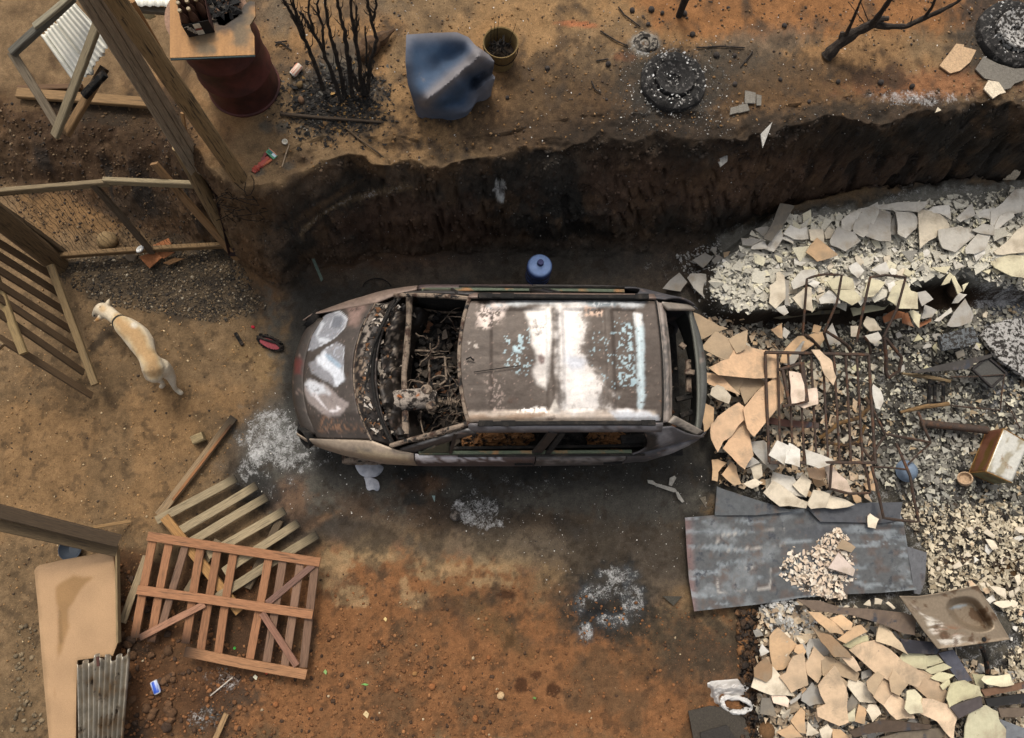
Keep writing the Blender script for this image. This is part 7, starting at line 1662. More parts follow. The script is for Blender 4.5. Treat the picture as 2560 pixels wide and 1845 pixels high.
sh(A_, .24, 'grey2', [(1665, 1210), (1810, 1010), (1860, 1080), (1880, 1130), (1860, 1180), (1700, 1220)], [(1470, 1150), (1510, 1050), (1600, 1090), (1560, 1140), (1480, 1160)], [(750, 1260), (800, 1190), (830, 1280), (850, 1330), (760, 1360)], [(430, 1500), (570, 1330), (585, 1330), (540, 1440), (490, 1510)])
sh(A_, .22, 'pale', [(1710, 1040), (1770, 960), (1830, 970), (1760, 1035)], [(1580, 1170), (1690, 1080), (1700, 1110), (1620, 1175)], [(430, 1220), (470, 1260), (440, 1310), (415, 1290)], [(1030, 1290), (1140, 1260), (1170, 1310), (1120, 1350), (1070, 1320)])
sh(A_, .18, 'clay', [(1190, 1140), (1270, 1090), (1345, 1110), (1330, 1150), (1200, 1185)], [(1320, 1120), (1380, 1110), (1415, 1220), (1330, 1190)], [(1455, 1190), (1550, 1150), (1545, 1180), (1460, 1225)])
sh(A_, .22, 'sage', [(950, 1070), (1225, 1045), (1180, 1090), (970, 1130)])
sh(A_, .20, 'cream', [(1030, 1200), (1060, 1140), (1120, 1160), (1170, 1240), (1080, 1250)], [(935, 1215), (1000, 1215), (1000, 1290), (940, 1290)])
sh(A_, .20, 'tan', [(330, 1240), (410, 1190), (410, 1310), (380, 1300)], [(640, 1260), (660, 1200), (715, 1215), (690, 1270)], [(620, 1280), (720, 1260), (735, 1310), (700, 1370)], [(410, 1420), (540, 1290), (580, 1285), (655, 1350), (560, 1410), (470, 1500), (390, 1490)])
sh(E_, .12, 'grey', [(1500, 715), (1600, 650), (1665, 680), (1580, 770)], [(1655, 710), (1700, 665), (1745, 700), (1690, 765)], [(1280, 925), (1400, 810), (1460, 880), (1410, 945)], [(1640, 625), (1690, 605), (1685, 680)])
sh(E_, .14, 'tan2', [(1745, 650), (1870, 640), (1860, 700), (1750, 730)], [(1520, 1110), (1610, 1160), (1700, 1215), (1760, 1235), (1620, 1290), (1565, 1310), (1540, 1200)])
sh(E_, .16, 'pale', [(1475, 840), (1500, 810), (1700, 830), (1735, 800), (1725, 940), (1660, 950), (1600, 1000), (1520, 920)], [(1735, 800), (1810, 780), (1850, 850), (1740, 880)], [(2090, 905), (2130, 870), (2140, 800), (2190, 800), (2200, 1000), (2140, 1080), (2095, 1030)], [(1720, 970), (1745, 930), (1785, 970), (1740, 985)])
# the heap at the tail of the car, sun and shade painted as peach and tan
sh(D_, .30, 'tan2', [(1720, 180), (1900, 190), (1870, 290), (1850, 340)], [(1865, 290), (1900, 200), (2000, 185), (2065, 245), (1900, 400)])
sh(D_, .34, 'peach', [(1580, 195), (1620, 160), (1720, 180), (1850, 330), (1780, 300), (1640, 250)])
sh(D_, .36, 'cream', [(1640, 330), (1650, 280), (1690, 255), (1740, 270), (1800, 340), (1780, 395)])
sh(D_, .28, 'tan', [(1570, 480), (1600, 395), (1670, 430), (1660, 540), (1590, 620)])
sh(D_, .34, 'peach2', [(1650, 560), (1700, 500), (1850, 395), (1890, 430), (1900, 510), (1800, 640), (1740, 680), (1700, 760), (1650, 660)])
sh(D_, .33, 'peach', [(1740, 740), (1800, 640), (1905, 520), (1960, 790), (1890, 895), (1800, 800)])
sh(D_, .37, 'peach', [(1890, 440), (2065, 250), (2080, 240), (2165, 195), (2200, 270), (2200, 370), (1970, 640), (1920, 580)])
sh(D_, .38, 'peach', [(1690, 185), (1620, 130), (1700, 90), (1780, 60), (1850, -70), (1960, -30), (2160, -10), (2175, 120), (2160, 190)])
sh(E_, .40, 'tan2', [(1785, 1310), (1925, 1245), (1900, 1390), (1840, 1420)], [(1565, 1385), (1690, 1250), (1835, 1330), (1785, 1485)])
sh(D_, .24, 'grey2', [(1910, 695), (2060, 680), (2095, 740), (2155, 880), (2110, 905), (1990, 790)], [(1900, 890), (1960, 800), (2020, 850), (1940, 880)])
sh(D_, .20, 'tan', [(1730, 940), (1800, 845), (1840, 880), (1870, 1010), (1820, 1020)], [(1655, 830), (1700, 825), (1770, 850), (1700, 920), (1690, 990), (1650, 980)])
sh(D_, .20, 'cream', [(1940, 870), (2030, 860), (2040, 950), (1980, 990)], [(1895, 1010), (1980, 970), (2040, 1000), (1960, 1045)])
sh(B_, .40, 'white', [(315, 790), (380, 680), (475, 730), (430, 865)], [(430, 850), (470, 700), (550, 750), (540, 880)])
sh(B_, .40, 'pale', [(590, 750), (650, 770), (805, 825), (780, 860), (690, 890), (600, 860)])
sh(B_, .20, 'pale', [(330, 1030), (360, 920), (500, 960), (590, 1110), (470, 1090)])
sh(B_, .22, 'cream', [(270, 1080), (340, 990), (500, 1100), (595, 1150), (580, 1195), (400, 1180)], [(490, 1020), (580, 930), (640, 990), (590, 1110)], [(610, 1160), (650, 1060), (760, 1090), (740, 1190), (640, 1200)], [(740, 1190), (760, 1090), (890, 1130), (960, 1170), (800, 1200)])
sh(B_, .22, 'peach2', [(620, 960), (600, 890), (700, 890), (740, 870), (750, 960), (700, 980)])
sh(B_, .28, 'pink', [(730, 860), (790, 870), (900, 980), (945, 1070), (780, 1045)])
sh(B_, .50, 'pink', [(465, 155), (550, 170), (575, 250), (580, 370), (490, 390), (480, 260)])
sh(B_, .44, 'pink', [(600, 290), (670, 280), (680, 400), (580, 430), (530, 400), (600, 370)])
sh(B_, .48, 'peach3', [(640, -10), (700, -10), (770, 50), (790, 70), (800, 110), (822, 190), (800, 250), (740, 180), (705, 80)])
sh(B_, .14, 'white', [(1095, 300), (1120, 250), (1170, 290), (1185, 380), (1150, 440), (1120, 430)])
sh(B_, .19, 'cream', [(1070, 1260), (1090, 1240), (1150, 1280), (1120, 1350), (1070, 1340)])
# the near heap
sh(C_, .14, 'grey2', [(590, 960), (630, 880), (700, 880), (780, 970), (720, 1010), (640, 940), (600, 1020)], [(560, 1300), (640, 1215), (680, 1260), (740, 1360), (620, 1380), (560, 1340)], [(470, 1350), (560, 1280), (550, 1320), (480, 1370)])
sh(C_, .15, 'tan', [(320, 860), (380, 800), (530, 930), (490, 960), (460, 1000), (500, 1040), (430, 1100), (350, 1100), (320, 960)], [(480, 1500), (560, 1410), (590, 1440), (590, 1590), (540, 1580)], [(380, 1590), (480, 1530), (560, 1620), (460, 1640)], [(790, 1560), (860, 1570), (930, 1640), (800, 1640)], [(970, 1500), (1000, 1380), (1060, 1420), (1040, 1520)])
sh(C_, .16, 'white', [(240, 960), (260, 915), (310, 970), (250, 1000)])
sh(C_, .17, 'cream', [(190, 1240), (220, 1160), (300, 1200), (340, 1090), (420, 1180), (470, 1260), (490, 1300), (330, 1295)], [(600, 1610), (610, 1510), (690, 1590), (640, 1610)], [(700, 1570), (760, 1530), (795, 1570), (780, 1630), (720, 1630)], [(910, 1230), (930, 1160), (1040, 1220), (1130, 1360), (1010, 1350), (950, 1280)], [(1130, 1380), (1160, 1440), (1100, 1500), (1060, 1420), (1080, 1380)])
sh(C_, .19, 'brn2', [(200, 1100), (280, 1020), (330, 1080), (330, 1160), (290, 1200), (205, 1160)])
sh(C_, .19, 'tan3', [(400, 1160), (450, 1130), (500, 1020), (570, 990), (580, 1110), (590, 1210), (480, 1270)], [(600, 1060), (660, 945), (730, 1020), (720, 1120), (680, 1200), (610, 1140)])
sh(C_, .21, 'tan2', [(730, 1040), (770, 1020), (900, 1080), (1000, 1140), (980, 1200), (840, 1150), (910, 1200), (890, 1280), (800, 1180), (730, 1150)])
sh(C_, .24, 'tan3', [(690, 1240), (795, 1090), (850, 1190), (900, 1300), (915, 1500), (850, 1525), (700, 1460), (690, 1400), (750, 1370)])
sh(C_, .16, 'pink', [(330, 1300), (430, 1300), (460, 1340), (450, 1390), (350, 1360)])
sh(C_, .14, 'dkg', [(245, 1440), (260, 1330), (320, 1330), (360, 1460)], [(905, 1370), (960, 1290), (990, 1340), (960, 1420), (915, 1420)])
sh(C_, .24, 'tan3', [(930, 960), (1000, 930), (1130, 900), (1230, 960), (1310, 1040), (1450, 1130), (1410, 1220), (1300, 1180), (1240, 1190), (1050, 1060)])
sh(C_, .26, 'tan2', [(1235, 1180), (1280, 1075), (1310, 1140), (1370, 1220), (1310, 1300), (1250, 1270)], [(1060, 1200), (1140, 1130), (1190, 1165), (1110, 1300), (1070, 1260)])
sh(C_, .22, 'tan3', [(1110, 1310), (1200, 1180), (1260, 1280), (1180, 1370)], [(1420, 1230), (1460, 1110), (1560, 1160), (1660, 1270), (1640, 1370), (1540, 1330)])
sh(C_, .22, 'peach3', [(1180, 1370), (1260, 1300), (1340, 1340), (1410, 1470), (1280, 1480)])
sh(C_, .27, 'cream2', [(1140, 890), (1180, 765), (1250, 820), (1310, 900), (1350, 980), (1240, 920)])
sh(C_, .30, 'yel', [(1350, 1400), (1370, 1280), (1430, 1270), (1475, 1320), (1480, 1430), (1390, 1440)])
sh(C_, .28, 'peach3', [(1470, 1440), (1480, 1330), (1560, 1340), (1680, 1380), (1745, 1470), (1700, 1630), (1600, 1500)])
sh(C_, .27, 'sagey', [(1660, 1320), (1700, 1220), (1800, 1195), (1900, 1240), (1935, 1310), (1790, 1340), (1680, 1380)])
sh(C_, .24, 'yel2', [(1320, 1020), (1350, 985), (1460, 980), (1500, 1000), (1500, 1100), (1400, 1090)], [(1495, 1010), (1590, 1000), (1640, 1050), (1510, 1080)], [(1510, 1110), (1640, 1060), (1690, 1090), (1560, 1140)], [(1550, 1170), (1620, 1130), (1720, 1150), (1640, 1200)], [(1620, 1230), (1690, 1180), (1700, 1220), (1640, 1260)])
sh(C_, .30, 'yel', [(1955, 1190), (1970, 1160), (2140, 1145), (2170, 1220), (2080, 1235), (1990, 1220)])
sh(C_, .2, 'sagey', [(1860, 1140), (1960, 1150), (1950, 1240), (1900, 1240)], [(880, 920), (960, 860), (1060, 850), (1070, 900), (960, 950)])
sh(C_, .28, 'sage', [(1790, 1680), (1820, 1540), (1850, 1460), (1900, 1410), (1980, 1395), (2060, 1440), (2070, 1510), (2110, 1560), (2100, 1680)])
sh(C_, .30, 'tan', [(615, 670), (700, 675), (800, 740), (870, 800), (890, 840), (780, 820), (680, 740)], [(790, 720), (870, 690), (940, 750), (930, 800), (880, 800)], [(840, 870), (960, 780), (1010, 770), (1060, 820), (900, 900)])
sh(C_, .30, 'brn2', [(650, 780), (700, 830), (790, 850), (900, 960), (930, 1010), (800, 1000), (720, 900)])
sh(C_, .27, 'peach3', [(860, 1010), (950, 1010), (1015, 1110), (980, 1120)])
sh(C_, .20, 'yel', [(910, 1450), (970, 1410), (970, 1500), (920, 1500)])
sh(C_, .10, 'cream', [(1955, 60), (1980, 30), (2040, 80), (2030, 105)], [(1975, 110), (2030, 120), (2060, 180), (2020, 190)], [(2040, 600), (2140, 580), (2170, 610), (2100, 635)], [(2000, 470), (2120, 490), (2120, 570), (2060, 530)], [(2200, 30), (2290, 10), (2290, 70), (2230, 60)], [(2190, 400), (2230, 380), (2240, 440), (2210, 470)])
sh(C_, .19, 'tan2', [(830, 180), (870, 110), (970, 170), (940, 210)])
sh(C_, .20, 'pink2', [(770, 330), (840, 215), (970, 340), (955, 390)])
sh(C_, .18, 'cream', [(1040, 610), (1080, 575), (1090, 620)], [(1120, 560), (1180, 575), (1170, 610), (1120, 605)], [(1210, 600), (1230, 590), (1275, 635), (1260, 645)])
CPAL.update(peach=lin(216, 180, 144), yel=lin(206, 198, 168), grey2=lin(170, 166, 158), tan2=lin(176, 154, 126), tan3=lin(198, 172, 142), peach2=lin(200, 168, 136), peach3=lin(218, 192, 162), pink=lin(226, 204, 184), pink2=lin(204, 188, 176), brn2=lin(146, 120, 92), cream2=lin(200, 180, 150), sagey=lin(186, 180, 146), yel2=lin(196, 190, 156), white=lin(214, 210, 200), pale=lin(196, 191, 180), cream=lin(212, 200, 178))  # peach and greyish tan: sunlit and shaded tones of one board, put into colour
CNAME = dict(cream='cream', pale='pale grey', white='white', grey='mid-grey', tan='tan', peach='peach', dkg='dark grey', yel='yellowish', sage='sage green', brn='brown', clay='brick-red', grey2='light grey', tan2='greyish tan', tan3='light tan', peach2='dull orange', peach3='pale peach', pink='pinkish white', pink2='pinkish grey', brn2='brown-edged', cream2='cream-brown', sagey='grey-green', yel2='greenish cream')
LMK = [((2050, 760), 'by the first chair frame'), ((2200, 790), 'by the second chair frame'), ((2390, 850), 'beside the ashy slab'), ((2040, 1010), 'around the bar grille'), ((2265, 1175), 'near the enamel bowl'), ((2480, 1130), 'near the square tin'), ((2400, 1560), 'beside the steel sink'), ((1830, 1740), 'near the plastic bag'),
       ((2020, 1400), 'on the door panel'), ((1790, 930), 'behind the car tailgate'), ((1800, 1180), "by the car's tail corner"), ((2520, 600), 'on the ledge at the picture edge'), ((2150, 560), 'on the crest of the upper ledge'), ((1900, 560), 'at the pointed end of the ledge'), ((2020, 700), 'on the brow of the ledge'), ((2380, 720), 'beside the dark hollow'),
       ((1960, 1700), 'in the near heap of shards'), ((2140, 1700), 'in the middle of the near heap'), ((2300, 1740), 'at the far end of the near heap'), ((2470, 1740), 'in the near corner'), ((2060, 1560), 'where the near heap meets the wavy strip'), ((2500, 1380), 'among the fine chips beyond the door panel'), ((1740, 690), 'beyond the car tailgate')]
def shard_label(poly, c):
    p = np.array(poly); ctr = p.mean(0); q = p - ctr; w, _ = np.linalg.eigh(np.cov(q.T)); asp = math.sqrt(max(w[1], 1e-6) / max(w[0], 1e-6)); size = math.sqrt(abs(sum(p[i, 0] * p[(i + 1) % len(p), 1] - p[(i + 1) % len(p), 0] * p[i, 1] for i in range(len(p)))) / 2)
    sz = 'large' if size > 62 else 'medium' if size > 36 else 'small' if size > 22 else 'tiny'
    shp = 'long' if asp > 2.4 else 'triangular' if len(p) == 3 else 'squarish' if len(p) == 4 else 'many-sided'
    lm = min(LMK, key=lambda l: math.hypot(l[0][0] - ctr[0], l[0][1] - ctr[1]))[1]
    return f'{sz} {shp} {CNAME[c]} board shard {lm}'
labs = {}
def place(poly, z, c, jit=.12):
    gzz = 0
    lb = shard_label(poly, c)
    if lb in labs:                                    # tell near-twins apart by the neighbour that came first
        (ox, oy), n0 = labs[lb]; mx, my = np.mean(poly, 0)
        w = ('farther off' if mx > ox else 'car side') if abs(mx - ox) > abs(my - oy) else ('bank side' if my < oy else 'yard side')
        labs[lb] = ((ox, oy), n0 + 1); lb = lb + ', ' + w
    else: labs[lb] = (tuple(np.mean(poly, 0)), 1)
    grp = 'shards of burnt board in the rubble'
    col = cj(CPAL[c], jit)
    big = max(p[0] for p in poly) - min(p[0] for p in poly)
    return shardplate('board_shard', poly, z, col, lb, 'shard', m=M_board, th=.011, group=grp, tilt=(rnd.uniform(-.16, .16), rnd.uniform(-.18, .12)), curl=rnd.uniform(-.6, .9) if big > 26 else 0.0, ang=rnd.random() * 3.1)
def grow(poly, k):
    c = np.mean(poly, 0); return [(c[0] + (x - c[0]) * k, c[1] + (y - c[1]) * k) for x, y in poly]
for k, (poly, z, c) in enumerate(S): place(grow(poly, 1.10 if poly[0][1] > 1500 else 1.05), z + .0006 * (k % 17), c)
# more middling pieces, still one object each
def scatter_px(poly, n, rmin, rmax, cols, z0, tries=0):
    out = []
    xs = [p[0] for p in poly]; ys = [p[1] for p in poly]
    while len(out) < n:
        x = rnd.uniform(min(xs), max(xs)); y = rnd.uniform(min(ys), max(ys))
        if not bool(inpoly(np.array([x]), np.array([y]), poly)[0]): continue
        r = rnd.uniform(rmin, rmax); k = rnd.choice((3, 4, 4, 5, 5, 6)); a0 = rnd.random() * 6.28; el_ = rnd.uniform(.5, 1.0); th = rnd.random() * 3.14
        pts = []
        for i in range(k):
            a = a0 + 6.283 * (i + rnd.uniform(-.3, .3)) / k; rr = r * rnd.uniform(.75, 1.2); dx, dy = rr * math.cos(a), rr * math.sin(a) * el_
            pts.append((x + dx * math.cos(th) - dy * math.sin(th), y + dx * math.sin(th) + dy * math.cos(th)))
        out.append(pts)
    for pts in out:
        c = np.mean(pts, 0); g = ghit(c[0], c[1])
        place(pts, g.z + z0 + rnd.uniform(0, .03), rnd.choice(cols), .08)
ZL = off([(330, 700), (700, 560), (900, 640), (1300, 600), (1600, 640), (2060, 640), (2268, 700), (2268, 860), (2000, 800), (1700, 760), (1400, 800), (1300, 1000), (700, 1060), (340, 1040)], A_)
ZM = off([(350, 1180), (1000, 1200), (1500, 1240), (2200, 1000), (2268, 1300), (1600, 1560), (900, 1560), (400, 1500)], A_)
ZN = off([(0, 860), (300, 900), (560, 900), (1000, 900), (1240, 960), (1240, 1100), (600, 1180), (100, 1000)], B_)
ZR = off([(1500, 60), (2268, -40), (2268, 1130), (2080, 1000), (2150, 860), (1950, 480), (1560, 500), (1500, 300)], C_)
ZH = off([(260, 860), (640, 800), (1200, 900), (1700, 1200), (1750, 1500), (1000, 1560), (300, 1600), (240, 1300)], C_)
scatter_px(ZL, 48, 10, 22, ['white', 'pale', 'cream', 'yel', 'white'], .03)
scatter_px(ZM, 26, 7, 16, ['pale', 'cream', 'yel2', 'grey2'], .02)
scatter_px(ZN, 24, 8, 17, ['cream', 'tan', 'peach3', 'pale'], .06)
scatter_px(ZR, 28, 6, 14, ['cream', 'white', 'tan3', 'cream'], .02)
scatter_px(ZH, 22, 10, 20, ['tan', 'cream', 'grey2', 'tan2', 'tan3'], .08)
# ------------------------------------------------------------------ what nobody could count
M_crumb = mat('crumbled_board', (.86, .85, .84), rough=.95, var=.15, scale=60, bump=.15)
def pal(*c): return np.array([lin(*x) for x in c])
def zone(poly, n):
    """n random ground points whose picture position falls inside the outline"""
    cw = ghits([p for p in poly]); x0, y0 = cw[:, 0].min() - .1, cw[:, 1].min() - .1; x1, y1 = cw[:, 0].max() + .1, cw[:, 1].max() + .1
    res = []; c = 0
    while c < n:
        x = RS.uniform(x0, x1, n * 2); y = RS.uniform(y0, y1, n * 2); z, t = terrain(x, y)
        qx_, qy_ = proj(x, y, z); k = inpoly(qx_, qy_, poly)
        res.append(np.stack([x, y, z], 1)[k]); c += int(k.sum())
    return np.vstack(res)[:n]
def cover(poly, sp, P_, pr, keep=1.0, tilt=.18, lift=.03, fr=3.0, k=5):
    """flat flakes laid edge over edge: a jittered carpet with thin dark cracks"""
    cw = ghits([p for p in poly]); x0, y0 = cw[:, 0].min() - .1, cw[:, 1].min() - .1; x1, y1 = cw[:, 0].max() + .1, cw[:, 1].max() + .1
    gx_, gy_ = np.meshgrid(np.arange(x0, x1, sp), np.arange(y0, y1, sp), indexing='ij'); x = gx_.ravel() + RS.uniform(-.45, .45, gx_.size) * sp; y = gy_.ravel() + RS.uniform(-.45, .45, gx_.size) * sp
    z, t = terrain(x, y); a, b = proj(x, y, z); m = inpoly(a, b, poly) & (fbm(x, y, fr, 2, 4) < .28 + .5 * keep)
    x, y, z = x[m], y[m], z[m]; n = len(x); s = sp * RS.uniform(.55, 1.25, n)
    return chips(n, np.stack([x, y, z + RS.rand(n) * lift], 1), s, RS.uniform(0, tilt, n), P_[RS.choice(len(P_), n, p=pr)] * (.86 + .26 * RS.rand(n, 1)), k=k, thick=.004, elong=.6)
def crumbs(poly, n, smin, smax, P_, pr, lift=.03, tilt=.7, thick=.005, clump=0.0):
    pos = zone(poly, n)
    if clump:
        w = fbm(pos[:, 0], pos[:, 1], 5, 3, 3); pos = pos[w > clump]; n = len(pos)
    pos[:, 2] += RS.rand(n) * lift
    s = smin + (smax - smin) * RS.rand(n) ** 2.2
    return chips(n, pos, s, RS.uniform(0, tilt, n), P_[RS.choice(len(P_), n, p=pr)] * (.8 + .4 * RS.rand(n, 1)), thick=thick)
LEDGEP = [(1775, 700), (1880, 590), (1960, 545), (2060, 540), (2200, 520), (2560, 470), (2620, 470), (2620, 735), (2500, 722), (2440, 705), (2360, 690), (2290, 712), (2230, 758), (2100, 762), (1940, 778), (1830, 782), (1775, 750)]
WHT = pal((216, 210, 192), (196, 190, 174), (222, 214, 186), (150, 146, 136), (90, 86, 78), (50, 47, 43))
stuff('rubble', [cover(LEDGEP, .048, WHT, [.42, .32, .14, .12, .0, .0], 1.0, .16, .04), cover(LEDGEP, .10, WHT, [.42, .36, .14, .08, .0, .0], .75, .14, .06), crumbs(LEDGEP, 3200, .008, .03, WHT, [.40, .30, .16, .11, .02, .01], .07, .4, .003)], M_crumb, 'white crumbled board covering the upper ledge', 'rubble')
MIDP = [(1800, 810), (2100, 810), (2300, 780), (2620, 760), (2620, 1290), (2330, 1290), (2250, 1250), (2170, 1180), (2140, 1000), (1900, 850)]
GRM = pal((186, 182, 168), (160, 157, 146), (136, 132, 122), (104, 100, 92)); stuff('rubble', [cover(MIDP, .05, GRM, [.14, .28, .34, .24], .40, .25, .03), crumbs(MIDP, 5500, .010, .052, pal((196, 190, 168), (160, 156, 142), (122, 118, 108), (72, 68, 62), (46, 44, 41), (170, 150, 120)), [.20, .22, .22, .18, .12, .06], .04, .55, .003)], M_crumb, 'grey and cream flakes strewn over the burnt floor', 'rubble')
stuff('rubble', [cover([(2230, 1260), (2620, 1260), (2620, 1850), (2520, 1850), (2500, 1640), (2560, 1600), (2460, 1470), (2320, 1480), (2310, 1370)], .055, pal((206, 192, 166), (186, 174, 150), (160, 148, 126)), [.4, .35, .25], .42, .25, .03), crumbs([(2230, 1260), (2620, 1260), (2620, 1850), (2520, 1850), (2500, 1640), (2560, 1600), (2460, 1470), (2320, 1480), (2310, 1370)], 4200, .010, .05, pal((214, 200, 172), (190, 178, 154), (150, 136, 112), (70, 60, 50), (44, 40, 36)), [.26, .26, .20, .16, .12], .04, .5, .003)], M_crumb, 'cream chips lying beyond the door panel and the sink', 'rubble')
stuff('rubble', [cover([(1890, 1530), (2060, 1500), (2200, 1530), (2420, 1650), (2560, 1690), (2620, 1850), (1890, 1850)], .075, pal((198, 178, 150), (190, 180, 162), (164, 146, 122), (150, 146, 138)), [.3, .3, .25, .15], .9, .2, .05), crumbs([(1890, 1530), (2060, 1500), (2200, 1530), (2420, 1650), (2560, 1690), (2620, 1850), (1890, 1850)], 3200, .010, .05, pal((198, 176, 146), (206, 194, 172), (160, 140, 116), (96, 86, 74), (52, 46, 40)), [.3, .26, .16, .14, .14], .07, .7)], M_crumb, 'tan crumbs filling the near heap of shards', 'rubble')
stuff('rubble', [cover([(1765, 800), (1850, 800), (2150, 1000), (2180, 1220), (2060, 1250), (1800, 1210), (1770, 1000)], .07, pal((204, 180, 150), (196, 186, 166), (150, 140, 124)), [.35, .4, .25], .75, .2, .06), crumbs([(1765, 800), (1850, 800), (2150, 1000), (2180, 1220), (2060, 1250), (1800, 1210), (1770, 1000)], 2600, .010, .045, pal((206, 176, 140), (196, 184, 162), (120, 104, 86), (60, 54, 48), (40, 37, 34)), [.24, .22, .18, .2, .16], .08, .8), crumbs([(1690, 640), (1800, 600), (1830, 780), (1780, 900), (1745, 760)], 700, .006, .028, pal((190, 188, 182), (150, 148, 142), (70, 66, 62)), [.4, .3, .3], .02, .6)], M_crumb, 'crumbs and flakes behind the car', 'rubble')
DP = off([(350, 440), (360, 230), (480, 150), (560, 200), (700, 100), (860, 20), (960, 180), (985, 300), (975, 430), (900, 480), (900, 560), (780, 560), (600, 530), (480, 480)], C_)
pp = []
while len(pp) < 1300:
    x, y = rnd.uniform(1930, 2145), rnd.uniform(1315, 1500)
    if bool(inpoly(np.array([x]), np.array([y]), DP)[0]): pp.append((x, y))
pp = np.array(pp); dd = sdpoly(pp[:, 0], pp[:, 1], DP); hh = np.clip(dd / 30, 0, 1) * .07
X, Y, Z = Pn(pp[:, 0], pp[:, 1], np.array([dz_(a, b) for a, b in pp]) + .006 + hh * RS.rand(len(pp)))
PK_ = pal((220, 200, 176), (226, 214, 196), (204, 184, 164), (150, 134, 116), (60, 54, 48))
_kk = RS.rand(len(pp)) < .4; stuff('rubble', [chips(len(pp), np.stack([X, Y, np.where(_kk, Z - .02, Z)], 1), np.where(_kk, .04, .01 + .03 * RS.rand(len(pp)) ** 2), RS.uniform(0, .35, len(pp)), PK_[RS.choice(5, len(pp), p=[.34, .3, .2, .1, .06])])], M_crumb, 'pinkish crumbs heaped on the fallen door panel', 'rubble')
stuff('rubble', [crumbs(off([(250, 600), (480, 560), (660, 700), (650, 800), (400, 840), (310, 800)], C_), 800, .008, .04, pal((206, 204, 198), (170, 168, 162), (214, 200, 180), (80, 76, 70)), [.4, .3, .2, .1], .05)], M_crumb, 'white-grey crumbs below the door panel', 'rubble')
# lumps and crumbs held in the cut face
_fm = (_face > .35) & (GX > -2.7) & (GX < 7.6)
_fi = np.argwhere(_fm); _fi = _fi[RS.choice(len(_fi), 5200)]
_fp = np.stack([GX[_fi[:, 0], _fi[:, 1]], GY[_fi[:, 0], _fi[:, 1]], GZ[_fi[:, 0], _fi[:, 1]]], 1)
_fc = np.clip(C0[_fi[:, 0], _fi[:, 1]], .004, .9) * RS.uniform(.6, 1.25, (len(_fi), 1))
M_lump = mat('bank_crumb', (1, 1, 1), rough=.98, var=.3, scale=60, bump=.4)
stuff('bank_crumbs', [pebbles(len(_fp), _fp, .004 + .019 * RS.rand(len(_fp)) ** 3, _fc, flat=.9)], M_lump, 'crumbs and lumps of burnt earth in the face of the bank', 'earth crumbs', True)
# soil grains, pebbles and soot flakes
M_peb = mat('pebble', (1, 1, 1), rough=.95, var=.25, scale=80, bump=.3)
def stones(poly, n, smin, smax, P_, pr, pw=3.0, clump=0.0):
    pos = zone(poly, n)
    if clump: pos = pos[fbm(pos[:, 0], pos[:, 1], 4, 2, 4) > clump]
    n = len(pos); return pebbles(n, pos, smin + (smax - smin) * RS.rand(n) ** pw, P_[RS.choice(len(P_), n, p=pr)] * (.75 + .5 * RS.rand(n, 1)))
OR = pal((120, 80, 48), (98, 66, 40), (138, 96, 60), (66, 48, 34), (170, 150, 120))
stuff('soil_clods', [stones([(1840, 1525), (1905, 1530), (1900, 1600), (1885, 1720), (1860, 1700), (1850, 1620)], 420, .008, .045, pal((84, 62, 44), (60, 48, 38), (116, 80, 48), (44, 38, 33)), [.35, .3, .2, .15], 2.0), crumbs([(1840, 1525), (1905, 1530), (1900, 1600), (1885, 1845), (1850, 1845), (1850, 1620)], 500, .01, .05, pal((70, 54, 40), (48, 40, 34), (100, 72, 48)), [.4, .4, .2], .05, .8)], mat('clod', (1, 1, 1), rough=.98, var=.3, scale=60, bump=.4), 'dark crumbly clods along the edge of the shard heap', 'clods', True)
yard = [(-40, 700), (560, 760), (680, 900), (580, 1180), (400, 1400), (-40, 1900)]
near = [(290, 1400), (760, 1420), (1000, 1420), (1880, 1540), (1900, 1880), (290, 1880)]
terr = [(640, -30), (2600, -30), (2600, 240), (2000, 310), (1500, 340), (1100, 400), (700, 440), (640, 300)]
stuff('pebbles', [stones(near, 4200, .003, .018, OR, [.4, .34, .12, .12, .02], 4.5), stones([(640, 1560), (900, 1560), (1250, 1650), (1250, 1880), (640, 1880)], 1300, .004, .022, OR, [.4, .34, .12, .12, .02], 3.6), stones([(290, 1380), (440, 1500), (640, 1660), (640, 1860), (290, 1860)], 700, .006, .03, OR, [.3, .42, .06, .22, .0], 3.0)], M_peb, 'orange soil crumbs and pebbles on the near ground', 'pebbles', True)
stuff('gravel', [stones([(140, 650), (570, 610), (670, 770), (560, 810), (250, 760), (150, 700)], 3800, .005, .017, pal((90, 76, 58), (66, 58, 48), (112, 96, 74), (46, 42, 38), (150, 138, 118)), [.34, .28, .16, .17, .05], 2.4), stones([(0, 260), (480, 250), (520, 480), (460, 620), (100, 610), (0, 460)], 2600, .004, .018, pal((92, 72, 50), (66, 52, 40), (120, 102, 78), (44, 38, 32)), [.42, .32, .06, .2], 3.0), stones([(40, 1560), (90, 1560), (110, 1845), (30, 1845)], 120, .006, .026, pal((120, 104, 80), (90, 78, 60)), [.5, .5], 2)], M_peb, 'loose grey-brown gravel about the fence', 'gravel', True)
stuff('pebbles', [stones(yard, 2400, .003, .014, pal((150, 116, 76), (110, 84, 56), (180, 156, 120), (64, 52, 40)), [.4, .3, .12, .18], 3.2)], M_peb, 'small pebbles on the trodden yard', 'pebbles', True)
stuff('pebbles', [stones(terr, 3200, .003, .016, pal((120, 90, 56), (86, 66, 46), (66, 54, 44), (136, 108, 76), (50, 44, 40)), [.34, .28, .18, .1, .1], 3.6)], M_peb, 'pebbles and soot grains on the upper ground', 'pebbles', True)
BW = pal((206, 202, 194), (150, 146, 140), (40, 38, 36), (64, 58, 52))
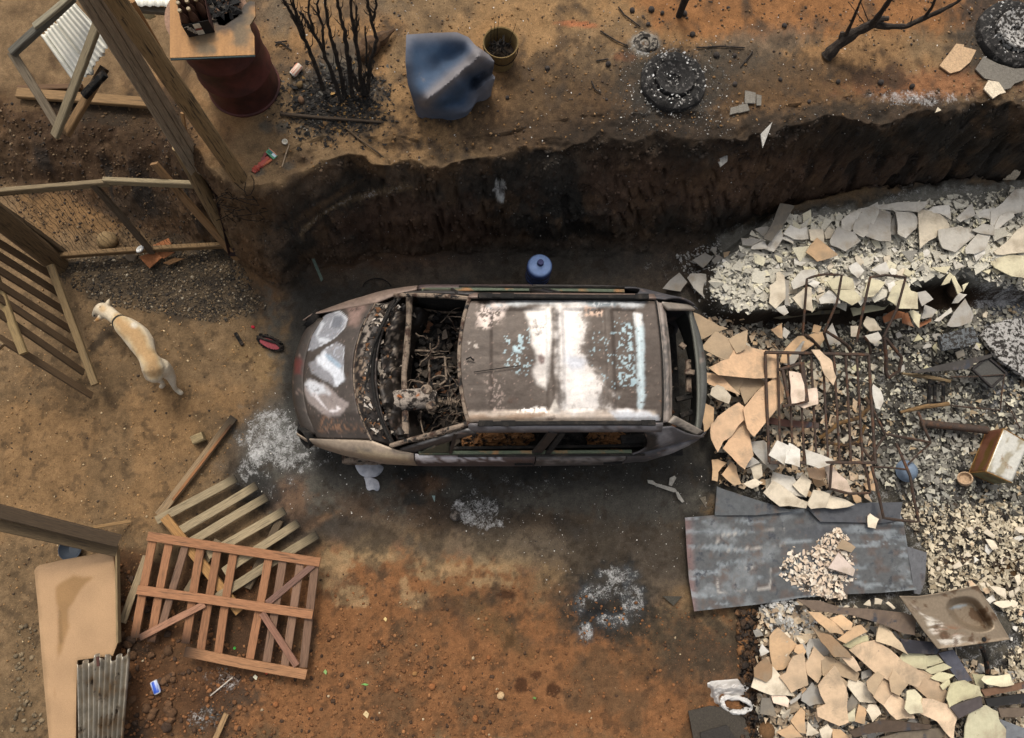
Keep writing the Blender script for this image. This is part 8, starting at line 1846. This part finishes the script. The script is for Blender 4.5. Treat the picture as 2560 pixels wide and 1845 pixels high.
stuff('ash_flakes', [crumbs([(590, 1010), (760, 960), (1780, 1160), (1800, 1330), (1500, 1560), (1200, 1340), (640, 1260)], 2200, .003, .011, BW, [.12, .2, .4, .28], .004, .5, .002), crumbs([(650, 690), (1800, 620), (1800, 500), (2560, 330), (2560, 240), (1600, 330), (1100, 440), (760, 440), (640, 520)], 900, .003, .009, BW, [.10, .2, .35, .35], .004, .5, .002), crumbs(terr, 1600, .003, .012, BW, [.12, .12, .5, .26], .004, .5, .002), crumbs([(1560, 100), (1840, 100), (1840, 340), (1540, 340)], 900, .003, .011, BW, [.16, .28, .34, .22], .004, .5, .002)], M_matte, 'flakes of ash and soot blown over the ground', 'ash flakes')
CLP = [(300, 1400), (360, 1400), (440, 1640), (430, 1840), (300, 1840)]
for p in zone(CLP, 60):
    qx_, qy_ = proj(p[0], p[1], p[2]); rock('earth_clod', float(qx_), float(qy_), rnd.uniform(.018, .05), lin(92, 66, 44) if rnd.random() < .7 else lin(66, 50, 38), 'rounded brown clod of earth between the tin sheet and the slatted panel', 'clod', .75, 'clods of earth by the tin sheet', rough_=.5)
for x, y, r, lb in ((1040, 1520, .02, 'pale'), (1092, 1617, .025, 'dark'), (924, 1617, .022, 'rust'), (1037, 1684, .025, 'tan'), (1080, 1716, .03, 'brown'), (1160, 1720, .026, 'orange'), (1252, 1738, .035, 'light tan'), (1188, 1795, .035, 'dark brown'), (690, 1760, .03, 'red-brown'), (777, 1774, .03, 'dull brown'), (1222, 1644, .024, 'rounded ochre'), (992, 1726, .022, 'small orange')):
    rock('soil_stone', x, y, r, {'pale': lin(150, 120, 84), 'dark': lin(96, 68, 42), 'tan': lin(150, 110, 66), 'light tan': lin(190, 160, 120)}.get(lb, lin(134, 86, 50)), lb + ' stone lying loose on the orange soil', 'stone', .7)
# ------------------------------------------------------------------ the dog
def dog():
    r_ = empty('dog', (0, 0, 0), 'cream-coloured dog sniffing the ground beside the slatted gate', 'dog')
    g0 = ghit(350, 880); r_.location = (g0.x, g0.y, g0.z); ORG[r_.name] = Vector((g0.x, g0.y, g0.z)); G = g0.z
    def D(px, py, z): return P(px, py, G + z)
    mb = MB()
    def ball(c, r, n=12):
        mb.lathe([(0, -r)] + [(r * math.sin(math.pi * i / 8), -r * math.cos(math.pi * i / 8)) for i in range(1, 8)] + [(0, r)], c, n)
    def limb(pts):
        pp = [D(a, b, c) for a, b, c, _ in pts]; rr = [p[3] * 1.09 for p in pts]; q = []; r2 = []
        for i in range(len(pp) - 1):
            for j in range(4): q.append(pp[i].lerp(pp[i + 1], j / 4)); r2.append(rr[i] + (rr[i + 1] - rr[i]) * j / 4)
        q.append(pp[-1]); r2.append(rr[-1]); mb.tube(q, r2, 12); ball(q[0], r2[0]); ball(q[-1], r2[-1])
    # trunk: neck, deep chest, tucked waist, haunches
    limb([(281, 789, .43, .058), (298, 803, .47, .064), (312, 815, .49, .092), (328, 828, .49, .104), (343, 842, .48, .112), (355, 860, .48, .110), (364, 880, .50, .088), (370, 894, .51, .080), (378, 908, .51, .092), (384, 920, .49, .098), (387, 938, .45, .072)])
    limb([(316, 822, .40, .085), (342, 848, .39, .10), (360, 875, .43, .07)])           # brisket and belly
    limb([(283, 790, .43, .058), (268, 780, .40, .066), (256, 774, .36, .068), (247, 778, .30, .05), (240, 784, .25, .034), (237, 788, .225, .026)])   # head and muzzle
    limb([(266, 768, .42, .030), (270, 757, .45, .022), (273, 747, .46, .008)])           # ears
    limb([(254, 790, .39, .028), (245, 799, .39, .020), (235, 803, .38, .008)])
    limb([(384, 912, .47, .085), (404, 918, .42, .078), (416, 928, .33, .066), (428, 944, .24, .044), (434, 962, .15, .027), (437, 970, .09, .023), (443, 976, .035, .024), (452, 982, .026, .026)])   # trailing hind leg
    limb([(378, 922, .46, .08), (379, 938, .36, .064), (388, 942, .26, .045), (404, 954, .19, .024), (410, 962, .09, .018), (404, 966, .03, .026)])
    limb([(318, 826, .40, .055), (322, 832, .28, .036), (326, 842, .15, .026), (318, 842, .03, .028), (312, 842, .024, .024)])        # fore legs
    limb([(326, 818, .40, .055), (340, 828, .28, .036), (356, 846, .15, .026), (364, 852, .03, .028), (356, 850, .024, .024)])
    limb([(383, 920, .555, .022), (382, 932, .53, .022), (386, 944, .46, .018), (390, 952, .38, .012)])  # tail hanging
    me = bpy.data.meshes.new('tmp_dog'); me.from_pydata([tuple(v) for v in mb.v], [], mb.f)
    o = bpy.data.objects.new('tmp_dog', me); COL.objects.link(o)
    md = o.modifiers.new('r', 'REMESH'); md.mode = 'VOXEL'; md.voxel_size = .010
    sm = o.modifiers.new('s', 'SMOOTH'); sm.factor = .6; sm.iterations = 6
    dg = bpy.context.evaluated_depsgraph_get(); ev = o.evaluated_get(dg); m2 = bpy.data.meshes.new_from_object(ev)
    n = len(m2.vertices); V = np.zeros(n * 3, np.float32); m2.vertices.foreach_get('co', V); V = V.reshape(-1, 3)
    fs = [tuple(p.vertices) for p in m2.polygons]
    bpy.data.objects.remove(o); bpy.data.meshes.remove(me); bpy.data.meshes.remove(m2)
    px, py = proj(V[:, 0], V[:, 1], V[:, 2]); hh = V[:, 2] - G
    c = np.ones((n, 3)) * np.array(lin(206, 182, 142)); nn = fbm(px, py, .06, 2, 4); n2 = fbm(px, py, .3, 4, 3)
    def ly(col, m):
        nonlocal c
        c = c * (1 - m[:, None]) + np.array(col) * m[:, None]
    spine = [(300, 806), (330, 832), (352, 862), (370, 895), (383, 925)]
    d = pdist(px, py, spine, False)
    ly(lin(178, 138, 92), sstep(26, 4, d + (nn - .5) * 26) * .75 * (hh > .3))
    ly(lin(222, 208, 184), sstep(16, 30, d + (nn - .5) * 14) * .7)
    ly(lin(224, 216, 200), sstep(14, 4, np.hypot(px - 334, (py - 812) * 1.3) + (nn - .5) * 14) * .8)
    ly(lin(218, 206, 184), sstep(.42, .25, hh) * .7); ly(lin(196, 184, 160), sstep(.2, .1, hh) * .6)
    ly(lin(186, 142, 92), sstep(12, 3, np.hypot(px - 243, py - 800))); ly(lin(196, 160, 112), sstep(14, 4, np.hypot(px - 256, py - 772)) * .7)
    ly(lin(34, 30, 28), sstep(3.2, 1.6, np.hypot(px - 236, py - 789)))
    ly(lin(50, 40, 32), sstep(2.0, 1.0, np.minimum(np.hypot(px - 250, py - 767), np.hypot(px - 245, py - 786))))
    ly(lin(120, 104, 82), sstep(2.5, 1, np.abs(np.hypot(px - 380, py - 922) - 5)) * .35)
    c = c * (1 + (n2 - .5)[:, None] * .3) * .80
    mf = mat('short_fur', (1, 1, 1), rough=.9, var=.14, scale=90, bump=.25, bscale=160, spec=.15)
    b = MB(); b.add([Vector(v) for v in V], fs, c); build('body', b, mf, r_, smooth=True, sharp=180)
    mb = MB(); mb.col = lin(46, 44, 36); ca = D(299, 804, .472); ax = (D(312, 815, .49) - D(281, 789, .43)).normalized()
    mb.lathe([(.070, -.012), (.075, -.010), (.075, .010), (.070, .012)], ca, 28, axis=ax); build('collar', mb, M_matte, r_, smooth=True)
dog()
